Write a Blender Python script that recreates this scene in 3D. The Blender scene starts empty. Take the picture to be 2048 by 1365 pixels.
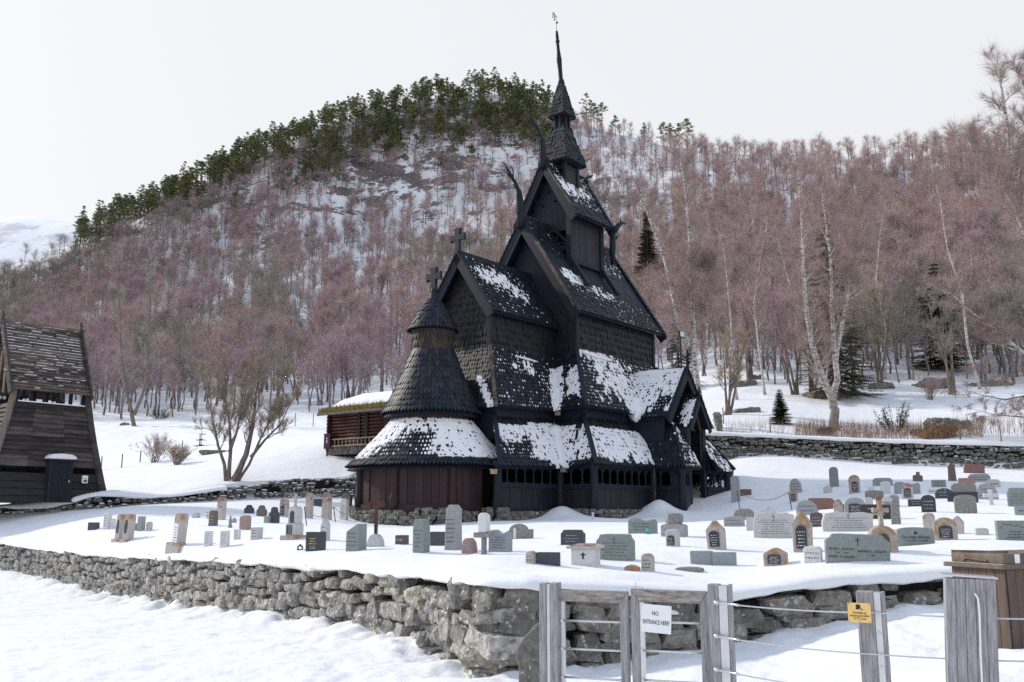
import bpy, math, random
import numpy as np
from mathutils import Vector, Matrix
random.seed(7)
R = random.random
def ru(a, b): return a + (b - a) * random.random()
sc = bpy.context.scene
COL = sc.collection
F, CX, CY, YH, EYE = 1800.0, 1024.0, 682.5, 1020.0, 2.0
T = math.atan((YH - CY) / F); CT, ST = math.cos(T), math.sin(T)

def at(u, v, Y):
    a = (u - CX) / F; b = (CY - v) / F
    k = Y / (CT - b * ST)
    return Vector((a * k, Y, EYE + (ST + b * CT) * k))
def pxm(Y): return Y / F / CT                       # metres per photo pixel near depth Y

# ------------------------------------------------------------------ objects
def tag(o, label=None, cat=None, group=None, kind=None):
    if label: o['label'] = label
    if cat: o['category'] = cat
    if group: o['group'] = group
    if kind: o['kind'] = kind
    return o
def empty(name, loc=(0, 0, 0), rz=0, parent=None):
    o = bpy.data.objects.new(name, None); COL.objects.link(o)
    o.location = loc; o.rotation_euler = (0, 0, rz); o.empty_display_size = .2
    if parent: o.parent = parent
    return o
class MB:
    def __init__(s): s.v = []; s.f = []; s.m = []
    def add(s, vs, fs, m=0):
        n = len(s.v); s.v.extend(vs)
        for f in fs: s.f.append([i + n for i in f]); s.m.append(m)
    def box(s, a, b, m=0):
        x0, y0, z0 = a; x1, y1, z1 = b
        s.add([(x0,y0,z0),(x1,y0,z0),(x1,y1,z0),(x0,y1,z0),(x0,y0,z1),(x1,y0,z1),(x1,y1,z1),(x0,y1,z1)],
              [(0,3,2,1),(4,5,6,7),(0,1,5,4),(1,2,6,5),(2,3,7,6),(3,0,4,7)], m)
    def beam(s, p, q, w, h, up=(0,0,1), m=0):
        p = Vector(p); q = Vector(q); d = (q - p).normalized()
        up = Vector(up); x = d.cross(up)
        if x.length < 1e-4: x = d.cross(Vector((1,0,0)))
        x.normalize(); y = x.cross(d).normalized()
        vs = []
        for c in (p, q):
            for sx, sy in ((-1,-1),(1,-1),(1,1),(-1,1)): vs.append(tuple(c + x*(sx*w/2) + y*(sy*h/2)))
        s.add(vs, [(0,3,2,1),(4,5,6,7),(0,1,5,4),(1,2,6,5),(2,3,7,6),(3,0,4,7)], m)
    def tube(s, pts, rs, n=8, m=0, cap=True):
        pts = [Vector(p) for p in pts]; rings = []
        prev = None
        for i, p in enumerate(pts):
            d = (pts[min(i+1, len(pts)-1)] - pts[max(i-1, 0)])
            if d.length < 1e-6: d = Vector((0,0,1))
            d.normalize()
            if prev is None:
                x = d.cross(Vector((0,1,0)))
                if x.length < .2: x = d.cross(Vector((1,0,0)))
            else: x = prev - d * prev.dot(d)
            x.normalize(); prev = x; y = d.cross(x)
            rings.append([tuple(p + (x*math.cos(2*math.pi*k/n) + y*math.sin(2*math.pi*k/n))*rs[i]) for k in range(n)])
        vs = [v for r in rings for v in r]; fs = []
        for i in range(len(rings)-1):
            for k in range(n):
                a = i*n+k; b = i*n+(k+1)%n
                fs.append((a, b, b+n, a+n))
        if cap: fs.append(tuple(range(n))[::-1]); fs.append(tuple(range(len(vs)-n, len(vs))))
        s.add(vs, fs, m)
    def lathe(s, prof, c=(0,0), n=24, m=0):
        vs = []; fs = []
        for r, z in prof:
            for k in range(n):
                a = 2*math.pi*k/n; vs.append((c[0]+r*math.cos(a), c[1]+r*math.sin(a), z))
        for i in range(len(prof)-1):
            for k in range(n):
                a = i*n+k; b = i*n+(k+1)%n; fs.append((a, b, b+n, a+n))
        fs.append(tuple(range(n))[::-1]); fs.append(tuple(range(len(vs)-n, len(vs))))
        s.add(vs, fs, m)
    def prism(s, outline, t0, t1, axis='y', m=0):
        """outline [(a,z)] extruded along the axis from t0 to t1"""
        n = len(outline); vs = []
        for t in (t0, t1):
            for a, z in outline: vs.append((a, t, z) if axis == 'y' else (t, a, z))
        fs = [tuple(range(n)), tuple(range(n, 2*n))[::-1]]
        for k in range(n): fs.append((k, k+n, (k+1)%n+n, (k+1)%n))
        s.add(vs, fs, m)
    def build(s, name, mats, parent=None, smooth=False, loc=None, dz=0):
        me = bpy.data.meshes.new(name)
        vs = s.v if dz == 0 else [(v[0], v[1], v[2]+dz) for v in s.v]
        me.from_pydata(vs, [], s.f)
        if not isinstance(mats, (list, tuple)): mats = [mats]
        for mm in mats: me.materials.append(mm)
        if len(mats) > 1: me.polygons.foreach_set('material_index', s.m)
        if smooth: me.polygons.foreach_set('use_smooth', [True]*len(me.polygons))
        me.update()
        o = bpy.data.objects.new(name, me); COL.objects.link(o)
        if parent: o.parent = parent
        if loc is not None: o.location = loc
        return o
def bevel(o, w, seg=2):
    b = o.modifiers.new('bevel', 'BEVEL'); b.width = w; b.segments = seg; b.limit_method = 'ANGLE'; b.angle_limit = .6
    return o

# ------------------------------------------------------------------ noise in numpy
def _hash(ix, iy, seed):
    h = (ix.astype(np.int64)*374761393 + iy.astype(np.int64)*668265263 + seed*982451653) & 0xffffffff
    h = ((h ^ (h >> 13)) * 1274126177) & 0xffffffff
    return ((h ^ (h >> 16)) & 0xffff) / 65535.0
def vnoise(x, y, seed=0):
    x = np.asarray(x, float); y = np.asarray(y, float)
    ix = np.floor(x); iy = np.floor(y); fx = x-ix; fy = y-iy
    fx = fx*fx*(3-2*fx); fy = fy*fy*(3-2*fy)
    a = _hash(ix, iy, seed); b = _hash(ix+1, iy, seed); c = _hash(ix, iy+1, seed); d = _hash(ix+1, iy+1, seed)
    return (a*(1-fx)+b*fx)*(1-fy) + (c*(1-fx)+d*fx)*fy
def fbm(x, y, seed=0, octv=4, g=.5):
    s = 0; a = 1; t = 0
    for o in range(octv):
        s = s + a*vnoise(x*2**o+17*o, y*2**o-9*o, seed+o); t += a; a *= g
    return s/t

# ------------------------------------------------------------------ terrain
def rbf(ctrl):
    P = np.array([((u-1024)/450.0, 2.2*math.log(Y)) for u, z, Y in ctrl])
    el = np.array([(z-EYE)/Y for u, z, Y in ctrl])
    n = len(P); A = np.zeros((n+3, n+3))
    D = np.sqrt(((P[:,None]-P[None])**2).sum(-1)+.05)
    A[:n,:n] = D + np.eye(n)*.004*-1; A[:n,n] = 1; A[:n,n+1:] = P; A[n,:n] = 1; A[n+1:,:n] = P.T
    w = np.linalg.solve(A, np.concatenate([el, [0,0,0]]))
    def f(u, Y):
        q = np.stack([(u-1024)/450.0, 2.2*np.log(np.maximum(Y, 1.0))], -1)
        out = np.zeros(q.shape[:-1]) + w[n] + q[...,0]*w[n+1] + q[...,1]*w[n+2]
        for i in range(n):
            out += w[i]*np.sqrt((q[...,0]-P[i,0])**2+(q[...,1]-P[i,1])**2+.05)
        return EYE + out*Y
    return f
def cz(lst):                                           # (u, v, Y) -> (u, z, Y)
    return [(u, at(u, v, Y).z, Y) for u, v, Y in lst]
# near wall: u, depth, pixel row of top and bottom
NW = [(-700,75,1062,1085),(-300,52,1070,1108),(0,39,1087,1142),(60,37,1098,1152),(250,29,1114,1197),(450,21.6,1122,1227),(600,18.7,1127,1243),(750,16.2,1143,1264),
      (880,13.5,1153,1318),(960,12,1170,1355),(1060,11.8,1172,1352),(1200,12,1180,1330),(1450,12.6,1197,1275),(1650,13,1166,1228),(1880,13.4,1150,1195),(2300,13.8,1130,1180)]
road = rbf(cz([(u,b+4,Y-.3) for u,Y,t,b in NW]) + [(a,-.3,5) for a in (-400,600,1300)] + cz([(0,1365,11),(500,1365,11.2),(950,1365,11.0),(0,1250,17.5),(-500,1160,30),(250,1300,13.8),(600,1300,14),
      (1300,1365,10.2),(1500,1330,10.9),(1700,1300,10.6),(1935,1350,8.1),(2150,1330,8.4),(1740,1400,8.3),(1935,1262,11),(2200,1260,11),(1350,1310,11.3),(1100,1395,9.9),(1415,1400,9.2)]) + [(1100,-.3,1.5),(2600,.2,3),(-900,-.3,3)])
yard = rbf(cz([(u,t-2,Y+.6) for u,Y,t,b in NW]) + cz([(-300,1062,46),(0,1042,43),(200,1052,36),(350,1090,27.5),(220,1022,44),(450,1004,47),(715,1000,50),(600,1094,22),(600,1040,36),(900,1062,30),(900,1102,20),
      (1100,1034,41),(1100,1060,30),(1300,1100,18),(1300,1055,29),(1450,1030,42),(1450,920,60),(1750,930,57),(2100,944,54),(2700,960,50),(1700,1000,35),(1700,1050,24),(1700,1105,17.5),
      (2048,1000,33),(2048,1075,19),(1000,1020,60),(1250,1000,64),(760,1050,39),(870,1052,38),(1450,985,48)]))
# back line: left wall, behind the church, right wall
BW = [(-800,40),(-100,43.5),(60,44.5),(220,45.5),(330,46.5),(450,48),(560,50),(715,52),(800,60),(1000,69),(1250,68),(1340,64),(1405,61),(1750,58),(2100,55),(2900,50)]
back = rbf(cz([(-300,1030,45),(0,1022,46),(60,1006,46),(205,1000,48),(330,985,49),(450,962,50),(560,955,51.5),(715,950,53),(600,925,56),(660,903,59),(780,893,61),(250,930,66),(400,885,80),(0,930,70),(0,868,105),(300,852,110),(520,850,105),(640,835,115),
      (-400,900,100),(1000,860,90),(1250,800,100),(1100,720,150),(1405,868,63),(1750,886,60),(2100,891,57),(2900,900,52),(1500,822,74),(1670,858,66),(1700,785,86),(1900,765,90),(2048,800,75),(1500,722,108),(1650,690,120),(2200,760,90),
      (-500,640,340),(0,535,380),(130,485,380),(320,402,375),(500,332,375),(700,258,385),(850,222,390),(1000,208,395),(1100,222,390),(1200,268,370),(1350,305,340),(1500,318,320),(1700,318,300),(1850,312,280),(2048,305,260),(2400,290,250),
      (0,720,210),(300,690,215),(600,600,250),(900,450,320),(1000,320,365),(600,745,165),(150,620,290),(450,480,330),(750,380,360),(1300,500,235),(1700,500,185),(2048,500,165),(1300,650,155),(1700,640,130),(2048,650,115),(1100,560,235),(2400,500,160),
      (-500,760,520),(0,700,520),(320,600,520),(700,480,520),(1000,420,520),(1350,430,480),(1700,430,440),(2048,400,400),(2400,400,380),(600,700,700),(1500,700,700)]))
def poly_world(pl): return np.array([[at(p[0], 1020, p[1]).x, p[1]] for p in pl])
NWw = poly_world(NW); BWw = poly_world(BW)
def sdist(x, y, P):
    best = np.full(np.shape(x), 1e9); sg = np.ones(np.shape(x)); q0 = None
    for i in range(len(P)-1):
        a = P[i]; b = P[i+1]; d = b-a; L = d @ d
        t = np.clip(((x-a[0])*d[0]+(y-a[1])*d[1])/L, 0, 1)
        px = x-a[0]-t*d[0]; py = y-a[1]-t*d[1]; r = np.hypot(px, py)
        s = np.sign(d[0]*(y-a[1])-d[1]*(x-a[0]))
        k = r < best-1e-9; best = np.where(k, r, best); sg = np.where(k, s, sg)
    return best*sg
def sst(t): t = np.clip(t, 0, 1); return t*t*(3-2*t)
# church frame
ANG = math.radians(39); WV = (math.sin(ANG), math.cos(ANG)); SV = (math.cos(ANG), -math.sin(ANG)); O = (.927, 47.95)
def cw(E_, S_, z=0): return (O[0]-WV[0]*E_+SV[0]*S_, O[1]-WV[1]*E_+SV[1]*S_, z)
BUMPS = [(cw(3.7,4.75), .75, .42), (cw(-1.6,6.8), .7, .52), (cw(1,6.7), 1.2, -.22), (cw(2.6,7.0), 1.0, -.15), (cw(-3.2,8.2), 1.3, -.15), (cw(-5,8.4), 1.2, -.12), (cw(6,5.2), 1.2, -.12)]
for uv_ in ((930,1116,15.5,.9,.10),(1010,1112,15,1.0,.12),(780,1108,19,1.6,.14),(1720,1090,16,1.2,.16),(1960,1100,16.5,1.6,.18),(1240,1140,13.6,1,.1),(500,1104,24,1.5,.1),(1560,1140,14.5,1.3,.1)):
    p_ = at(*uv_[:3]); BUMPS.append(((p_.x, p_.y), uv_[3], uv_[4]))
def H(x, y):
    x = np.asarray(x, float); y = np.asarray(y, float)
    u = 1024+F*CT*x/np.maximum(y, .5); u = np.clip(u, -1200, 3200)
    Y = np.clip(y, 1.5, 700)
    s1 = sdist(x, y, NWw); s2 = sdist(x, y, BWw)
    zr = road(u, Y) + .05*fbm(x*.9, y*.5, 3) + .045*fbm(x*3.1, y*2.2, 5) + .022*fbm(x*8.0, y*5.0, 6, 3) - .075
    # trodden dents and ridges on the road
    zr = zr - .05*np.clip(fbm(x*1.7+4, y*1.1, 21, 3)-.56, 0, 1)*3
    # snow piled unevenly against the wall foot
    zr = zr + np.where(x > 1.0, .10, .22)*np.exp(-(s1/.55)**2)*(fbm(x*1.6, y*1.6, 9, 3)-.40)*2 - .12*sst((x-.5)/1.5)*np.exp(-(s1/1.5)**2)
    zy = yard(u, Y) + .10*(fbm(x*.45, y*.45, 11)-.5) + .02*fbm(x*2.5, y*2.5, 13)
    zb = back(u, Y) + np.clip((y-60)/60, 0, 1)*(.9*(fbm(x*.16, y*.16, 15)-.5) + .35*(fbm(x*.7, y*.7, 16)-.5)) + .12*(fbm(x*.5, y*.5, 18)-.5)
    zb = zb + np.clip((y-130)/120, 0, 1)*(7*(fbm(x*.025, y*.025, 25, 5, .6)-.5))
    for (p, r, a) in BUMPS: zy = zy + a*np.exp(-((x-p[0])**2+(y-p[1])**2)/r**2)
    z = zr + (zy-zr)*sst((s1-.22)/.35)
    w2 = sst((s2-.1)/.6)
    return z*(1-w2) + zb*w2
def hz(x, y): return float(H(np.array([x]), np.array([y]))[0])
def ground(u, v, Y0=13.2, Y1=130.0):
    Ys = np.linspace(Y0, Y1, 1400)
    a = (u-CX)/F; b = (CY-v)/F; k = Ys/(CT-b*ST)
    z = EYE+(ST+b*CT)*k; g = H(a*k, Ys)
    idx = np.nonzero(g >= z)[0]
    i = idx[0] if len(idx) else len(Ys)-1
    return Vector((a*k[i], Ys[i], g[i]))

# ------------------------------------------------------------------ materials
def new_mat(name):
    m = bpy.data.materials.new(name); m.use_nodes = True; nt = m.node_tree
    return m, nt, nt.nodes['Principled BSDF']
def N(nt, t, **k):
    n = nt.nodes.new(t)
    for a, b in k.items(): setattr(n, a, b)
    return n
def ramp(nt, fac, stops):
    r = N(nt, 'ShaderNodeValToRGB'); el = r.color_ramp.elements
    while len(el) < len(stops): el.new(.5)
    for e, (p, c) in zip(el, stops): e.position = p; e.color = (*c, 1)
    nt.links.new(fac, r.inputs[0]); return r
def noise(nt, scale, detail=4, rough=.6, vec=None, stretch=None):
    n = N(nt, 'ShaderNodeTexNoise'); n.inputs['Scale'].default_value = scale; n.inputs['Detail'].default_value = detail; n.inputs['Roughness'].default_value = rough
    tc = N(nt, 'ShaderNodeTexCoord'); v = tc.outputs['Object']
    if stretch:
        mp = N(nt, 'ShaderNodeMapping'); mp.inputs['Scale'].default_value = stretch; nt.links.new(v, mp.inputs[0]); v = mp.outputs[0]
    nt.links.new(v, n.inputs['Vector']); return n
def mixc(nt, fac, a, b, blend='MIX'):
    m = N(nt, 'ShaderNodeMix', data_type='RGBA', blend_type=blend)
    if isinstance(fac, float): m.inputs[0].default_value = fac
    else: nt.links.new(fac, m.inputs[0])
    for i, c in ((6, a), (7, b)):
        if isinstance(c, tuple): m.inputs[i].default_value = (*c, 1)
        else: nt.links.new(c, m.inputs[i])
    return m.outputs[2]
def bump(nt, b, h, strength=.4, dist=.02):
    n = N(nt, 'ShaderNodeBump'); n.inputs['Strength'].default_value = strength; n.inputs['Distance'].default_value = dist
    nt.links.new(h, n.inputs['Height']); nt.links.new(n.outputs[0], b.inputs['Normal'])
def simple(name, col, rough=.7, var=.35, scale=6, stretch=None, bmp=.3, spec=.3, metal=0, dist=.01):
    m, nt, b = new_mat(name)
    n = noise(nt, scale, 5, .65, stretch=stretch)
    lo = tuple(c*(1-var) for c in col); hi = tuple(min(1, c*(1+var)) for c in col)
    r = ramp(nt, n.outputs[0], [(.3, lo), (.7, hi)])
    nt.links.new(r.outputs[0], b.inputs['Base Color'])
    b.inputs['Roughness'].default_value = rough; b.inputs['Specular IOR Level'].default_value = spec; b.inputs['Metallic'].default_value = metal
    if bmp: bump(nt, b, n.outputs[0], bmp, dist)
    return m
def island(name, stops, rough=.6, nscale=8, var=.5, spec=.3, stretch=None, lichen=None, bdist=.02, bstr=.5, moss=None):
    m, nt, b = new_mat(name)
    g = N(nt, 'ShaderNodeNewGeometry')
    r = ramp(nt, g.outputs['Random Per Island'], stops)
    n = noise(nt, nscale, 6, .7, stretch=stretch)
    k = ramp(nt, n.outputs[0], [(.3, (1-var,)*3), (.7, (1+var*.3,)*3)])
    c = mixc(nt, 1.0, r.outputs[0], k.outputs[0], 'MULTIPLY')
    if lichen:
        v = N(nt, 'ShaderNodeTexVoronoi'); v.inputs['Scale'].default_value = lichen[1]
        n3 = noise(nt, lichen[1]*.8, 3, .6); tc = N(nt, 'ShaderNodeTexCoord')
        ad = N(nt, 'ShaderNodeVectorMath', operation='MULTIPLY_ADD'); ad.inputs[1].default_value = (.12,)*3
        nt.links.new(n3.outputs['Color'], ad.inputs[0]); nt.links.new(tc.outputs['Object'], ad.inputs[2]); nt.links.new(ad.outputs[0], v.inputs['Vector'])
        n2 = noise(nt, lichen[1]*.25, 3, .6)
        mu = N(nt, 'ShaderNodeMath', operation='SUBTRACT'); nt.links.new(n2.outputs[0], mu.inputs[0]); nt.links.new(v.outputs['Distance'], mu.inputs[1])
        lr = ramp(nt, mu.outputs[0], [(lichen[2], (0,0,0)), (lichen[2]+.07, (1,1,1))])
        c = mixc(nt, lr.outputs[0], c, lichen[0])
    if moss:
        n4 = noise(nt, moss[1], 4, .6); mr = ramp(nt, n4.outputs[0], [(moss[2], (0,0,0)), (moss[2]+.06, (1,1,1))])
        c = mixc(nt, mr.outputs[0], c, moss[0])
    nt.links.new(c, b.inputs['Base Color'])
    b.inputs['Roughness'].default_value = rough; b.inputs['Specular IOR Level'].default_value = spec
    bump(nt, b, n.outputs[0], bstr, bdist)
    return m
M = {}
def snow_mat():
    m, nt, b = new_mat('snow')
    n = noise(nt, 3, 6, .65); n2 = noise(nt, 40, 3, .6)
    r = ramp(nt, n.outputs[0], [(.3, (.745,.76,.785)), (.7, (.81,.82,.84))])
    nt.links.new(r.outputs[0], b.inputs['Base Color']); b.inputs['Roughness'].default_value = .8; b.inputs['Specular IOR Level'].default_value = .2
    a = N(nt, 'ShaderNodeMath', operation='MULTIPLY_ADD'); a.inputs[1].default_value = .25
    nt.links.new(n2.outputs[0], a.inputs[0]); nt.links.new(n.outputs[0], a.inputs[2])
    bump(nt, b, a.outputs[0], .35, .05)
    return m
def ground_mat():
    m, nt, b = new_mat('ground_snow')
    tc = N(nt, 'ShaderNodeTexCoord'); sx = N(nt, 'ShaderNodeSeparateXYZ'); nt.links.new(tc.outputs['Object'], sx.inputs[0])
    n = noise(nt, 1.2, 6, .65); n2 = noise(nt, 14, 5, .7)
    r = ramp(nt, n.outputs[0], [(.3, (.745,.76,.785)), (.7, (.81,.82,.84))])
    far = N(nt, 'ShaderNodeMapRange'); far.inputs['From Min'].default_value = 62; far.inputs['From Max'].default_value = 110
    nt.links.new(sx.outputs['Y'], far.inputs[0])
    # bare rock and heath on the hill
    g = N(nt, 'ShaderNodeNewGeometry'); sn = N(nt, 'ShaderNodeSeparateXYZ'); nt.links.new(g.outputs['Normal'], sn.inputs[0])
    nr = noise(nt, .07, 8, .72, stretch=(1,1.0,1.6)); nr2 = noise(nt, .5, 5, .7, stretch=(.8,.8,1.6))
    s = N(nt, 'ShaderNodeMath', operation='MULTIPLY_ADD'); s.inputs[1].default_value = -.42; nt.links.new(sn.outputs['Z'], s.inputs[0]); nt.links.new(nr.outputs[0], s.inputs[2])
    s2 = N(nt, 'ShaderNodeMath', operation='MULTIPLY_ADD'); s2.inputs[1].default_value = .35; nt.links.new(nr2.outputs[0], s2.inputs[0]); nt.links.new(s.outputs[0], s2.inputs[2])
    rr = ramp(nt, s2.outputs[0], [(.425, (0,0,0)), (.445, (1,1,1))])
    mk = N(nt, 'ShaderNodeMath', operation='MULTIPLY'); nt.links.new(rr.outputs[0], mk.inputs[0]); nt.links.new(far.outputs[0], mk.inputs[1])
    rc = ramp(nt, nr2.outputs[0], [(.35, (.10,.085,.085)), (.65, (.22,.19,.18))])
    c = mixc(nt, mk.outputs[0], r.outputs[0], rc.outputs[0])
    nt.links.new(c, b.inputs['Base Color']); b.inputs['Roughness'].default_value = .85; b.inputs['Specular IOR Level'].default_value = .15
    a = N(nt, 'ShaderNodeMath', operation='MULTIPLY_ADD'); a.inputs[1].default_value = .3
    nt.links.new(n2.outputs[0], a.inputs[0]); nt.links.new(n.outputs[0], a.inputs[2])
    bump(nt, b, a.outputs[0], .5, .09)
    return m
M['snow'] = snow_mat(); M['ground'] = ground_mat()
M['shingle'] = island('tarred_shingle', [(0,(.004,.006,.011)),(.35,(.008,.012,.021)),(.7,(.014,.019,.031)),(.9,(.023,.025,.035)),(1,(.042,.033,.034))], .55, 9, .5, .28, bdist=.01)
M['shingle_wall'] = island('tarred_wall_shingle', [(0,(.004,.006,.012)),(.6,(.009,.012,.022)),(1,(.022,.014,.017))], .55, 9, .6, .35, bdist=.01)
M['shingle_brown'] = island('brown_tarred_shingle', [(0,(.014,.011,.012)),(.6,(.030,.020,.018)),(1,(.075,.040,.022))], .55, 9, .6, .35, bdist=.01)
M['tar'] = simple('tarred_wood', (.009,.013,.023), .6, .5, 5, (3,3,.5), .4, .25)
M['tar_red'] = island('tarred_red_boards', [(0,(.022,.010,.014)),(.5,(.034,.014,.018)),(1,(.046,.020,.022))], .6, 6, .5, .3, stretch=(4,4,.4), bdist=.01)
M['tar_board'] = island('tarred_boards', [(0,(.008,.009,.018)),(.5,(.012,.013,.024)),(1,(.018,.016,.027))], .55, 6, .5, .35, stretch=(4,4,.4), bdist=.01)
M['verge'] = simple('worn_sunlit_wood', (.085,.062,.05), .65, .8, 3, None, .5, .3)  # browner than the tar: sunlight put into the colour of the verge boards
M['dark'] = simple('dark_interior', (.006,.006,.007), .9, .2, 4, None, 0, .1)
M['tower'] = island('tower_board', [(0,(.042,.034,.035)),(.5,(.075,.062,.064)),(1,(.13,.115,.115))], .75, 2.2, .75, .2, stretch=(.6,.6,4), bdist=.01)
M['tower_roof'] = island('tower_roof_board', [(0,(.09,.072,.062)),(.5,(.15,.125,.11)),(1,(.22,.18,.15))], .75, 2.5, .7, .2, stretch=(.6,.6,4), bdist=.01)
M['tower_low'] = island('tower_lower_board', [(0,(.018,.018,.022)),(1,(.032,.030,.036))], .65, 3, .6, .3, stretch=(.6,.6,4), bdist=.01)
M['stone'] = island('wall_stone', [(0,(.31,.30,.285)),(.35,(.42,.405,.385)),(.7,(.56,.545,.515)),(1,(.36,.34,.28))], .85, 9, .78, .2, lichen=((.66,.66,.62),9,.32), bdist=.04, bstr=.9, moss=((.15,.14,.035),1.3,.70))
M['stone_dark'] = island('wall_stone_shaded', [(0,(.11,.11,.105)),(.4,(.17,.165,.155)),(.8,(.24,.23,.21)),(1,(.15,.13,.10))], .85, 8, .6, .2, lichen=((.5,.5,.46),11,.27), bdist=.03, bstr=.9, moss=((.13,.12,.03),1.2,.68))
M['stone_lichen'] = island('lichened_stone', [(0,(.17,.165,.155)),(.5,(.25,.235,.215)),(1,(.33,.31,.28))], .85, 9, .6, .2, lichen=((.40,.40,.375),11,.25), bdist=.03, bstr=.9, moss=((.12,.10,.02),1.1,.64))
M['core'] = simple('wall_core', (.03,.028,.026), .95, .4, 8, None, 0, .1)
M['red_log'] = island('red_log', [(0,(.045,.016,.016)),(1,(.075,.026,.022))], .75, 5, .5, .2, stretch=(.5,.5,3), bdist=.01)
M['sod'] = simple('roof_moss', (.17,.145,.035), .95, .7, 5, None, .9, .1, dist=.06)
M['sod_grass'] = island('roof_grass', [(0,(.20,.16,.05)),(.6,(.33,.23,.11)),(1,(.40,.27,.15))], .9, 6, .4, .1)
M['pale_wood'] = simple('pale_wood', (.36,.26,.18), .7, .3, 6, None, .3, .2)
M['grey_wood'] = simple('weathered_grey_wood', (.30,.295,.31), .75, .45, 7, (9,9,.6), .5, .2)
M['gate_rail'] = simple('lichened_grey_wood', (.30,.27,.25), .8, .55, 6, (1.2,6,6), .5, .2)
M['steel'] = simple('brushed_steel', (.62,.63,.65), .35, .08, 12, None, .1, .5, metal=.85)
M['wire'] = simple('steel_wire', (.55,.56,.58), .4, .15, 60, None, .2, .5, metal=.6)
M['brown_wood'] = island('brown_painted_board', [(0,(.095,.066,.058)),(.5,(.125,.09,.078)),(1,(.15,.108,.09))], .7, 5, .4, .25, stretch=(6,6,.5), bdist=.006)
M['brown_frame'] = simple('brown_frame_wood', (.16,.125,.10), .7, .4, 6, None, .4, .25)
M['sign_white'] = simple('sign_white', (.80,.82,.84), .45, .03, 5, None, 0, .4)
M['sign_yellow'] = simple('sign_yellow', (.82,.56,.20), .5, .06, 5, None, 0, .4)
M['ink'] = simple('ink', (.025,.025,.035), .6, .1, 5, None, 0, .2)
M['rust'] = simple('rusty_iron', (.095,.045,.042), .85, .45, 18, None, .5, .2)
M['carve'] = simple('carved_letter_shadow', (.13,.14,.15), .8, .3, 20, None, 0, .1); M['carve_light'] = simple('pale_carving', (.36,.37,.38), .7, .2, 20, None, 0, .2)
M['gold'] = simple('gilded_letters', (.75,.55,.12), .4, .1, 9, None, 0, .5)
M['whitepaint'] = simple('white_letters', (.7,.71,.72), .6, .05, 9, None, 0, .3)
M['purple'] = simple('purple_box', (.12,.045,.075), .6, .15, 5, None, 0, .3)
M['iron'] = simple('dark_iron', (.03,.03,.035), .5, .3, 12, None, .2, .4)
M['floodlens'] = simple('lamp_glass', (.55,.58,.60), .15, .05, 9, None, 0, .6)
M['straw'] = island('straw', [(0,(.30,.20,.145)),(1,(.44,.31,.23))], .9, 6, .3, .1)
M['heath'] = simple('heath', (.17,.10,.06), .95, .6, 9, None, .9, .1, dist=.06)
def birch_bark():
    m, nt, b = new_mat('birch_bark')
    tc = N(nt, 'ShaderNodeTexCoord'); sx = N(nt, 'ShaderNodeSeparateXYZ'); nt.links.new(tc.outputs['Object'], sx.inputs[0])
    n = noise(nt, 3.0, 5, .7, stretch=(1,1,3.2))
    r = ramp(nt, n.outputs[0], [(.42, (.10,.085,.08)), (.50, (.50,.47,.44)), (.75, (.66,.63,.60))])
    low = N(nt, 'ShaderNodeMapRange'); low.inputs['From Min'].default_value = 4.5; low.inputs['From Max'].default_value = .2; nt.links.new(sx.outputs['Z'], low.inputs[0])
    n2 = noise(nt, 9, 4, .7, stretch=(1,1,.4)); rr = ramp(nt, n2.outputs[0], [(.35, (.12,.10,.09)), (.65, (.26,.22,.19))])
    c = mixc(nt, low.outputs[0], r.outputs[0], rr.outputs[0])
    nt.links.new(c, b.inputs['Base Color']); b.inputs['Roughness'].default_value = .8
    bump(nt, b, n.outputs[0], .4, .02); return m
M['birch'] = birch_bark()
M['birch_far'] = simple('pale_birch_bark', (.46,.43,.41), .8, .6, 2.2, (1,1,3), .2, .15)
M['greybark'] = simple('grey_brown_bark', (.175,.145,.125), .85, .4, 6, (1,1,.4), .6, .15)
M['farbark'] = simple('far_birch_bark', (.21,.18,.175), .85, .75, 2, None, 0, .1)
M['pinebark'] = simple('pine_bark', (.17,.10,.075), .9, .35, 2, None, 0, .1)
def twig(name, stops):
    m, nt, b = new_mat(name)
    oi = N(nt, 'ShaderNodeObjectInfo'); g = N(nt, 'ShaderNodeNewGeometry')
    r = ramp(nt, oi.outputs['Random'], stops)
    k = ramp(nt, g.outputs['Random Per Island'], [(0, (.65,)*3), (1, (1.25,)*3)])
    c = mixc(nt, 1.0, r.outputs[0], k.outputs[0], 'MULTIPLY')
    nt.links.new(c, b.inputs['Base Color']); b.inputs['Roughness'].default_value = .8; b.inputs['Specular IOR Level'].default_value = .15
    return m
M['twig_far'] = twig('bare_birch_twigs', [(0,(.42,.29,.335)),(.3,(.47,.32,.345)),(.5,(.40,.32,.32)),(.72,(.50,.345,.345)),(.86,(.36,.32,.295)),(1,(.31,.285,.25))])
M['twig_rose'] = twig('rosy_birch_twigs', [(0,(.47,.33,.31)),(.5,(.51,.365,.33)),(1,(.43,.315,.305))])
M['twig_olive'] = twig('olive_grey_twigs', [(0,(.30,.27,.22)),(.5,(.34,.30,.24)),(1,(.27,.25,.24))])
M['twig_near'] = twig('near_birch_twigs', [(0,(.37,.28,.26)),(1,(.41,.31,.28))])
M['twig_grey'] = twig('willow_twigs', [(0,(.36,.295,.235)),(1,(.42,.34,.265))])
M['needle_pine'] = twig('pine_needles', [(0,(.165,.20,.11)),(.5,(.21,.24,.115)),(1,(.27,.27,.13))])
M['needle_spruce'] = twig('spruce_needles', [(0,(.10,.108,.062)),(1,(.135,.13,.072))])
M['juniper'] = twig('juniper_needles', [(0,(.05,.065,.03)),(1,(.075,.085,.035))])

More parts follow.
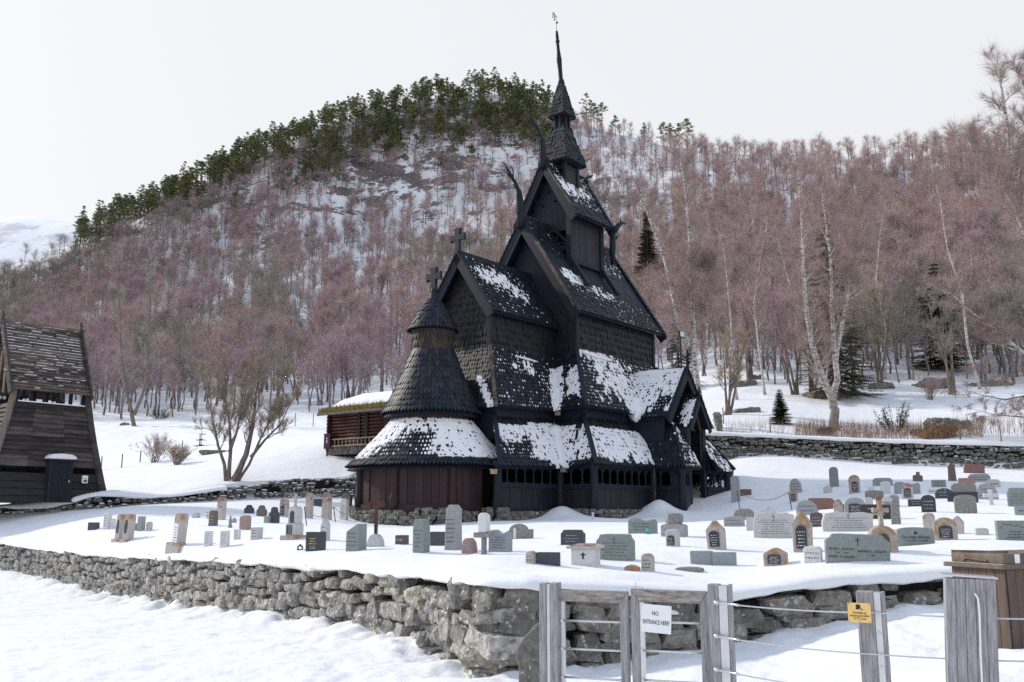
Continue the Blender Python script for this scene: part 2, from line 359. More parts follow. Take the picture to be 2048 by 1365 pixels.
# ------------------------------------------------------------------ camera, light, world
cam = bpy.data.cameras.new('camera'); co = bpy.data.objects.new('camera', cam); COL.objects.link(co)
co.location = (0, 0, EYE); co.rotation_euler = (math.pi/2+T, 0, 0)
cam.sensor_width = 36; cam.lens = F/2048*36; cam.clip_end = 6000; cam.clip_start = .1
sc.camera = co
SUN_EL, SUN_AZ = math.radians(31), math.radians(-61)          # azimuth from +Y towards +X
sd = Vector((math.sin(SUN_AZ)*math.cos(SUN_EL), math.cos(SUN_AZ)*math.cos(SUN_EL), math.sin(SUN_EL)))
sl = bpy.data.lights.new('sun', 'SUN'); so = bpy.data.objects.new('sun', sl); COL.objects.link(so)
sl.energy = 2.8; sl.angle = math.radians(4); sl.color = (1, .93, .84)
so.rotation_euler = sd.to_track_quat('Z', 'Y').to_euler()
w = bpy.data.worlds.new('World'); sc.world = w; w.use_nodes = True; nt = w.node_tree
bg = nt.nodes['Background']; sky = nt.nodes.new('ShaderNodeTexSky'); sky.sky_type = 'NISHITA'; sky.sun_disc = False
sky.sun_elevation = SUN_EL; sky.sun_rotation = SUN_AZ; sky.dust_density = 3; sky.air_density = 1
# thin cloud layer over the clear sky
tc = nt.nodes.new('ShaderNodeTexCoord'); cn = nt.nodes.new('ShaderNodeTexNoise'); cn.inputs['Scale'].default_value = 1.6; cn.inputs['Detail'].default_value = 4
nt.links.new(tc.outputs['Generated'], cn.inputs['Vector'])
cr = nt.nodes.new('ShaderNodeValToRGB'); cr.color_ramp.elements[0].position = .2; cr.color_ramp.elements[0].color = (7.55,7.68,7.9,1); cr.color_ramp.elements[1].position = .8; cr.color_ramp.elements[1].color = (7.8,7.9,8.1,1)
nt.links.new(cn.outputs[0], cr.inputs[0])
mx = nt.nodes.new('ShaderNodeMix'); mx.data_type = 'RGBA'; mx.inputs[0].default_value = .9
sz = nt.nodes.new('ShaderNodeSeparateXYZ'); nt.links.new(tc.outputs['Generated'], sz.inputs[0])
zr_w = nt.nodes.new('ShaderNodeValToRGB'); zr_w.color_ramp.elements[0].position = .52; zr_w.color_ramp.elements[0].color = (1,1,1,1); zr_w.color_ramp.elements[1].position = .9; zr_w.color_ramp.elements[1].color = (.64,.80,1.10,1)
nt.links.new(sz.outputs[2], zr_w.inputs[0]); mw_ = nt.nodes.new('ShaderNodeMix'); mw_.data_type = 'RGBA'; mw_.blend_type = 'MULTIPLY'; mw_.inputs[0].default_value = 1
nt.links.new(cr.outputs[0], mw_.inputs[6]); nt.links.new(zr_w.outputs[0], mw_.inputs[7])
nt.links.new(sky.outputs[0], mx.inputs[6]); nt.links.new(mw_.outputs[2], mx.inputs[7]); nt.links.new(mx.outputs[2], bg.inputs[0])
bg.inputs[1].default_value = .1
vs = sc.view_settings; vs.view_transform = 'Standard'; vs.look = 'None'; vs.exposure = .27; vs.gamma = 1
sc.cycles.use_denoising = False
sc.cycles.max_bounces = 6; sc.cycles.diffuse_bounces = 3; sc.cycles.transparent_max_bounces = 4

# ------------------------------------------------------------------ ground sheet
def make_ground():
    na, nr = 900, 1150
    ang = np.linspace(-math.radians(50), math.radians(50), na)
    rr = np.exp(np.linspace(math.log(2.0), math.log(620.0), nr))
    A_, R_ = np.meshgrid(ang, rr)
    X = R_*np.tan(A_)*1.0; Yv = R_
    X = R_*np.sin(A_)*1.25; Yv = R_*np.cos(A_)**.5
    Z = H(X.ravel(), Yv.ravel()).reshape(X.shape)
    V = np.stack([X, Yv, Z], -1).reshape(-1, 3)
    i = np.arange(nr-1)[:,None]*na + np.arange(na-1)[None]
    Fc = np.stack([i, i+1, i+1+na, i+na], -1).reshape(-1, 4)
    me = bpy.data.meshes.new('ground')
    me.vertices.add(len(V)); me.vertices.foreach_set('co', V.ravel().astype(np.float32))
    me.loops.add(Fc.size); me.loops.foreach_set('vertex_index', Fc.ravel().astype(np.int32))
    me.polygons.add(len(Fc)); me.polygons.foreach_set('loop_start', np.arange(0, Fc.size, 4, dtype=np.int32))
    me.polygons.foreach_set('loop_total', np.full(len(Fc), 4, dtype=np.int32))
    me.update(calc_edges=True); me.validate()
    me.polygons.foreach_set('use_smooth', [True]*len(me.polygons))
    me.materials.append(M['ground'])
    o = bpy.data.objects.new('ground', me); COL.objects.link(o); tag(o, kind='structure')
make_ground()
# wide apron under and behind the camera, and far plain to the horizon
mb = MB(); mb.add([(-2500,-300,-2.2),(2500,-300,-2.2),(2500,3200,-2.2),(-2500,3200,-2.2)], [(0,1,2,3)]); tag(mb.build('snow_plain', M['snow']), kind='structure')
# far snowy mountain at the left
def mountain():
    mb = MB(); nx, ny = 90, 16; V = []
    for j in range(ny):
        for i in range(nx):
            u = -900+i*22; Y = 1500+j*60
            top = 415 + abs(u-40)*.02 + 34*float(fbm(np.array([u/170.]), np.array([1.7]), 40)) + max(0, u-250)*.25
            v = 720-(720-top)*math.sin(min(1, (j+.2)/9)*math.pi/2) + 10*float(fbm(np.array([u/60.]), np.array([j*.5]), 44))
            if j > 9: v += (j-9)*25
            V.append(tuple(at(u, v, Y)))
    mb.v = V; mb.f = [[j*nx+i, j*nx+i+1, (j+1)*nx+i+1, (j+1)*nx+i] for j in range(ny-1) for i in range(nx-1)]; mb.m = [0]*len(mb.f)
    m, nt, b = new_mat('mountain_snow'); n = noise(nt, .012, 8, .7); r = ramp(nt, n.outputs[0], [(.42, (.55,.57,.62)), (.5, (.82,.84,.88))]); nt.links.new(r.outputs[0], b.inputs['Base Color']); b.inputs['Roughness'].default_value = .9
    tag(mb.build('mountain', m, smooth=True), kind='structure')
mountain()

# ================================================================== the stave church
BZ = 1.75
church = empty('stave_church', (O[0], O[1], BZ), math.atan2(-WV[1], -WV[0]))
tag(church, 'black tarred wooden stave church with tiered shingled roofs and dragon heads, in the snowy graveyard', 'church')
def cb(mb, name, mats, parent=None, smooth=False): return mb.build(name, mats, parent or church, smooth, dz=-BZ)
def V3(*a): return Vector(a)
def shingle_outline(w_, l_, tip):
    if tip == 'point': return [(-w_/2, l_), (-w_/2, l_*.40), (0, 0), (w_/2, l_*.40), (w_/2, l_)]
    return [(-w_/2, l_), (-w_/2, l_*.44), (-w_*.37, l_*.20), (-w_*.14, l_*.03), (w_*.14, l_*.03), (w_*.37, l_*.20), (w_/2, l_*.44), (w_/2, l_)]
def one_shingle(mb, p, x, y, n, w_, l_, th, tip):
    ol = shingle_outline(w_, l_, tip); k = len(ol); vs = []; tl = .045*random.uniform(.5,1.5)
    for lift in (th, 0):
        for a, b in ol:
            h = lift + tl*(1-b/l_)*(1 if lift else .6)
            q = p + x*a + y*b + n*h; vs.append((q.x, q.y, q.z))
    fs = [tuple(range(k))[::-1]]
    for i in range(k-1): fs.append((i, i+1, i+1+k, i+k))
    mb.add(vs, fs)
def pillow(mb, p, x, y, n, w_, l_, h_, big):
    """a cushion of snow caught on one shingle"""
    if big: r = [(-.5,-.02),(-.42,-.12),(.0,-.2),(.42,-.12),(.5,-.02),(.5,.98),(-.5,.98)]
    else: r = [(-.5,.25),(-.28,0),(.28,0),(.5,.25),(.42,.9),(0,1),(-.42,.9)]
    vs = []; j = ru(-.06,.06); c = ru(.7, 1.4)
    for a, b in r:
        q = p + x*(a*w_*c+j*w_) + y*(b*l_) + n*.02; vs.append(tuple(q))
    for a, b in r:
        q = p + x*(a*w_*c*.72+j*w_) + y*((b-.45)*l_*.75+.45*l_) + n*(h_*(.75+.5*R())); vs.append(tuple(q))
    k = len(r); fs = [tuple(range(k, 2*k))]
    for i in range(k): fs.append((i, (i+1)%k, (i+1)%k+k, i+k))
    mb.add(vs, fs)
def roof_patch(mb, A, B, C, D, w_=.17, e=.30, sag=0.0, hint=(0,0,1), snow=None, smb=None, tip='round', th=.028):
    """rows of shingles on the quad eave A-B, ridge D-C; snow(frac along, frac up, point) gives the snow cover"""
    A, B, C, D = map(Vector, (A, B, C, D)); hint = Vector(hint)
    nrm = (B-A).cross(D-A)
    if nrm.length < 1e-5: nrm = (C-A).cross(D-A)
    nrm.normalize()
    if nrm.dot(hint) < 0: nrm = -nrm
    def pt(f, t):
        L = A.lerp(D, t); Rr = B.lerp(C, t)
        return L.lerp(Rr, f) - nrm*(sag*4*t*(1-t))
    S_ = ((A+B)/2 - (C+D)/2).length; rows = max(2, round(S_/e)); S1 = S_/rows
    for i in range(rows):
        t0 = i/rows; t1 = min(1.0, t0+.02)
        L = pt(0, t0); Rr = pt(1, t0); wid = (Rr-L).length
        if wid < w_*.5: continue
        n = max(1, round(wid/w_)); x = (Rr-L).normalized(); odd = i % 2
        ph_ = ru(-.08,.08)
        for j in range(n + odd):
            f = (j + (.5 if not odd else 0) + ph_ + ru(-.05,.05))/n
            f = min(max(f, .25/n), 1-.25/n)
            p = pt(f, t0); up = (pt(f, min(1, t0+1/rows)) - pt(f, t0)); 
            if up.length < 1e-4: up = pt(f, t0) - pt(f, t0-1/rows)
            y = (up - x*up.dot(x)).normalized(); n2 = x.cross(y); n2 = n2 if n2.dot(nrm) > 0 else -n2
            yy = (up.normalized()*.5 + y*.5).normalized()
            jit = ru(-.02,.02)
            one_shingle(mb, p + yy*jit, (x + y*ru(-.02,.02)), yy, n2, w_*ru(.9,1.02), S1*1.9, th*ru(.8,1.3), tip)
            if snow and i < rows-0:
                c = snow(f, t0+.5/rows, p)
                if c > .12:
                    if c > .66: pillow(smb, p + yy*S1*ru(-.1,.15), x, yy, n2, w_*1.4, S1*1.5, .075, True)
                    else: pillow(smb, p + yy*S1*(.42-.2*c), x, yy, n2, w_*(.30+.72*c), S1*(.42+.75*c), .04+.03*c, False)
def cone_roof(mb, prof, cx, w_=.17, e=.3, snow=None, smb=None, a0=0, a1=2*math.pi, tip='round', sides=0, cy=0.0):
    """prof: [(r, z)] from eave to top; sides=4 gives a square pyramid"""
    Ls = [0]
    for (r0, z0), (r1, z1) in zip(prof, prof[1:]): Ls.append(Ls[-1] + math.hypot(r1-r0, z1-z0))
    def rz(s):
        s = min(max(s, 0), Ls[-1])
        for i in range(len(prof)-1):
            if s <= Ls[i+1]+1e-9:
                t = (s-Ls[i])/(Ls[i+1]-Ls[i]); return prof[i][0]+(prof[i+1][0]-prof[i][0])*t, prof[i][1]+(prof[i+1][1]-prof[i][1])*t
    rows = max(2, round(Ls[-1]/e)); S1 = Ls[-1]/rows
    for i in range(rows):
        s0 = i*S1; r0, z0 = rz(s0); r1, z1 = rz(s0+S1); dr = r1-r0; dz = z1-z0; l = math.hypot(dr, dz)
        n = max(5, round((a1-a0)*r0/w_))
        for j in range(n):
            a = a0 + (a1-a0)*(j + .5*(i % 2))/n
            rad = Vector((math.cos(a), math.sin(a), 0)); x = Vector((-math.sin(a), math.cos(a), 0))
            y = (rad*dr + Vector((0,0,dz))).normalized(); n2 = (rad*dz - Vector((0,0,dr))).normalized()
            p = Vector((cx, cy, z0)) + rad*r0
            one_shingle(mb, p, x, y, n2, (a1-a0)*r0/n*ru(.92,1.02), S1*1.9, .03*ru(.8,1.3), tip)
            if snow:
                c = snow(a, i/rows, p)
                if c > .12:
                    wr = (a1-a0)*r0/n
                    if c > .66: pillow(smb, p + y*S1*ru(-.1,.15), x, y, n2, wr*1.4, S1*1.5, .08, True)
                    else: pillow(smb, p + y*S1*(.42-.2*c), x, y, n2, wr*(.35+.65*c), S1*(.42+.7*c), .05+.03*c, False)
def vn(p, s, seed, o=3):
    return float(fbm(np.array([p[0]*s+p[2]*s*.7]), np.array([p[1]*s-p[2]*s*.5]), seed, o))
def clampf(x, a=0., b=1.): return max(a, min(b, x))
def blob(f, t, f0, t0, rf, rt): return math.exp(-((f-f0)/rf)**2-((t-t0)/rt)**2)
def slab(mb, A, B, C, D, th=.10, off=.03):
    A, B, C, D = map(Vector, (A, B, C, D)); n = (B-A).cross(D-A)
    if n.length < 1e-5: n = (C-A).cross(D-A)
    n.normalize()
    if n.z < 0: n = -n
    vs = [tuple(p - n*off) for p in (A,B,C,D)] + [tuple(p - n*(off+th)) for p in (A,B,C,D)]
    mb.add(vs, [(0,1,2,3),(7,6,5,4),(0,4,5,1),(1,5,6,2),(2,6,7,3),(3,7,4,0)])
def roof_part(name, patches, parent=None, sheet_snow=None):
    """patches: (A,B,C,D,opts); returns the roof with its snow as a child"""
    mb = MB(); sm = MB(); un = MB()
    for A, B, C, D, o_ in patches:
        slab(un, A, B, C, D)
        roof_patch(mb, A, B, C, D, smb=sm, **o_)
    r = cb(mb, name, M['shingle'], parent)
    cb(un, 'roof_boarding', M['tar'], r)
    if sm.v: cb(sm, 'roof_snow', M['snow'], r)
    return r
def verge(mb, E_, Sa, za, Sb, zb, w_=.10, h=.42, m=0, axis='S'):
    """bargeboard from eave (Sa,za) to apex (Sb,zb) in the plane E=E_"""
    p = (E_, Sa, za) if axis == 'S' else (Sa, E_, za); q = (E_, Sb, zb) if axis == 'S' else (Sb, E_, zb)
    d = Vector(q)-Vector(p); dn = d.normalized(); side = Vector((1,0,0)) if axis == 'S' else Vector((0,1,0))
    x = side; y = dn.cross(x); y = y if y.z > 0 else -y
    P0 = Vector(p) - dn*.12 - y*(h*.45); P1 = Vector(q) - y*(h*.45)
    mb.beam(P0, P1, h, w_, up=tuple(x), m=m)
    n = int(d.length/.34)
    for i in range(n):                                  # lapped cover boards along the verge
        c0 = Vector(p) + dn*(i*d.length/n) + y*.03; c1 = c0 + dn*(d.length/n*1.1) + y*.05
        mb.beam(c0, c1, w_*2.3, .05, up=tuple(y), m=m)
def gable_fill(mb, E0, E1, hs, z0, z1, zr):
    mb.prism([(-hs, z0), (hs, z0), (hs, z1), (0, zr), (-hs, z1)], E0, E1, 'x')
SH = dict(w_=.165, e=.235)
NL, NS, NE = -7.75, 3.1, 0.0
# --- stone foundation under the sills
def stone_row(mb, path, z0, z1, size=.35, depth=.3, out=1, seed=1, squash=.6):
    rnd = random.Random(seed); 
    seg = [Vector((a[0], a[1], 0)) for a in path]
    for a, b in zip(seg, seg[1:]):
        L = (b-a).length; d = (b-a).normalized(); nn = Vector((d.y, -d.x, 0))*out
        z = z0
        while z < z1-.04:
            hh = size*squash*rnd.uniform(.6, 1.2); x = rnd.uniform(-.2, 0)
            while x < L:
                ww = size*rnd.uniform(.7, 1.7)
                stone(mb, a + d*(x+ww/2) + Vector((0,0,z+hh/2)) , d, nn, ww*.52, depth, hh*.56, rnd)
                x += ww
            z += hh*.95
def stone(mb, c, d, nn, hw, hd, hh, rnd, n=3):
    """one rough, rounded boulder"""
    g = [-1, -.45, .45, 1]; idx = {}; vs = []; fs = []
    p1 = rnd.uniform(4.5, 12); sk = rnd.uniform(-.22,.22); sk2 = rnd.uniform(-.2,.2); rot = rnd.uniform(-.12,.12)
    tw = rnd.uniform(.72,1.0); bw = rnd.uniform(.82,1.05)
    U = Vector((0,0,1))
    def vert(a, b, e):
        k = (a, b, e)
        if k in idx: return idx[k]
        L = (abs(a)**p1+abs(b)**p1+abs(e)**p1)**(1/p1)
        x, y, z = a/L, b/L, e/L
        m_ = max(abs(a), abs(b), abs(e)); x *= m_; y *= m_; z *= m_
        j = .085
        x += rnd.uniform(-j, j); y += rnd.uniform(-j, j); z += rnd.uniform(-j, j)
        x *= (tw if z > 0 else bw); x += sk*z; z += sk2*x
        p = c + d*(x*hw) + nn*(y*hd) + U*(z*hh + x*hw*rot)
        idx[k] = len(vs); vs.append(tuple(p)); return idx[k]
    for ax in range(3):
        for s in (-1, 1):
            for i in range(3):
                for j in range(3):
                    q = []
                    for (ii, jj) in ((i,j),(i+1,j),(i+1,j+1),(i,j+1)):
                        t = [0,0,0]; t[ax] = s; t[(ax+1)%3] = g[ii]; t[(ax+2)%3] = g[jj]; q.append(vert(*t))
                    fs.append(q if s > 0 else q[::-1])
    mb.add(vs, fs)
AE = 7.45
fm = MB()
arc = [(AE+3.42*math.cos(a), 3.42*math.sin(a)) for a in np.linspace(-1.9, 1.35, 22)]
stone_row(fm, arc, 1.25, 1.95, .36, .26, 1, 5)
stone_row(fm, [(7.6, 4.2), (3.1, 4.2)], 1.3, 1.92, .36, .26, -1, 6)
stone_row(fm, [(3.1, 4.2), (3.1, 6.1), (-1.5, 6.1)], 1.3, 1.9, .36, .26, 1, 8)
stone_row(fm, [(7.6, 3.2), (7.6, 4.3)], 1.25, 1.95, .36, .26, 1, 9)
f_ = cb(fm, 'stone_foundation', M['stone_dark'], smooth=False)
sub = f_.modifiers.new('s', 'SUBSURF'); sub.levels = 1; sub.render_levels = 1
# --- core walls
mb = MB()
mb.box((NL, -NS, 5.5), (0, NS, 12.25)); gable_fill(mb, NL+.02, -.02, NS-.02, 12, 12.2, 17.2)
cb(mb, 'nave_wall', M['tar'])
mb = MB(); mb.box((-.2, -1.7, 5.5), (5.3, 1.7, 11.5)); gable_fill(mb, 0, 5.28, 1.68, 11.4, 11.6, 14.15)
cb(mb, 'chancel_wall', M['tar'])
mb = MB()   # shingled faces of both upper walls
wt = dict(w_=.15, e=.34, tip='point', th=.02)
for A, B, C, D, h in (((0,NS+.02,10.0),(NL,NS+.02,10.0),(NL,NS+.02,12.2),(0,NS+.02,12.2),(0,1,0)), ((.02,1.7,9.8),(.02,NS,9.8),(.02,NS,12.3),(.02,1.7,12.3),(1,0,0)),
                      ((5.3,1.72,9.6),(0,1.72,9.6),(0,1.72,11.6),(5.3,1.72,11.6),(0,1,0)), ((5.32,-1.7,9.6),(5.32,1.7,9.6),(5.32,1.7,11.6),(5.32,-1.7,11.6),(1,0,0)),
                      ((5.32,-1.6,11.6),(5.32,1.6,11.6),(5.32,.1,14.0),(5.32,-.1,14.0),(1,0,0))):
    roof_patch(mb, A, B, C, D, hint=h, **wt)
cb(mb, 'wall_shingles', M['shingle_wall'])
for (e, s, z0, z1) in ((.03,NS+.03,9.9,12.2),(NL,NS+.03,9.9,12.2),(5.33,1.75,9.5,11.6)):
    mb = MB(); mb.box((e-.14, s-.14, z0), (e+.09, s+.09, z1)); cb(mb, 'corner_post', M['tar'])
# --- nave roof
def s_nave(f, t, p):
    b = .20 + .6*(vn(p, .9, 60)-.5) + .34*(R()-.5)
    b += .75*blob(f, t, .17, .45, .12, .09) + .35*blob(f, t, .3, .35, .2, .12) + .25*blob(f, t, .8, .75, .12, .2) + .22*blob(f,t,.55,.3,.25,.12)
    b -= .45*blob(f, t, .05, .12, .35, .12) + .25*blob(f, t, .12, .7, .15, .15)
    return b
def s_off(f, t, p): return 0
zr, ze = 17.7, 12.1
def s_sparse(f, t, p): return .2+.5*(R()-.5)
roof_part('nave_roof', [((.6,3.65,ze),(-8.35,3.65,ze),(-8.35,0.02,zr),(.6,.02,zr), dict(snow=s_nave, sag=.10, **SH)),
                        ((-8.35,-3.65,ze),(.6,-3.65,ze),(.6,-.02,zr),(-8.35,-.02,zr), dict(snow=s_sparse, **SH))])
mb = MB()
for s in (1, -1): verge(mb, .62, s*3.7, ze-.05, 0, zr+.08, h=.5)
cb(mb, 'bargeboard', M['tar'])
mb = MB(); 
mb.beam((.74,3.3,ze+.62),(.74,1.15,zr-1.5), .12, .09, up=(1,0,0)); 
n_ = 16
for i in range(n_):
    t = i/n_; a = Vector((.70,3.55,ze+.18)).lerp(Vector((.70,1.0,zr-1.45)), t); d = Vector((0,-2.55,4.2)).normalized()
    mb.beam(a, a+d*.30, .16, .07, up=(0,.85,.5))
cb(mb, 'weather_board', M['verge'])  # sunlit warmth of the right bargeboard painted as board colour
mb = MB()
for s in (1,): verge(mb, -8.37, s*3.7, ze-.05, 0, zr+.08, h=.5)
cb(mb, 'bargeboard', M['tar'])
mb = MB(); mb.beam((.7,0,zr+.12),(-8.4,0,zr+.12), .16, .30)
for i in range(24): mb.box((-8.3+i*.38, -.05, zr+.2), (-8.3+i*.38+.22, .05, zr+.36))
cb(mb, 'ridge_board', M['tar'])
# --- chancel roof
def s_ch(f, t, p):
    b = .10 + .5*(vn(p, 1.1, 61)-.5) + .45*(R()-.5) + .72*blob(f, t, .38, .70, .30, .22) + .4*blob(f, t, .62, .5, .2, .2)
    return b - .8*max(0, f-.75)*4*(1) * .6
zr2, ze2 = 14.56, 11.4
roof_part('chancel_roof', [((5.75,2.2,ze2),(-.0,2.2,ze2),(-.0,.02,zr2),(5.75,.02,zr2), dict(snow=s_ch, sag=.05, **SH)),
                           ((0,-2.2,ze2),(5.75,-2.2,ze2),(5.75,-.02,zr2),(0,-.02,zr2), dict(snow=s_sparse, **SH))])
mb = MB()
for s in (1, -1): verge(mb, 5.78, s*2.25, ze2-.05, 0, zr2+.06, h=.42)
cb(mb, 'bargeboard', M['tar'])
mb = MB(); mb.beam((5.9,0,zr2+.1),(0,0,zr2+.1), .16, .22); cb(mb, 'ridge_board', M['tar'])
def cross_mb(cx, cy, z0, h, arm, th, zr_=.62, flare=1.5):
    mb = MB(); a = th/2; b = a*flare; za = z0+h*zr_
    ax = -1  # the cross faces the chancel gable: arms along S
    t = .09
    mb.prism([(-b*.9, z0), (b*.9, z0), (a, z0+h*.25), (a, za-a), (arm*.7, za-a), (arm, za-b), (arm, za+b), (arm*.7, za+a), (a, za+a), (b, z0+h), (-b, z0+h), (-a, za+a), (-arm*.7, za+a), (-arm, za+b), (-arm, za-b), (-arm*.7, za-a), (-a, za-a), (-a, z0+h*.25)], cx-t, cx+t, 'x')
    return mb
cb(cross_mb(5.78, 0, zr2+.05, 1.3, .46, .26), 'gable_cross', M['tar'])
# --- triforium (aisle) roofs
def s_ais_n(f, t, p):
    b = .37 + .7*(vn(p, .8, 62)-.5) + .36*(R()-.5) + .5*blob(f, t, .15, .95, .2, .06) - .35*blob(f, t, .1, .05, .9, .10)
    b += 1.2*math.exp(-((f-.40-.02*t)/.045)**2)*(t < .85) + .35*blob(f, t, .3, .5, .2, .4)
    return b
def s_ais_e(f, t, p): return .75*blob(f, t, .7, .42, .35, .25) + .9*math.exp(-(f/.22)**2)*(t<.8) + .3 + .5*(R()-.5) - (.9 if t > .78 else 0)- .3*(t<.12)
def s_ais_c(f, t, p):
    b = .18 + .6*(vn(p, .9, 63)-.5) + .45*(R()-.5) + 1.1*math.exp(-((1-f)/.075)**2)*(t < .78) + .25*blob(f, t, .72, .5, .2, .35) + .3*blob(f,t,.45,.75,.2,.1)
    return b
def s_ais_ce(f, t, p): return 1.3*math.exp(-((f-(.965-.26*t))/.035)**2)*(t<.48) + .05
ae1, ae2 = 6.95, 6.65
roof_part('aisle_roof', [((1.75,4.85,ae1),(-9.5,4.85,ae1),(NL,NS,10.2),(0,NS,10.2), dict(snow=s_ais_n, sag=.06, **SH)),
                         ((1.75,3.12,ae1-.05),(1.75,4.85,ae1),(0,NS,10.2),(0,1.7,9.85), dict(snow=s_ais_e, sag=.04, **SH)),
                         ((6.5,3.1,ae2),(1.75,3.1,ae1-.1),(0,1.7,9.85),(5.3,1.7,9.75), dict(snow=s_ais_c, sag=.06, **SH)),
                         ((6.5,-3.1,ae2),(6.5,3.1,ae2),(5.3,1.7,9.75),(5.3,-1.7,9.75), dict(snow=s_ais_ce, sag=.04, **SH)),
                         ((1.75,-3.1,ae1),(6.5,-3.1,ae2),(5.3,-1.7,9.75),(0,-1.7,9.85), dict(snow=s_sparse, w_=.3, e=.4)),
                         ((-9.5,-4.85,ae1),(1.75,-4.85,ae1),(0,-NS,10.2),(NL,-NS,10.2), dict(snow=s_sparse, w_=.3, e=.4)),
                         ((1.75,-4.85,ae1),(1.75,-3.1,ae1),(0,-1.7,9.85),(0,-NS,10.2), dict(w_=.3, e=.4)),
                         ((-9.5,4.85,ae1),(-9.5,-4.85,ae1),(NL,-NS,10.2),(NL,NS,10.2), dict(w_=.3, e=.4))])
def hipboard(pts, m='tar', w_=.2, h=.16):
    mb = MB()
    for p, q in zip(pts, pts[1:]): mb.beam(Vector(p)+Vector((0,0,.08)), Vector(q)+Vector((0,0,.08)), w_, h)
    return cb(mb, 'hip_board', M[m])
hipboard([(0,NS,10.25),(1.05,4.15,8.2),(1.85,4.95,ae1-.03)], 'tar'); hipboard([(5.3,1.7,9.85),(6.0,2.5,8.1),(6.6,3.2,ae2-.05)], 'verge', .17)
# thick ridge of snow lying along the foot of the nave wall and in the valleys
def snow_tube(pts, rs, name='valley_snow', flat=.45, seed=3):
    mb = MB(); P_ = []; Q = []
    for i in range(len(pts)-1):
        k = max(2, int((Vector(pts[i+1])-Vector(pts[i])).length/.22))
        for j in range(k):
            t = j/k; P_.append(Vector(pts[i]).lerp(Vector(pts[i+1]), t)); Q.append((rs[i]*(1-t)+rs[i+1]*t)*ru(.82,1.18))
    P_.append(Vector(pts[-1])); Q.append(rs[-1]*.6)
    mb.tube([p - Vector((0,0,r*flat)) for p, r in zip(P_, Q)], Q, 10)
    o = cb(mb, name, M['snow'], smooth=True); return o
snow_tube([(-.3,NS+.20,10.10),(-1.5,NS+.22,10.04),(-3.0,NS+.24,10.0)], [.07,.12,.09]); snow_tube([(3.6,1.93,9.5),(2.6,1.95,9.48),(1.8,1.98,9.42)], [.04,.06,.03])
# --- middle wall bands
mb = MB(); mb.box((-9.0,-4.35,5.2),(1.25,4.35,7.3)); mb.box((0,-2.65,5.2),(6.05,2.65,7.0)); cb(mb, 'aisle_wall', M['tar'])
# --- gallery (lowest) roofs
def s_gn(f, t, p):
    b = .76 + .7*(vn(p, .7, 64)-.5) + .30*(R()-.5) - .9*(t < .10) - 1.2*(t > .80) + .5*blob(f, t, .22, .6, .12, .3)
    return b
def s_ge(f, t, p): return .62 + .45*(R()-.5) + .9*math.exp(-(f/.3)**2) - .5*(t < .1) - 1.2*(t > .82)
def s_gc(f, t, p):
    b = .74 + .7*(vn(p, .7, 65)-.5) + .30*(R()-.5) - .9*(t < .08+.1*(1-f)) - 1.2*(t > .78+.1*f) + .75*math.exp(-((1-f)/.28)**2) + .25*blob(f,t,.4,.75,.3,.2) - .45*blob(f,t,.1,.15,.3,.25)
    return b
ge = 4.02
roof_part('gallery_roof', [((3.27,6.37,ge),(-11.02,6.37,ge),(-9.0,4.35,6.45),(1.25,4.35,6.45), dict(snow=s_gn, sag=-.05, **SH)),
                           ((3.27,4.5,ge-.1),(3.27,6.37,ge),(1.25,4.35,6.45),(1.25,2.65,6.4), dict(snow=s_ge, sag=-.04, **SH)),
                           ((7.85,4.5,ge-.2),(3.27,4.5,ge-.1),(1.25,2.65,6.4),(6.05,2.65,6.2), dict(snow=s_gc, sag=-.05, **SH)),
                           ((-11.02,6.37,ge),(-11.02,-6.37,ge),(-9.0,-4.35,6.45),(-9.0,4.35,6.45), dict(w_=.3, e=.4)),
                           ((-11.02,-6.37,ge),(3.27,-6.37,ge),(1.25,-4.35,6.45),(-9.0,-4.35,6.45), dict(w_=.3, e=.4, snow=s_sparse)),
                           ((3.27,-4.5,ge),(7.85,-4.5,ge),(6.05,-2.65,6.2),(1.25,-2.65,6.4), dict(w_=.3, e=.4, snow=s_sparse))])
hipboard([(1.2,4.3,6.55),(2.3,5.4,5.35),(3.42,6.5,ge-.02)]); hipboard([(6.0,2.6,6.35),(6.95,3.6,5.15),(7.95,4.6,ge-.22)])
# fill under the valleys: small gutter heads
for p, q in (((3.0,4.45,3.80),(3.5,4.7,3.80)), ((7.9,4.15,3.62),(8.25,4.5,3.58)), ((1.5,3.0,6.72),(1.85,3.2,6.68))):
    mb = MB(); mb.beam(p, q, .26, .16); mb.beam(Vector(p)+Vector((0,0,.1)), Vector(q)+Vector((0,0,.1)), .34, .03); cb(mb, 'gutter_spout', M['pale_wood'] if p[0] > 7 else M['greybark'])
snow_tube([(1.9,3.05,6.0),(3.32,4.52,4.05)], [.42,.16]); snow_tube([(.35,2.1,9.0),(1.75,3.14,6.95)], [.30,.16])
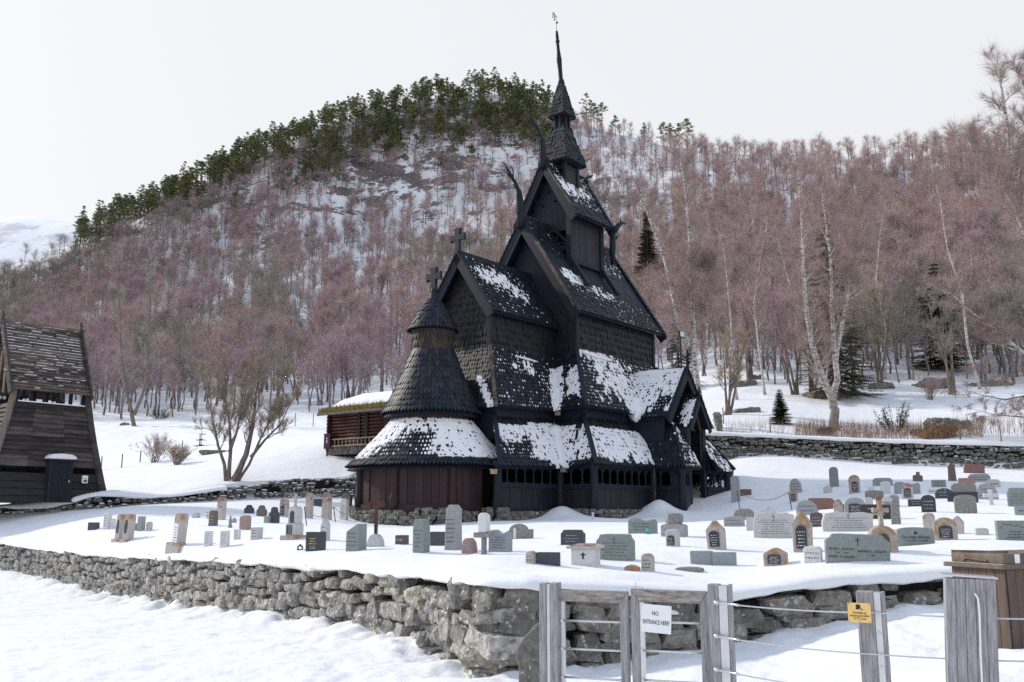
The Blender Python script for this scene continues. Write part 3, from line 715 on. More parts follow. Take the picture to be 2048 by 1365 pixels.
# --- gallery walls
def gallery(p, q, z0=1.8, ztop=4.0, rail=3.02, out=(0,1), open_=True, nb=None, arcn=None, mat='tar_board', bank=0):
    """board wall between two plan points with a rail and an arcade of baluster-shaped posts above"""
    p = Vector((*p, 0)); q = Vector((*q, 0)); L = (q-p).length; d = (q-p)/L; o = Vector((*out, 0))
    mb = MB(); n = nb or max(2, round(L/.42))
    def bx(x0, x1, y0, y1, za, zb, mm=0):
        nonlocal mb
        a = [p + d*x + o*y for x, y in ((x0,y0),(x1,y0),(x1,y1),(x0,y1))]
        mb.add([(v.x,v.y,za) for v in a]+[(v.x,v.y,zb) for v in a], [(0,3,2,1),(4,5,6,7),(0,1,5,4),(1,2,6,5),(2,3,7,6),(3,0,4,7)], mm)
    top = rail if open_ else ztop
    for i in range(n): bx(i*L/n+.008, (i+1)*L/n-.008, -.03, .02+ru(0,.03), z0+.2, top-.02)
    w_ = cb(mb, 'wall_boards', M[mat])
    mb = MB(); bx(0, L, -.08, .10, z0-.1, z0+.26); cb(mb, 'sill', M['tar']); mb = MB(); bx(0, L, -.1, .08, ztop-.12, ztop+.06); cb(mb, 'top_plate', M['tar'])
    if open_: mb = MB(); bx(0, L, -.08, .09, rail-.06, rail+.16); cb(mb, 'rail', M['tar'])
    if open_:
        mb = MB(); k = arcn or max(2, round(L/.62)); za = rail+.16; zb = ztop-.1; h = zb-za
        for i in range(1, k):
            c = p + d*(i*L/k)
            prof = [(.07,0),(.07,.10*h),(.035,.16*h),(.055,.30*h),(.035,.48*h),(.05,.55*h),(.035,.62*h),(.09,.80*h),(.17,.95*h),(.2,h)]
            mb.lathe([(r, za+z) for r, z in prof], (c.x, c.y), 10)
        cb(mb, 'arcade', M['tar'])
def post(e, s, z0=1.55, z1=4.1, r=.2):
    mb = MB(); mb.lathe([(r*1.12,z0),(r*1.15,z0+.75),(r*1.22,z0+.80),(r*1.05,z0+.86),(r*1.12,z0+.92),(r*.98,z0+1.0),(r*.9,z1-.3),(r*1.1,z1-.2),(r*1.1,z1)], (e, s), 18)
    cb(mb, 'gallery_post', M['tar'], smooth=True)
gallery((7.55,4.12),(3.1,4.12), out=(0,1)); gallery((3.05,4.2),(3.05,6.1), out=(1,0), arcn=3); gallery((3.0,6.1),(-2.2,6.1), out=(0,1), arcn=8)
gallery((-7.4,6.1),(-10.75,6.1), out=(0,1), arcn=5)
for e, s in ((7.62,4.18),(3.05,4.2),(3.05,6.12),(-2.2,6.15),(-10.8,6.12)): post(e, s)
mb = MB(); mb.box((-8,-5,1.6),(0.6,3.6,5.4)); mb.box((.5,-2,1.6),(6,2.2,5.4)); cb(mb, 'inner_wall', M['dark'])
mb = MB(); mb.box((-10.9,-6,3.9),(3,6,4.0)); mb.box((3,-4,3.9),(7.5,4,4.0)); cb(mb, 'gallery_ceiling', M['dark'])
mb = MB(); mb.box((-10.9,-6.1,1.6),(-10.7,4.4,4.0)); mb.box((-10.9,-6.2,1.6),(3,-6.05,4.0)); cb(mb, 'north_wall', M['tar'])
mb = MB(); mb.tube([(-1.55,6.62,4.0),(-1.6,6.62,1.6)], [.025,.025], 6); cb(mb, 'drain_chain', M['verge'])
# --- apse
def arc_wall():
    mb = MB(); n = 34; r = 3.34
    for i in range(n):
        a0 = -2.0 + 3.5*i/n; a1 = -2.0 + 3.5*(i+1)/n-.004; ro = r+ru(0,.035)
        vs = []
        for rr_ in (r-.08, ro):
            for a in (a0, a1): vs.append((AE+rr_*math.cos(a), rr_*math.sin(a)))
        v = [(x, y, z) for z in (2.1, 4.05) for x, y in (vs[0], vs[1], vs[3], vs[2])]
        mb.add(v, [(0,3,2,1),(4,5,6,7),(0,1,5,4),(1,2,6,5),(2,3,7,6),(3,0,4,7)])
    cb(mb, 'apse_boards', M['tar_red'])
    mb = MB()
    for z0, z1, ro in ((1.85, 2.22, r+.09), (3.88, 4.1, r+.06)):
        m_ = 40; 
        for i in range(m_):
            a0 = -2.0+3.5*i/m_; a1 = -2.0+3.5*(i+1)/m_
            v = [(AE+q*math.cos(a), q*math.sin(a), z) for z in (z0, z1) for q, a in ((r-.1,a0),(ro,a0),(ro,a1),(r-.1,a1))]
            mb.add(v, [(0,3,2,1),(4,5,6,7),(0,1,5,4),(1,2,6,5),(2,3,7,6),(3,0,4,7)])
    cb(mb, 'sill', M['tar_red'])
    for a in (-1.55,-1.12,-.42,.30,1.05):
        mb = MB(); c = (AE+(r+.07)*math.cos(a), (r+.07)*math.sin(a))
        mb.lathe([(.17,1.7),(.2,2.45),(.22,2.5),(.17,2.6),(.155,3.7),(.19,3.9),(.19,4.05)], c, 16); cb(mb, 'apse_post', M['tar_red'], smooth=True)
    mb = MB(); mb.lathe([(3.2,1.6),(3.2,4.0)], (AE,0), 32); cb(mb, 'apse_core', M['dark'])
arc_wall()
def s_ap(a, t, p):
    # a = 0 looks east; the camera sees roughly -1.0..1.3
    am = a if a < math.pi else a-2*math.pi
    b = .95 + .7*(vn(p, 1.0, 66)-.5) + .28*(R()-.5) - 1.5*(t < .16) - 1.4*(t > .84)
    b -= .75*blob(am, t, .35, .25, .55, .36)
    b -= 1.5*(am < -.62-.35*(t-.5)) 
    return b
mb = MB(); sm = MB(); cone_roof(mb, [(3.92,3.86),(3.3,4.45),(2.6,5.15),(1.75,6.15)], AE, .165, .27, s_ap, sm)
r_ = cb(mb, 'apse_roof', M['shingle']); cb(sm, 'roof_snow', M['snow'], r_)
mb = MB(); mb.lathe([(3.86,3.76),(3.25,4.37),(2.5,5.1),(1.7,6.08)], (AE,0), 32); mb.lathe([(2.25,6.2),(1.78,7.1),(1.25,8.4),(.98,9.2)], (AE,0), 28); cb(mb, 'roof_boarding', M['tar'], r_)
mb = MB(); cone_roof(mb, [(2.36,6.33),(2.05,6.85),(1.8,7.4),(1.36,8.4),(1.04,9.25)], AE, .18, .29); r_ = cb(mb, 'apse_upper_roof', M['shingle'])
mb = MB(); mb.lathe([(1.9,5.6),(1.95,6.4)], (AE,0), 24); cb(mb, 'apse_wall_band', M['tar_red'])
mb = MB(); mb.lathe([(.92,9.0),(.92,10.5)], (AE,0), 24); d_ = cb(mb, 'drum', M['tar'])
mb = MB(); cone_roof(mb, [(.97,9.15),(.95,9.8),(.97,10.5)], AE, .17, .33, tip='point'); cb(mb, 'drum_shingles', M['shingle_brown'], d_)
mb = MB(); cone_roof(mb, [(1.22,10.32),(1.0,10.75),(.72,11.25),(.42,11.65),(.13,11.98)], AE, .16, .24); mb.lathe([(1.1,10.34),(.92,10.7),(.66,11.2),(.36,11.6),(.1,11.95)], (AE,0), 20); cb(mb, 'turret_cap', M['shingle'])
mb = MB(); mb.lathe([(.24,11.9),(.2,12.05),(.16,12.25),(.19,12.3),(.15,12.36),(.12,12.5)], (AE,0), 12); k_ = cb(mb, 'finial', M['tar'])
cb(cross_mb(AE, 0, 12.35, 1.15, .46, .29, .62), 'turret_cross', M['tar'], k_)
# --- belfry on the nave ridge
BE0, BE1, BS = -1.9, -4.95, 1.45
for e in (BE0, BE1):
    for s in (-BS, BS): mb = MB(); mb.box((e-.16, s-.16, 14.4), (e+.16, s+.16, 18.5)); cb(mb, 'belfry_post', M['tar'])
mb = MB()
for e in (BE0, BE1):
    mb.box((e-.05, -BS, 17.5), (e+.05, BS, 17.85)); mb.box((e-.05, -BS, 16.35), (e+.05, BS, 16.62))
    for s in (-1, 1): mb.beam((e, s*BS, 16.6), (e, s*.5, 17.55), .14, .16, up=(1,0,0))
cb(mb, 'brace', M['tar'])
for s in (-BS, BS):
    mb = MB(); n = 8
    for i in range(n):
        x0 = BE1+.16+(BE0-BE1-.32)*i/n; x1 = BE1+.16+(BE0-BE1-.32)*(i+1)/n-.01
        mb.box((x0, s-.05, 15.75), (x1, s+.04+ru(0,.02), 18.4))
    cb(mb, 'belfry_boards', M['tar_board'])
    mb = MB(); sg = 1 if s > 0 else -1
    for e in (BE0, BE1): mb.beam((e, s+sg*.05, 15.8), (e, s+sg*1.15, 14.1), .22, .26, up=(1,0,0))
    mb.box((BE1, s-.09, 15.6), (BE0, s+.09, 15.85)); cb(mb, 'belfry_sill', M['tar'])
for e in (BE0, BE1):
    mb = MB()
    for i in range(7):
        s0 = -1.5+3.0*i/7; s1 = s0+3.0/7-.012; za = min(21.3, 18.15+(1.78-abs((s0+s1)/2))*1.9)
        mb.box((e-.06, s0, 17.85), (e-.02+ru(0,.02), s1, za-.1))
    o_ = cb(mb, 'gable_boards', M['tar'])
    if e == BE0:
        mb = MB()
        for (s, z) in ((0, 20.0), (-.45, 19.25), (.45, 19.35)):
            mb.tube([(e-.01, s, z), (e+.035, s, z)], [.09, .09], 12)
        cb(mb, 'sound_hole', M['dark'], o_)
zr3, ze3 = 21.75, 18.2
def s_bf(f, t, p): return .34 + .5*(R()-.5) + .55*blob(f, t, .35, .62, .4, .16) - .6*(t < .3)
roof_part('belfry_roof', [((-1.45,2.1,ze3),(-5.45,2.1,ze3),(-5.45,.02,zr3),(-1.45,.02,zr3), dict(snow=s_bf, sag=.05, **SH)),
                          ((-5.45,-2.1,ze3),(-1.45,-2.1,ze3),(-1.45,-.02,zr3),(-5.45,-.02,zr3), dict(**SH))])
mb = MB()
for s in (1, -1): verge(mb, -1.43, s*2.15, ze3-.1, 0, zr3+.08, h=.45)
cb(mb, 'bargeboard', M['tar']); mb = MB()
for s in (1, -1): verge(mb, -5.47, s*2.15, ze3-.1, 0, zr3+.08, h=.45)
cb(mb, 'bargeboard', M['tar'])
mb = MB(); mb.beam((-1.30,2.0,ze3+.45),(-1.30,.4,zr3-.6), .09, .05, up=(1,0,0)); cb(mb, 'weather_board', M['verge'])
# lantern stage
LE = -3.25
def sq(mb, h, z0, z1, t=.1):
    for e in (-h, h):
        for s in (-h, h): mb.box((LE+e-t, s-t, z0), (LE+e+t, s+t, z1))
mb = MB(); sq(mb, .62, 19.6, 22.2, .11)
for e in (-1, 1):
    mb.box((LE+e*.62-.05, -.6, 21.55), (LE+e*.62+.05, .6, 21.8)); mb.box((LE-.6, e*.62-.05, 21.55), (LE+.6, e*.62+.05, 21.8))
cb(mb, 'lantern_frame', M['tar'])
mb = MB(); 
for i in range(4): mb.box((LE-.5+i*.25, .58, 20.35), (LE-.5+i*.25+.24, .66, 21.7))
for i in range(4): mb.box((LE-.5+i*.25, -.66, 20.35), (LE-.5+i*.25+.24, -.58, 21.7))
cb(mb, 'lantern_boards', M['tar_board'])
def square_roof(mb, prof, e=.25, w_=.16, snow=None, smb=None):
    for (h0, z0), (h1, z1) in zip(prof, prof[1:]):
        for k in range(4):
            c = [(1,-1),(1,1),(-1,1),(-1,-1)]; a = c[k]; b = c[(k+1)%4]
            A = (LE+a[0]*h0, a[1]*h0, z0); B = (LE+b[0]*h0, b[1]*h0, z0); C = (LE+b[0]*h1, b[1]*h1, z1); D = (LE+a[0]*h1, a[1]*h1, z1)
            roof_patch(mb, A, B, C, D, w_, e, hint=((a[0]+b[0])/2, (a[1]+b[1])/2, .2), tip='point')
            mb.add([A, B, C, D], [(0,1,2,3)])
mb = MB(); square_roof(mb, [(1.03,21.95),(.80,22.75),(.56,23.6),(.42,24.15)]); mb.box((LE-.9,-.9,21.98),(LE+.9,.9,22.03)); cb(mb, 'lantern_roof', M['shingle'])
mb = MB(); mb.lathe([(.50,24.0),(.44,24.25),(.43,25.2)], (LE,0), 8)
for k in range(8):
    a = math.pi/8+k*math.pi/4; mb.beam((LE+.46*math.cos(a), .46*math.sin(a), 24.1), (LE+.46*math.cos(a), .46*math.sin(a), 25.2), .09, .09)
u_ = cb(mb, 'upper_drum', M['tar'])
mb = MB()
for k in (0, 1, 2, 3, 7):
    a = k*math.pi/4; mb.beam((LE+.43*math.cos(a), .43*math.sin(a), 24.5), (LE+.43*math.cos(a), .43*math.sin(a), 25.0), .08, .05, up=(math.cos(a), math.sin(a), 0))
cb(mb, 'slit_window', M['dark'], u_)
mb = MB(); square_roof(mb, [(.60,25.0),(.44,25.7),(.26,26.5),(.08,27.35)], .24, .14); mb.box((LE-.5,-.5,25.03),(LE+.5,.5,25.08)); cb(mb, 'spire_cap', M['shingle'])
def sp(z): return (LE + .42*max(0,(z-27.2)/3.3) , 0, z)
mb = MB(); pr = [(27.2,.15),(27.35,.19),(27.5,.13),(28.2,.13),(28.6,.15),(28.65,.17),(28.72,.14),(28.8,.17),(28.86,.14),(29.3,.10),(29.75,.09),(29.82,.13),(29.9,.13),(29.96,.09),(30.1,.10),(30.3,.085),(30.5,.07)]
mb.tube([sp(z) for z, r in pr], [r for z, r in pr], 12); s_ = cb(mb, 'spire', M['tar'], smooth=True)
mb = MB(); t0 = Vector(sp(30.5)); mb.tube([t0, t0+Vector((.05,0,.75))], [.018,.014], 6)
c0 = t0+Vector((.28,0,.85)); pts = [c0+Vector((.17*math.cos(a), .05*math.cos(a), .24*math.sin(a))) for a in np.linspace(-.8, 4.6, 18)]
mb.tube(pts, [.028]*18, 6); mb.tube([t0+Vector((.02,0,.55)), t0+Vector((-.12,0,.62)), t0+Vector((-.10,0,.72))], [.05,.04,.015], 6)
mb.tube([t0+Vector((.05,0,.75)), t0+Vector((.06,0,1.08))], [.014,.012], 5); mb.tube([t0+Vector((-.08,0,.97)), t0+Vector((.20,0,.97))], [.014,.014], 5)
cb(mb, 'weathervane', M['iron'], s_)
# --- dragon heads
def dragon(E0, z0, dirn, h, reach, r0, name='dragon_head'):
    d = Vector((dirn, 0, 0)); o = Vector((E0, 0, z0)); mb = MB()
    def q_(a, b, y=0): return o + d*(a*reach) + Vector((0, y, b*h))
    def tb(pts, ws, n=8): mb.tube([q_(*p) for p in pts], [r0*w_ for w_ in ws], n)
    tb([(0,-.22),(0,.12),(.02,.32),(.08,.48),(.20,.60),(.36,.70)], [1.25,1.1,.95,.80,.55,.45], 10)
    tb([(.33,.68),(.50,.76),(.66,.84),(.80,.93),(.92,.98),(1.08,1.0)], [.42,.50,.36,.24,.16,.06])        # skull and upper jaw
    tb([(.50,.74),(.66,.76),(.84,.82),(.98,.84)], [.30,.24,.16,.05])                                       # lower jaw
    tb([(.62,.80),(.82,.87),(.98,.91)], [.12,.10,.03], 6)                                                 # tongue
    tb([(.44,.78),(.42,.88),(.50,.97),(.60,.99)], [.22,.18,.12,.04], 6)                                   # horn
    tb([(.30,.68),(.24,.78),(.30,.86)], [.18,.12,.04], 6)
    tb([(.22,.56),(.36,.57),(.40,.63),(.34,.66)], [.20,.16,.14,.10], 6)                                   # curl under the throat
    for k in range(8):                                                                                     # pierced frill in front of the neck
        b = .02+.055*k
        tb([(.06,b),(.22,b+.012),(.25,b+.035),(.20,b+.05)], [.25,.16,.15,.10], 6)
    for k in range(6): b = .1+.08*k; tb([(-.05+.03*k*k/8,b),(-.18+.03*k*k/8,b+.035)], [.3,.06], 5)
    o_ = cb(mb, name, M['tar'], smooth=True); return o_
dragon(.70, zr+.15, 1, 2.7, 1.55, .20); dragon(-1.38, zr3+.1, 1, 2.35, 1.4, .175)
dragon(-8.45, zr+.05, -1, 1.5, .9, .2); dragon(-5.6, zr3-.35, -1, 1.0, .9, .17)
mb = MB(); mb.tube([(LE-1.0,.55,22.05),(LE-1.1,.7,22.3),(LE-1.35,.85,22.6),(LE-1.6,.9,22.75)], [.13,.12,.07,.02], 7); mb.tube([(LE-1.15,.75,22.4),(LE-1.2,.8,22.75)], [.06,.02], 5); cb(mb, 'corner_beast', M['greybark'], smooth=True)
mb = MB(); mb.tube([(-5.5,2.1,18.1),(-5.7,2.25,18.5),(-6.1,2.3,18.75),(-6.5,2.3,18.8)], [.17,.15,.09,.03], 7); mb.tube([(-5.9,2.28,18.65),(-6.0,2.28,19.05)], [.07,.02], 5); mb.tube([(-5.5,2.0,18.1),(-5.6,1.9,17.2),(-5.75,1.8,16.2)], [.16,.2,.12], 7); cb(mb, 'corner_beast', M['tar'], smooth=True)
# --- south porch
PE = -4.85
def s_po(f, t, p): return .80 + .30*(R()-.5) + 1.3*math.exp(-((f-.08)/.16)**2) + .4*(t > .8) - .5*(t < .12) - .35*blob(f,t,.75,.3,.3,.3)
roof_part('porch_roof', [((-2.75,4.7,6.65),(-2.75,6.8,6.65),(PE,6.8,9.3),(PE,3.3,9.3), dict(snow=s_po, hint=(1,0,1), **SH)),
                         ((-6.95,6.8,6.65),(-6.95,4.7,6.65),(PE,3.3,9.3),(PE,6.8,9.3), dict(snow=s_po, hint=(-1,0,1), **SH))])
mb = MB()
for s in (1, -1): verge(mb, 6.85, PE+s*2.15, 6.6, PE, 9.38, h=.36, axis='E')
cb(mb, 'bargeboard', M['tar'])
mb = MB(); mb.beam((PE,6.9,9.36),(PE,3.6,9.36), .12, .12)
for k in range(4): mb.tube([(PE,6.9-.0*k,9.35+.22*k),(PE,6.95+.12*(k%2),9.55+.22*k)], [.09,.05], 6)
mb.tube([(PE,6.9,9.3),(PE,6.95,10.4)], [.08,.05], 6); mb.box((PE-.3,6.86,9.9),(PE+.3,6.96,10.0)); cb(mb, 'ridge_ornament', M['tar'])
snow_tube([(PE,6.75,9.42),(PE,5.2,9.42),(PE,3.6,9.40)], [.13,.18,.2]); snow_tube([(-3.6,4.35,7.9),(-3.0,4.75,7.0),(-2.72,4.95,6.62)], [.42,.34,.18])
mb = MB(); mb.prism([(PE-1.9,6.6),(PE+1.9,6.6),(PE,9.05)], 6.25, 6.35, 'y'); cb(mb, 'porch_gable', M['dark'])
for x_ in (PE-1.85, PE+1.7): mb = MB(); mb.box((x_,4.2,5.4),(x_+.15,6.4,6.75)); cb(mb, 'porch_wall', M['tar'])
def s_pl(f, t, p): return 1.3*blob(f, t, .75, .5, .4, .5) + .3*(R()-.5)
roof_part('porch_front_roof', [((PE+1.1,6.4,6.25),(PE+1.1,7.5,6.25),(PE,7.5,7.8),(PE,6.4,7.8), dict(snow=s_pl, hint=(1,0,1), **SH)),
                               ((PE-1.1,7.5,6.25),(PE-1.1,6.4,6.25),(PE,6.4,7.8),(PE,7.5,7.8), dict(snow=s_pl, hint=(-1,0,1), **SH))])
mb = MB()
for s in (1, -1): verge(mb, 7.55, PE+s*1.13, 6.2, PE, 7.86, h=.26, axis='E', w_=.08)
cb(mb, 'bargeboard', M['tar'])
mb = MB(); mb.prism([(-.04,7.8),(.04,7.8),(.04,8.05),(.2,8.05),(.2,8.14),(.04,8.14),(.04,8.38),(-.04,8.38),(-.04,8.14),(-.2,8.14),(-.2,8.05),(-.04,8.05)], 7.5, 7.56, 'y')
mb.v = [(x+PE, y, z) for x, y, z in mb.v]; cb(mb, 'porch_cross', M['tar'])
mb = MB()
for e in (PE+.95, PE-.95):
    mb.box((e-.06, 6.3, 4.0), (e+.06, 7.3, 6.3))
cb(mb, 'porch_side_boards', M['tar_board'])
for e in (PE+.82, PE-.82):
    mb = MB(); mb.box((e-.14, 7.05, 1.7), (e+.14, 7.3, 6.25)); cb(mb, 'door_post', M['tar'])
mb = MB(); 
for s in (-1,1): mb.beam((PE+s*.70,7.2,6.0),(PE+s*.02,7.2,7.35), .08, .08); mb.beam((PE+s*.68,7.18,4.6),(PE+s*.68,7.18,6.0), .05, .08)
mb.beam((PE+.6,6.6,5.6),(PE-.2,6.6,4.6), .08, .06); cb(mb, 'door_arch', M['verge'])
mb = MB(); 
for i in range(6): mb.box((PE+.7-.235*i-.225, 6.0, 1.9), (PE+.7-.235*i, 6.05, 4.4))
cb(mb, 'door_leaf', M['tar_board']); 
mb = MB(); mb.box((PE-.75,6.7,1.55),(PE+.75,7.4,1.85)); cb(mb, 'door_step', M['greybark'])
def s_pg(f, t, p): return -.1 + .35*R()
def s_pgf(f, t, p): return .35 + .5*(R()-.5) + .2
pz = 4.03
roof_part('porch_gallery_roof', [((PE+2.75,5.6,pz),(PE+2.75,8.0,pz),(PE+1.25,6.6,6.35),(PE+1.25,4.4,6.35), dict(snow=s_pg, hint=(1,0,1), w_=.2, e=.33)),
                                 ((PE+2.75,8.0,pz),(PE+.95,8.0,pz),(PE+.95,6.6,6.3),(PE+1.25,6.6,6.35), dict(snow=s_pgf, hint=(0,1,1), **SH))])
roof_part('porch_gallery_roof', [((PE-.95,8.0,pz),(PE-2.75,8.0,pz),(PE-1.25,6.6,6.35),(PE-.95,6.6,6.3), dict(snow=s_pgf, hint=(0,1,1), **SH)),
                                 ((PE-2.75,8.0,pz),(PE-2.75,5.6,pz),(PE-1.25,4.4,6.35),(PE-1.25,6.6,6.35), dict(snow=s_pg, hint=(-1,0,1), w_=.2, e=.33))])
hipboard([(PE+1.2,6.55,6.42),(PE+2.8,8.05,pz+.02)], 'tar', .14, .1); hipboard([(PE-1.2,6.55,6.42),(PE-2.8,8.05,pz+.02)], 'tar', .14, .1)
gallery((PE+2.5,5.9),(PE+2.5,7.7), out=(1,0), arcn=3); gallery((PE+2.5,7.7),(PE+.95,7.3), out=(0,1), arcn=3)
gallery((PE-.95,7.3),(PE-2.5,7.7), out=(0,1), arcn=3); gallery((PE-2.5,7.7),(PE-2.5,6.2), out=(-1,0), arcn=3)
for e, s in ((PE+2.5,7.7),(PE-2.5,7.7)): post(e, s, r=.19)
mb = MB(); 
for s in (1,-1): mb.beam((PE+s*.95,7.45,4.05),(PE+s*.95,7.3,5.2), .1, .1)
cb(mb, 'eave_bracket', M['tar'])
# floodlight and camera beside the porch ridge
mb = MB(); mb.beam((PE+.1,6.6,9.4),(PE+.1,6.6,11.2), .07, .07); mb.beam((PE+1.1,6.6,10.75),(PE+.1,6.6,10.75), .06, .06)
mb.tube([(PE+.7,6.6,10.6),(PE+.7,6.6,10.45)], [.05,.12], 10); mb.tube([(PE+.7,6.6,10.45),(PE+.7,6.6,10.2)], [.13,.07], 10)
fl = cb(mb, 'lamp_bracket', M['iron']); mb = MB(); mb.box((PE-.12,6.62,11.1),(PE+.36,6.72,11.42)); x_ = cb(mb, 'floodlight', M['iron'], fl)
mb = MB(); mb.box((PE-.08,6.722,11.13),(PE+.32,6.735,11.39)); cb(mb, 'lamp_glass', M['floodlens'], fl)

# ================================================================== dry stone walls
def path_fn(pl, iz):
    pts = []
    for p in pl:
        u, Y = p[0], p[1]; b = at(u, p[3], Y); t = at(u, p[2], Y); pts.append((b.x, b.y, b.z, t.z))
    P = np.array(pts); d = np.concatenate([[0], np.cumsum(np.hypot(np.diff(P[:,0]), np.diff(P[:,1])))])
    def f(s):
        return Vector((np.interp(s, d, P[:,0]), np.interp(s, d, P[:,1]), 0)), float(np.interp(s, d, P[:,2])), float(np.interp(s, d, P[:,3]))
    return f, d
def build_wall(name, pl, mat, wmul, hmul, seed, snowp, s0=None, s1=None, depth=.34, subdiv=True, grow=None, gap=0.0, inset=.30, back=.5):
    f, d = path_fn(pl, 0); rnd = random.Random(seed); mb = MB(); sm = MB(); core = MB()
    s0 = d[0] if s0 is None else s0; s1 = d[-1] if s1 is None else s1
    level = -.25; row = 0; mx_h = 3.2
    x = s0; ph = rnd.uniform(0, 9)
    # courses follow the wall foot; each one wanders a little
    while level < mx_h:
        g0 = 1.0
        ch = rnd.uniform(.15, .27)*hmul
        x = s0 + rnd.uniform(-.3, 0)
        while x < s1:
            g = grow(x) if grow else 1.0
            ww = rnd.uniform(.22, .62)*wmul*g
            if rnd.random() < .18: ww *= 1.5
            c, zb, zt = f(x+ww/2); c2, _, _ = f(x+ww/2+.05); c1, _, _ = f(x+ww/2-.05)
            dd = (c2-c1); dd = dd.normalized() if dd.length > 1e-6 else Vector((1,0,0)); nn = Vector((dd.y, -dd.x, 0))
            wob = .07*math.sin(x*1.3+row*1.7+ph)+.05*math.sin(x*3.1+row)
            z = zb + level*g + wob + ch*g/2
            big = 1.0
            if rnd.random() < .10: big = rnd.uniform(1.3, 1.7)
            hh = ch*g*.53*big*rnd.uniform(.9,1.1)
            top = zt - hh + .05
            if z < top + rnd.uniform(-.05, .05) and rnd.random() > gap:
                pr = rnd.uniform(-.07, .05)
                cc = c + nn*(-inset+pr) + Vector((0,0,z))
                stone(mb, cc, dd, nn, ww*.49, depth, hh, rnd)
                if rnd.random() < snowp:
                    r = ww*rnd.uniform(.25,.5); q = cc + nn*(depth*.82) + Vector((0,0,hh*.80))
                    k = 8; vs = []
                    for lv, (ra, hh2) in enumerate(((1,-.02),(.8,.35),(.35,.5))):
                        for j in range(k):
                            a = 2*math.pi*j/k; vs.append(tuple(q + dd*(math.cos(a)*r*ra) + nn*(math.sin(a)*.11*ra) + Vector((0,0,hh2*.13*rnd.uniform(.7,1.2)))))
                    fs = [(lv*k+j, lv*k+(j+1)%k, (lv+1)*k+(j+1)%k, (lv+1)*k+j) for lv in range(2) for j in range(k)] + [tuple(range(2*k, 3*k))]
                    sm.add(vs, fs)
            x += ww*.97
        level += ch*.98; row += 1
    o = mb.build(name, mat, smooth=not subdiv)
    if not subdiv: m_ = o.modifiers.new('s', 'SUBSURF'); m_.levels = 1; m_.render_levels = 1
    tx = bpy.data.textures.new(name+'_rough', 'CLOUDS'); tx.noise_scale = .07; tx.noise_depth = 3
    if subdiv:
        m2 = o.modifiers.new('s2', 'SUBSURF'); m2.subdivision_type = 'SIMPLE'; m2.levels = 2; m2.render_levels = 2
        dm = o.modifiers.new('d', 'DISPLACE'); dm.texture = tx; dm.strength = .038; dm.mid_level = .5; dm.texture_coords = 'GLOBAL'
    n = int((s1-s0)/.5); vs = []; fs = []
    for i in range(n+1):
        s = s0+(s1-s0)*i/n; c, zb, zt = f(s); c2, _, _ = f(s+.1); dd = (c2-c); dd = dd.normalized() if dd.length > 1e-6 else dd0; dd0 = dd; nn = Vector((dd.y, -dd.x, 0))
        for off, z in ((-.32, zb-.5), (-.32, zt-.14), (-back, zt-.14), (-back, zb-.5)):
            p = c+nn*off; vs.append((p.x, p.y, z))
    for i in range(n):
        for k in range(4): a = i*4+k; b = i*4+(k+1)%4; fs.append((a, b, b+4, a+4))
    core.add(vs, fs); core.build('wall_core', M['core'], o)
    if sm.v:
        so_ = sm.build('ledge_snow', M['snow'], o, smooth=True)
        m_ = so_.modifiers.new('s', 'SUBSURF'); m_.levels = 1; m_.render_levels = 1
    return o, f, d
def grow_near(x): return 1.0 + .34*math.exp(-((x-gx0)/7.0)**2)

_, dtmp = path_fn(NW, 0); gx0 = dtmp[10]
ia, ib = dtmp[1], dtmp[9]+.15
w1, fN, dN = build_wall('dry_stone_wall', NW, M['stone'], .85, .80, 4, 0, ia, ib, grow=grow_near)
tag(w1, 'long dry stone wall of pale grey stones facing the snowy road, curving from far left to the gate', 'stone wall')
w2, _, _ = build_wall('dry_stone_wall', NW, M['stone_lichen'], 1.0, .95, 9, .05, ib-.1, dN[-1], grow=grow_near, depth=.3)
tag(w2, 'shaded stone wall with big lichen spotted blocks behind the wooden gate and wire fence', 'stone wall')
LBW = [(-700,41.5,1030,1052),(-100,43.5,1022,1040),(60,44.5,1010,1034),(220,45.5,985,1022),(330,46.5,993,1018),(450,48,975,1002),(560,50,960,1003),(722,52.2,952,1003),(800,60,945,1000)]
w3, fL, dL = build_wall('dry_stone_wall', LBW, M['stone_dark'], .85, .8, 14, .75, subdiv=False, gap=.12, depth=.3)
tag(w3, 'low tumbledown stone wall half buried in snow, running from the bell tower to the church', 'stone wall')
RBW = [(1300,66,865,915),(1405,61,868,919),(1750,58,883,926),(2100,55,893,941),(2700,51,905,960)]
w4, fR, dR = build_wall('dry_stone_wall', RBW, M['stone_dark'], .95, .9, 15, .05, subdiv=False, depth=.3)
tag(w4, 'dark mossy stone wall behind the graves at the right, capped with snow, below the birch wood', 'stone wall')
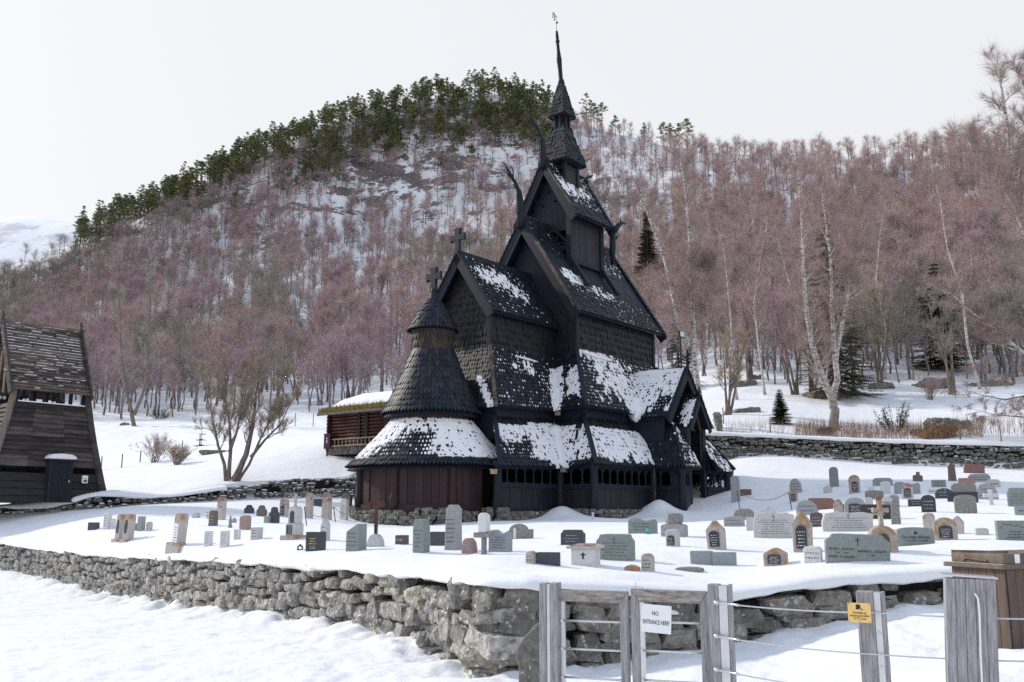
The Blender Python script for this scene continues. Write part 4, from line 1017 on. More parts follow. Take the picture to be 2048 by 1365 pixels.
def snow_cap(f, s0, s1, step, back, th, drop, lip, seed, label=None, spill=0):
    """snow bank lying over a wall top with an uneven overhanging lip"""
    rnd = random.Random(seed); V = []; n = int((s1-s0)/step); K = 11
    S = np.linspace(s0, s1, n+1)
    nz = lambda sc_, sd_: fbm(S*sc_, np.zeros(n+1)+.3, sd_, 4, .6)
    dr = drop*(2.2*np.clip(nz(.8, seed)-.35, 0, 1) + .35*nz(3.1, seed+3)); lp = lip*(.35+1.3*nz(1.1, seed+7)) + .10*(nz(4.0, seed+9)-.5)
    tk = th*(.6+.8*nz(.6, seed+5)); sp = spill*np.clip(nz(.5, seed+21)-.66, 0, 1)*8
    tan = []
    for i, s in enumerate(S):
        c, zb, zt = f(s); a, _, _ = f(s-.4); b, _, _ = f(s+.4); dd = (b-a).normalized(); nn = Vector((dd.y, -dd.x, 0))
        t, l, h = float(dr[i]), float(lp[i]), float(tk[i]); t += float(sp[i])
        bp = c - nn*back; hb = hz(bp.x, bp.y)-.06; m_ = c - nn*back*.55; hm = max(hz(m_.x, m_.y)-.03, zt+h*.55)
        prof = [(-back, hb), (-back*.55, hm), (-.55, zt+h*1.0), (-.28, zt+h*.98), (-.10, zt+h*.82), (l*.6, zt+h*.5), (l, zt+h*.1-t*.25), (l+.02, zt-t*.65), (l-.05, zt-t), (-.16, zt-t*.7), (-.35, zt-.05)]
        for o_, z in prof:
            q = c + nn*o_; V.append((q.x, q.y, z))
    mb = MB(); mb.v = V; mb.f = [[i*K+j, (i+1)*K+j, (i+1)*K+j+1, i*K+j+1] for i in range(n) for j in range(K-1)]; mb.m = [0]*len(mb.f)
    o = mb.build('snow_cap', M['snow'], smooth=True); m_ = o.modifiers.new('s', 'SUBSURF'); m_.levels = 1; m_.render_levels = 1
    tag(o, label, 'snow', kind='stuff'); return o
snow_cap(fN, dN[0], dN[-1], .09, 1.5, .12, .13, .06, 31, 'thick snow lying over the top of the near stone wall', .06)
snow_cap(fR, dR[0], dR[-1], .4, 1.4, .22, .12, .08, 35, 'snow capping the wall behind the graves')
snow_cap(fL, dL[0], dL[5], .4, 1.6, .14, .4, .30, 36, 'snow lying over the tumbledown wall by the bell tower')

# ================================================================== bell tower (left)
BT = at(207, 1002, 46); bt = empty('bell_tower', (BT.x, BT.y, BT.z-.1), math.atan2(-WV[1], -WV[0]))
tag(bt, 'dark weathered wooden bell tower with sloping plank walls and steep saddle roof at left edge', 'bell tower')
# local x = east (to the left and nearer), local y = south (towards camera right), origin at the south-west foot
TL = 5.75; zt_ = 5.55
def bt_pt(x, y, z):
    """leaning wall: x 0..1 along, y 0..1 from south to north"""
    k = (z/zt_); k = 1-(1-k)**1.25 if z < zt_ else 1
    x0 = 1.0*k; x1 = TL - 1.35*k; y0 = -.75*k; y1 = -4.2+.75*k
    return (x0+(x1-x0)*x, y0+(y1-y0)*y, z)
mb = MB(); zz = 0; rows = []
while zz < 4.6: rows.append(zz); zz += .34 if zz < 1.9 else .225
rows.append(4.7)
def plank_rows(mb, rws, fn, a, b, n_out, m):
    for z0, z1 in zip(rws, rws[1:]):
        for (xa, xb) in a:
            p = [Vector(fn(xa, b, z0)), Vector(fn(xb, b, z0)), Vector(fn(xb, b, z1+.03)), Vector(fn(xa, b, z1+.03))]
            o_ = Vector(n_out); j = ru(0,.02)
            vs = [tuple(p[0]+o_*(.075+j)), tuple(p[1]+o_*(.075+j)), tuple(p[2]+o_*.02), tuple(p[3]+o_*.02), tuple(p[0]), tuple(p[1]), tuple(p[2]), tuple(p[3])]
            mb.add(vs, [(0,1,2,3),(7,6,5,4),(0,4,5,1),(1,5,6,2),(2,6,7,3),(3,7,4,0)], m)
cut = [(0,.45),(.45,1)]
plank_rows(mb, [r for r in rows if r < 1.7], bt_pt, cut, 0, (0,1,0), 0)
mb.build('lower_wall_boards', M['tower_low'], bt)
mb = MB(); plank_rows(mb, [r for r in rows if r >= 1.6], bt_pt, [(0,.33),(.33,.7),(.7,1)], 0, (0,1,0), 0); mb.build('wall_boards', M['tower'], bt)
mb = MB(); fe = lambda x, y, z: bt_pt(y, x, z)
plank_rows(mb, rows, fe, [(0,1)], 1, (1,0,0), 0); mb.build('east_boards', M['tower'], bt)
mb = MB(); plank_rows(mb, rows, fe, [(0,1)], 0, (-1,0,0), 0); plank_rows(mb, rows+[4.9,5.12], bt_pt, [(0,1)], 1, (0,-1,0), 0); mb.build('back_boards', M['tower'], bt)
for x, y in ((0,0),(1,0),(1,1),(0,1)):
    mb = MB(); pts = [Vector(bt_pt(x, y, z)) + Vector(((-.06 if x == 0 else .06), (.06 if y == 0 else -.06), 0)) for z in (-.3, .8, 1.8, 2.9, 4, 5.1, 5.9)]
    mb.tube(pts, [.20,.19,.18,.17,.165,.16,.15], 8); mb.build('corner_post', M['greybark'] if x == 1 else M['tower'], bt, smooth=True)
xa, xb = 1.0, TL-1.35; ya, yb = -.75, -3.45; xc = (xa+xb)/2; yc = (ya+yb)/2
ez, rz_ = 5.35, 8.85
def roof_planks(side):
    mb = MB(); n = 24; e0, e1 = xa-.02, xb+.35
    for i in range(n):
        t0 = i/n; t1 = (i+1.25)/n; hw = 1.72
        for (q0, q1) in ((e0, xc-.4), (xc-.4, e1)):
            vs = []
            for t, off in ((t0,.085+ru(0,.02)),(min(t1,1),.02)):
                y = yc + side*(hw*(1-t)+.02); z = ez+(rz_-ez)*t - .12*4*t*(1-t)
                nx = Vector((0, side*.88, .46))
                for q in (q0+ru(-.03,.03)+t*.0, q1+ru(-.03,.03)): vs.append(tuple(Vector((q, y, z)) + nx*off))
                for q in (q0, q1): vs.append(tuple(Vector((q, y, z)) - nx*.02))
            mb.add(vs, [(0,1,5,4),(0,2,3,1),(2,6,7,3),(4,5,7,6),(0,4,6,2),(1,3,7,5)])
    return mb
r_ = roof_planks(1).build('roof', M['tower_roof'], bt)
sm = MB(); rnd = random.Random(3)
for i in range(24):
    t = (i+.62)/24; x = xa+.1
    while x < xb+.2:
        fx = (x-xa)/(xb-xa); dens = .95*math.exp(-((t-.70)/.20)**2)*(1.25-fx*.5)+.25*math.exp(-((t-.3)/.25)**2)+.10
        L = rnd.uniform(.12,.6)
        if rnd.random() < dens*1.25:
            y = yc+1.72*(1-t)+.04; z = ez+(rz_-ez)*t-.12*4*t*(1-t)+.05; h = rnd.uniform(.008,.034)
            sm.beam((x, y+.03, z), (x+L, y+.03, z), h*1.5, h)
        x += L*rnd.uniform(.8,1.3)
sm.build('roof_snow', M['snow'], r_)
roof_planks(-1).build('roof', M['tower_roof'], bt)
for xg in (xa-.08, xb+.42):
    for s in (-1, 1):
        mb = MB(); mb.beam((xg, yc+s*1.84, ez-.22), (xg, yc, rz_+.1), .34, .10, up=(1,0,0)); mb.build('bargeboard', M['tower'], bt)
    mb = MB(); mb.tube([(xg,yc,rz_-.1),(xg,yc,rz_+.28),(xg,yc-.02,rz_+.55)], [.10,.07,.03], 7); mb.tube([(xg-.12,yc,rz_+.33),(xg+.10,yc,rz_+.46)], [.045,.03], 6); mb.build('finial', M['verge'], bt)
mb = MB(); mb.beam((xa-.3,yc,rz_+.06),(xb+.4,yc,rz_+.06), .2, .14); mb.build('ridge_board', M['greybark'], bt)
mb = MB()
for i in range(6):
    x = xa+.1+(xb-xa-.2)*i/5
    for y in (ya, yb): mb.box((x-.07,y-.07,4.6),(x+.07,y+.07,5.8))
mb.beam((xa,ya,4.72),(xb,ya,4.72), .18, .14); mb.beam((xa,yb,4.72),(xb,yb,4.72), .18, .14); mb.build('bell_stage_frame', M['tar'], bt)
mb = MB(); mb.box((xa,yb,4.62),(xb,ya,4.66)); mb.build('bell_floor', M['tar'], bt)
mb = MB(); mb.beam((xa+.1,ya+.12,4.82),(xb-.1,ya+.12,4.82), .10, .05); mb.build('sill_snow', M['snow'], bt)
mb = MB()
for i in range(4): mb.tube([(xb+.1,yc-1.2+i*.7,5.3),(xb+.1,yc-.9+i*.5,7.4)], [.05,.05], 5)
mb.build('gable_laths', M['pale_wood'], bt)
for bx_ in (xc-.9, xc+.8):
    mb = MB(); mb.lathe([(.05,5.72),(.14,5.68),(.17,5.5),(.22,5.3),(.30,5.18),(.31,5.14)], (bx_, yc), 16); mb.build('bell', M['iron'], bt, smooth=True)
dx_ = 1.75
mb = MB(); mb.box((dx_, -.25, 0), (dx_+1.12, .18, 2.0)); d_ = mb.build('door_frame', M['tower_low'], bt)
mb = MB(); 
for i in range(5): mb.box((dx_+.12+i*.178, .181, .05), (dx_+.12+i*.178+.17, .21, 1.92))
dl = mb.build('door', M['tar'], d_)
mb = MB(); mb.box((dx_+.16,.21,.95),(dx_+.2,.26,1.08)); mb.build('door_handle', M['steel'], d_)
mb = MB(); mb.box((dx_-.10,-.3,2.0),(dx_+1.22,.34,2.07)); mb.build('door_canopy', M['tower_low'], bt)
mb = MB(); L_ = [(-.10,2.07),(1.22,2.07),(1.20,2.20),(1.05,2.30),(.6,2.34),(.12,2.30),(-.06,2.20)]
mb.prism([(dx_+a, z) for a, z in L_], -.3, .36, 'y'); o_ = bevel(mb.build('canopy_snow', M['snow'], bt, smooth=True), .05, 3)
mb = MB(); mb.box((.95,-.02,.95),(1.2,.13,1.32)); no = mb.build('notice_board', M['sign_white'], bt)
mb = MB(); mb.box((.99,.131,1.0),(1.16,.135,1.10)); mb.box((1.02,.131,1.14),(1.13,.135,1.18)); mb.build('notice_print', M['iron'], no)

# ================================================================== log house with sod roof
LH = at(660, 906, 58); lh = empty('log_cabin', (LH.x, LH.y, LH.z-.2), -math.radians(36))
tag(lh, 'red-brown log cabin with a mossy sod roof under snow, half hidden behind the church apse', 'cabin')
mb = MB()
for k in range(10):
    z = .62+k*.215
    mb.tube([(-.25,0,z),(9,0,z)], [.115,.125], 9); mb.tube([(0,-.3,z+.1),(0,5,z+.1)], [.11,.11], 8)
mb.build('log_wall', M['red_log'], lh, smooth=True)
mb = MB(); mb.box((.05,.05,0),(8.8,4.9,2.6)); mb.build('inner_wall', M['red_log'], lh)
mb = MB(); stone_row(mb, [(-.1,0),(9,0)], 0.05, .52, .4, .2, 1, 33); mb.build('foundation', M['stone_dark'], lh)
for x in (2.55, 3.2, 4.9): 
    mb = MB(); mb.box((x,-.2,.5),(x+.28,-.05,2.7)); mb.build('wall_post', M['tar_red'], lh)
mb = MB()
for (x0, y0, z0, x1, y1, z1) in ((-.25,-.9,2.62,9.6,2.5,3.75),(-.25,5.9,2.62,9.6,2.5,3.75)):
    mb.add([(x0,y0,z0),(x1,y0,z0),(x1,y1,z1),(x0,y1,z1),(x0,y0,z0+.2),(x1,y0,z0+.2),(x1,y1,z1+.2),(x0,y1,z1+.2)], [(0,3,2,1),(4,5,6,7),(0,1,5,4),(1,2,6,5),(2,3,7,6),(3,0,4,7)])
rf = mb.build('sod_roof', M['sod'], lh)
mb = MB(); mb.box((-.3,-.98,2.5),(9.6,-.86,2.66)); mb.build('eave_board', M['greybark'], rf)
mb = MB()
for i in range(1500):
    x = ru(-.25,9.5); t = ru(0,1)**2.5*.42; y = -.9+3.4*t+ru(-.05,.05); z = 2.78+1.13*t+.04; h = ru(.06,.22)
    mb.add([(x-.03,y,z-.05),(x+.03,y,z-.05),(x+ru(-.1,.1),y-ru(0,.12),z+h)], [(0,1,2)])
mb.build('roof_grass', M['sod_grass'], rf)
mb = MB(); nx_ = 44; ny_ = 10; V = []
for j in range(ny_):
    for i in range(nx_):
        x = -.15+9.7*i/(nx_-1); e = .16+.16*float(fbm(np.array([x*1.3]), np.array([.2]), 77)); t = e+(1-e)*j/(ny_-1)
        th_ = .26*min(1, (j/2.2)**.6)*min(1, i/2+.15)+.04*float(fbm(np.array([x]), np.array([t*4]), 78))
        V.append((x, -.9+3.4*t, 2.8+1.13*t+th_*1.15+(-.06 if j == 0 else 0)))
mb.v = V; mb.f = [[j*nx_+i, j*nx_+i+1, (j+1)*nx_+i+1, (j+1)*nx_+i] for j in range(ny_-1) for i in range(nx_-1)]; mb.m = [0]*len(mb.f)
mb.build('roof_snow', M['snow'], rf, smooth=True)
ld = empty('ladder', (0,0,0)); c_, s_a = math.cos(-math.radians(36)), math.sin(-math.radians(36))
ld.location = (LH.x+.55*c_+.32*s_a, LH.y+.55*s_a-.32*c_, LH.z+.38); ld.rotation_euler = (0,0,-math.radians(36))
tag(ld, 'long pale wooden ladder hung sideways along the log cabin wall', 'ladder')
for z in (0, .42):
    mb = MB(); mb.beam((0,0,z),(6.5,0,z), .07, .07); mb.build('rail', M['pale_wood'], ld)
for i in range(19):
    mb = MB(); mb.beam((.2+i*.34,0,0),(.2+i*.34,0,.42), .04, .05); mb.build('rung', M['pale_wood'], ld)
p_ = at(654, 903, 57.5); pb = empty('mailbox', p_); tag(pb, 'small purple-brown box on a post at the left corner of the log cabin', 'box')
mb = MB(); mb.box((-.2,-.15,.15),(.2,.15,1.05)); mb.box((-.23,-.18,1.05),(.23,.18,1.1)); bevel(mb.build('box_body', M['purple'], pb), .02)
mb = MB(); mb.tube([(0,0,-.4),(0,0,.15)], [.05,.05], 8); mb.build('leg', M['iron'], pb)
mb = MB(); mb.tube([(0,-.16,.5),(0,-.16,.72)], [.05,.03], 8); mb.tube([(0,-.16,.76),(0,-.16,.84)], [.04,.04], 8); mb.build('emblem', M['sign_white'], pb)

# ================================================================== gate, fence and bin (foreground)
G0 = at(1083, 1165, 9.9); G1 = at(1425, 1168, 9.2); gd = Vector((G1.x-G0.x, G1.y-G0.y, 0)); gl = gd.length; gd /= gl; gn = Vector((gd.y, -gd.x, 0)); ga = math.atan2(gd.y, gd.x)
def gx(u):
    lo, hi = -1.0, 6.0
    for _ in range(50):
        m_ = (lo+hi)/2; p = G0+gd*m_
        if 1024+F*CT*p.x/p.y < u: lo = m_
        else: hi = m_
    return lo
def gz(x, v): p = G0+gd*x; return at(1024+F*CT*p.x/p.y, v, p.y).z
gate_root = empty('field_gate', (G0.x, G0.y, 0), ga); tag(gate_root, 'weathered grey double wooden gate with thin steel rails in front of the stone wall', 'gate')
def wbox(mb, x0, x1, y0, y1, z0, z1, m=0): mb.box((x0, -y1, z0), (x1, -y0, z1), m)
def gpost(parent, u0, u1, ztop, label=None, depth=.13, name='gate_post', steel=None, lean=0):
    a, b = gx(u0), gx(u1); mb = MB(); t = (b-a)
    wbox(mb, a, a+t*.42, 0, depth, -.6, ztop); wbox(mb, a+t*.62, b, 0, depth, -.6, ztop-.01)
    o = bevel(mb.build(name, M['grey_wood'], parent), .006, 1)
    mb = MB(); wbox(mb, a+t*.42+.001, a+t*.62-.001, .012, depth-.02, -.6, ztop-.02); s_ = mb.build('steel_plate', M['steel'], o)
    return o
zt0 = G0.z
def own(name, label, cat, root=None):
    r = empty(name, (G0.x, G0.y, 0), ga); tag(r, label, cat); return r
gpL = own('gate_post', 'split grey wooden gate post with steel core at the left end of the double gate', 'post')
a, b = gx(1083), gx(1117)
mb = MB(); wbox(mb, a, a+.075, -.02, .12, -.6, zt0); bevel(mb.build('timber', M['grey_wood'], gpL), .006, 1)
mb = MB(); wbox(mb, a+.115, b, -.02, .12, -.6, zt0+.005); bevel(mb.build('timber', M['grey_wood'], gpL), .006, 1)
mb = MB(); wbox(mb, a+.076, a+.114, 0, .10, -.6, zt0-.01); mb.build('steel_plate', M['steel'], gpL)
gpR = own('gate_post', 'tall grey gate post with a wide steel plate holding the wire ends', 'post')
a, b = gx(1400), gx(1443); t = b-a; zt1 = gz(a, 1167)
mb = MB(); wbox(mb, a, a+t*.50, -.02, .13, -.6, zt1); bevel(mb.build('timber', M['grey_wood'], gpR), .006, 1)
mb = MB(); wbox(mb, a+t*.86, b, -.02, .13, -.6, zt1); bevel(mb.build('timber', M['grey_wood'], gpR), .006, 1)
mb = MB(); wbox(mb, a+t*.50, a+t*.86, 0, .135, -.6, zt1-.01); sp_ = mb.build('steel_plate', M['steel'], gpR)
XR = a+t*.68
def leaf(u0, u1, vtop, sign=False, grp=None):
    x0, x1 = gx(u0), gx(u1); zt = gz((x0+x1)/2, vtop); w_ = .085; lf = empty('gate_leaf', (0,0,0)); lf.parent = gate_root
    mb = MB(); z1 = zt; z0 = zt-.12
    mb.add([(x0,-.06,z1),(x1,-.06,z1),(x1-w_,-.06,z0),(x0+w_,-.06,z0),(x0,.0,z1),(x1,.0,z1),(x1-w_,.0,z0),(x0+w_,.0,z0)], [(3,2,1,0),(4,5,6,7),(0,1,5,4),(1,2,6,5),(2,3,7,6),(3,0,4,7)])
    bevel(mb.build('top_rail', M['gate_rail'], lf), .004, 1)
    for (xa_, xb_, s) in ((x0, x0+w_, 1), (x1, x1-w_, -1)):
        mb = MB(); zi = zt-.122
        mb.add([(xa_,-.058,-.25),(xb_,-.058,-.25),(xb_,-.058,zi),(xa_,-.058,zt-.004),(xa_,.002,-.25),(xb_,.002,-.25),(xb_,.002,zi),(xa_,.002,zt-.004)], [(0,1,2,3),(7,6,5,4),(0,4,5,1),(1,5,6,2),(2,6,7,3),(3,7,4,0)])
        bevel(mb.build('stile', M['grey_wood'], lf), .004, 1)
    mb = MB(); mb.box((x0+w_+.003,-.05,-.25),(x0+w_+.045,-.01,zt-.125)); mb.build('steel_strip', M['steel'], lf)
    for k in range(5):
        z = zt-.125-.19-.285*k*.98
        if z < -.1: break
        mb = MB(); mb.tube([(x0+w_+.01,-.055,z),(x1-w_+.01,-.055,z+.01)], [.011,.011], 8); mb.build('rod', M['steel'], lf, smooth=True)
        mb = MB(); mb.tube([(x0+w_+.024,-.045,z),(x0+w_+.024,-.075,z)], [.018,.014], 8); mb.build('bolt', M['steel'], lf)
    return lf, x0, x1, zt
L1, _, _, _ = leaf(1104, 1246, 1180); L2, lx0, lx1, lzt = leaf(1252, 1398, 1180)
mb = MB(); mb.tube([(lx0+.05,-.03,lzt+.0),(lx0+.05,-.03,lzt+.07)], [.006,.006], 6); mb.beam((lx0+.0,-.03,lzt+.015),(lx0+.12,-.03,lzt+.012), .03, .015); mb.build('latch', M['steel'], gate_root)
def text(body, size, parent, loc, rot, mat, name='lettering', align='CENTER', ext=.0008, sx=1.0):
    c = bpy.data.curves.new(name, 'FONT'); c.body = body; c.size = size; c.align_x = align; c.align_y = 'CENTER'; c.extrude = ext; c.materials.append(mat); c.resolution_u = 2; c.space_line = .9
    t_ = bpy.data.objects.new('tmp', c); COL.objects.link(t_); dg = bpy.context.evaluated_depsgraph_get(); me = bpy.data.meshes.new_from_object(t_.evaluated_get(dg)); bpy.data.objects.remove(t_)
    o = bpy.data.objects.new(name, me); COL.objects.link(o); o.parent = parent; o.location = loc; o.rotation_euler = rot; o.scale = (sx, 1, 1); return o
sg0, sg1 = gx(1273), gx(1329); sw = sg1-sg0
sgn = empty('sign', (*(G0+gd*((sg0+sg1)/2)).xy, gz(sg0, 1233)), ga); sgn.location += gn*.085; tag(sgn, 'small white NO ENTRANCE HERE sign hung on the right leaf of the gate', 'sign')
sgn.rotation_euler = (0, .05, ga)
mb = MB(); mb.box((-sw/2,-.004,-.145),(sw/2,.002,.125)); bevel(mb.build('plate', M['sign_white'], sgn), .002, 1)
text('NO', .058, sgn, (-.01, -.0062, .04), (math.pi/2,0,0), M['ink'], sx=.75); text('ENTRANCE HERE!', .060, sgn, (0, -.0062, -.045), (math.pi/2,0,0), M['ink'], sx=.56)
mb = MB()
for x, z in ((-sw/2+.015,.11),(sw/2-.015,.11)): mb.tube([(x,-.003,z),(x,-.009,z)], [.005,.005], 8)
mb.build('screw', M['steel'], sgn)
# fence post with yellow sign
FP = at(1740, 1183, 8.25); fpo = empty('fence_post', (FP.x, FP.y, 0), ga-.05); fpo.rotation_euler = (0, -.0, ga-.05); tag(fpo, 'grey wooden fence post with steel strip, carrying the yellow sign', 'post')
mb = MB(); mb.box((-.115,-.06,-.6),(.028,.07,FP.z)); bevel(mb.build('timber', M['grey_wood'], fpo), .006, 1)
mb = MB(); mb.box((.030,-.045,-.6),(.083,.06,FP.z-.005)); st_ = mb.build('steel_plate', M['steel'], fpo)
mb = MB(); mb.box((.085,-.05,-.6),(.118,.07,FP.z)); bevel(mb.build('timber', M['grey_wood'], fpo), .004, 1)
for z in (FP.z-.35, FP.z-.63):
    mb = MB(); mb.tube([(.057,-.046,z),(.057,-.058,z)], [.016,.013], 8); mb.build('bolt', M['steel'], fpo)
YS = at(1719, 1226, 8.12); ys = empty('sign', YS, ga-.05); tag(ys, 'small yellow camera surveillance sign on the fence post', 'sign')
mb = MB(); mb.box((-.094,-.003,-.082),(.094,.003,.082)); bevel(mb.build('plate', M['sign_yellow'], ys), .002, 1)
text('Området er\nkameraovervåket\nCCTV area', .027, ys, (0,-.0045,-.025), (math.pi/2,0,0), M['ink'], sx=.85)
mb = MB(); mb.prism([(-.028,.062),(-.012,.072),(.006,.066),(.012,.05),(.004,.034),(-.012,.028),(-.03,.03),(-.024,.045)], -.006, -.0035, 'y'); mb.beam((.008,-.005,.035),(.028,-.005,.024), .003, .007); mb.build('camera_symbol', M['ink'], ys)
mb = MB()
for x, z in ((-.084,.072),(.084,.072),(-.084,-.072),(.084,-.072),(0,-.072)): mb.tube([(x,-.002,z),(x,-.007,z)], [.004,.004], 6)
mb.build('screw', M['iron'], ys)
# wires
def wire(pts, r, label, turn=True):
    rt = empty('fence_wire', pts[0]); tag(rt, label, 'wire'); o0 = Vector(pts[0])
    P_ = []
    for a, b in zip(pts, pts[1:]):
        a, b = Vector(a), Vector(b); n = 14
        for i in range(n): t = i/n; P_.append(a.lerp(b, t)-Vector((0,0,.02*4*t*(1-t)))-o0)
    P_.append(Vector(pts[-1])-o0)
    mb = MB(); mb.tube(P_, [r]*len(P_), 6); mb.build('cable', M['wire'], rt, smooth=True)
    if turn:
        d = (P_[3]-P_[0]).normalized(); mb = MB(); mb.tube([d*.0, d*.05, d*.055, d*.19, d*.195, d*.23], [.013,.013,.011,.011,.015,.010], 8); mb.build('turnbuckle', M['steel'], rt, smooth=True)
        mb = MB(); mb.tube([-d*.02, d*.02], [.022,.022], 10); mb.build('bolt', M['steel'], rt, smooth=True)
for v0, v1, v2, lb in ((1206, 1226, 1239, 'topmost steel wire of the fence right of the gate'), (1273, 1309, 1325, 'middle steel wire of the fence right of the gate'), (1340, 1388, 1420, 'lowest steel wire of the fence right of the gate')):
    p = [at(1433, v0, 9.02), at(1745, v1, 8.17), at(2250, v2, 7.35)]
    if v0 == 1340: p = p[:2]
    wire(p, .0065, lb)
# wide plank post
WP = at(1946, 1352, 7.75); wp = empty('plank_post', (WP.x, WP.y, WP.z), ga+.05); wp.rotation_euler = (0,.055,ga+.05); tag(wp, 'short wide bollard of weathered grey planks with a bent white cable, behind the fence wires', 'bollard')
for i in range(5):
    mb = MB(); x = -.19+i*.076; mb.box((x+.001,-.02+ru(0,.004),-.4),(x+.075,.06,.765+.004*i)); bevel(mb.build('plank', M['grey_wood'], wp), .003, 1)
mb = MB(); mb.box((-.185,.061,-.4),(.185,.20,.76)); mb.build('core', M['grey_wood'], wp)
mb = MB(); mb.box((-.205,-.03,.785),(.205,.215,.797)); mb.build('top_plate', M['steel'], wp)
mb = MB(); mb.tube([(.03,-.0,.66),(.03,-.035,.655),(.05,-.045,.62),(.058,-.04,.5),(.056,-.04,.2),(.066,-.04,-.4)], [.008]*6, 8); mb.build('cable', M['sign_white'], wp, smooth=True)
# brown timber bin
B0 = at(1906, 1140, 10.0); B1 = at(2011, 1148, 9.45); bd = Vector((B1.x-B0.x, B1.y-B0.y, 0)); bw_ = bd.length; bd /= bw_; ba = math.atan2(bd.y, bd.x)
bz0 = at(2011, 1345, 9.45).z; bz1 = at(2011, 1139, 9.45).z
bn = empty('timber_bin', (B0.x, B0.y, bz0-.3), ba); tag(bn, 'brown slatted timber bin housing with heavy framed lid at right edge', 'bin'); hh_ = bz1-bz0+.3
for i in range(6):
    mb = MB(); mb.box((i*bw_/6+.003,-.02,0),((i+1)*bw_/6-.003,.0,hh_)); mb.build('board', M['brown_wood'], bn)
for i in range(9):
    mb = MB(); mb.box((bw_-.02,.02+i*.13,0),(bw_,.145+i*.13,hh_)); mb.build('board', M['brown_wood'], bn)
mb = MB(); mb.box((.01,.001,0),(bw_-.025,1.2,hh_-.02)); mb.build('bin_body', M['brown_frame'], bn)
mb = MB(); mb.box((-.06,-.07,hh_),(bw_+.03,-.0,hh_+.045)); mb.box((bw_-.03,.001,hh_),(bw_+.03,1.25,hh_+.045)); bevel(mb.build('ledge', M['brown_frame'], bn), .004, 1)
mb = MB(); mb.box((-.01,.0,hh_+.047),(bw_+.0,1.2,hh_+.15)); ld_ = bevel(mb.build('lid', M['brown_frame'], bn), .01, 2)
mb = MB(); mb.tube([(.14,-.012,hh_+.10),(.14,.02,hh_+.10)], [.035,.035], 12); mb.beam((.16,-.008,hh_+.10),(.42,-.008,hh_+.075), .02, .02); mb.build('hinge', M['brown_frame'], ld_)
mb = MB(); mb.beam((.0,.02,hh_+.16),(bw_,.05,hh_+.17), .05, .02); mb.build('lid_edge', M['verge'], ld_)
mb = MB(); mb.box((bw_+.001,.16,hh_+.055),(bw_+.005,.24,hh_+.145)); mb.build('sticker', M['sign_white'], ld_)
# standing slab beside the left gate post
SL = at(1070, 1365, 10.1); mb = MB()
mb.prism([(-.17,-.4),(.16,-.4),(.17,.30),(.16,.62),(.05,.60),(-.12,.42),(-.19,.30),(-.15,.1)], -.12, .12, 'y'); o_ = mb.build('standing_stone', M['stone_lichen'], loc=(SL.x, SL.y+.15, SL.z)); o_.rotation_euler=(0,0,-.3)
bevel(o_, .03, 2); tag(o_, 'upright green-grey stone slab leaning against the wall beside the left gate post', 'stone')
o_['name_note'] = 0; del o_['name_note']

# ================================================================== gravestones
def stone_mat(name, col, spk=.35, lich=None, amount=.5, rough=.75, scale=14, spec=.25):
    m, nt, b = new_mat(name); n = noise(nt, scale, 6, .8); n2 = noise(nt, scale*4, 3, .7)
    r = ramp(nt, n.outputs[0], [(.32, tuple(c*(1-spk) for c in col)), (.55, col), (.72, tuple(min(.9, c*(1+spk)) for c in col))])
    c = mixc(nt, .35, r.outputs[0], ramp(nt, n2.outputs[0], [(.35, tuple(x*.6 for x in col)), (.65, tuple(min(.9, x*1.35) for x in col))]).outputs[0])
    if lich:
        tc = N(nt, 'ShaderNodeTexCoord'); sx = N(nt, 'ShaderNodeSeparateXYZ'); nt.links.new(tc.outputs['Generated'], sx.inputs[0])
        n3 = noise(nt, 7, 5, .7); ad = N(nt, 'ShaderNodeMath', operation='MULTIPLY_ADD'); ad.inputs[1].default_value = .35; nt.links.new(sx.outputs['Z'], ad.inputs[0]); nt.links.new(n3.outputs[0], ad.inputs[2])
        k = 1.04-amount*.5; rr = ramp(nt, ad.outputs[0], [(k-.05, (0,0,0)), (k+.05, (.9,.9,.9))]); c = mixc(nt, rr.outputs[0], c, lich)
    nt.links.new(c, b.inputs['Base Color']); b.inputs['Roughness'].default_value = rough; b.inputs['Specular IOR Level'].default_value = spec
    bump(nt, b, n.outputs[0], .5, .015); return m
OR = (.34,.195,.095)
SM = dict(_x=None, grey=stone_mat('grey_granite', (.33,.34,.35)), blue=stone_mat('blue_grey_slate', (.29,.325,.345), .22), green=stone_mat('green_slate', (.235,.27,.265), .22, scale=8),
  dark=stone_mat('dark_granite', (.075,.085,.10), .3), black=stone_mat('polished_black_granite', (.03,.033,.045), .2, rough=.3, spec=.5), white=stone_mat('white_marble', (.62,.63,.64), .14),
  pink=stone_mat('pink_granite', (.36,.25,.235), .2), red=stone_mat('red_granite', (.22,.125,.115), .2), orange=stone_mat('orange_lichened_stone', (.42,.38,.35), .3, OR, .52), orange2=stone_mat('orange_topped_stone', (.46,.43,.41), .3, OR, .42),
  speck=stone_mat('speckled_granite', (.26,.255,.25), .85, scale=22), brown=stone_mat('brown_granite', (.17,.14,.125), .4), pale=stone_mat('pale_weathered_stone', (.50,.50,.50), .25), rust=stone_mat('rust_stained_stone', (.50,.46,.44), .25, (.25,.12,.08), .5), purple=stone_mat('purple_stone', (.13,.10,.115), .25))
rs = random.Random(12)
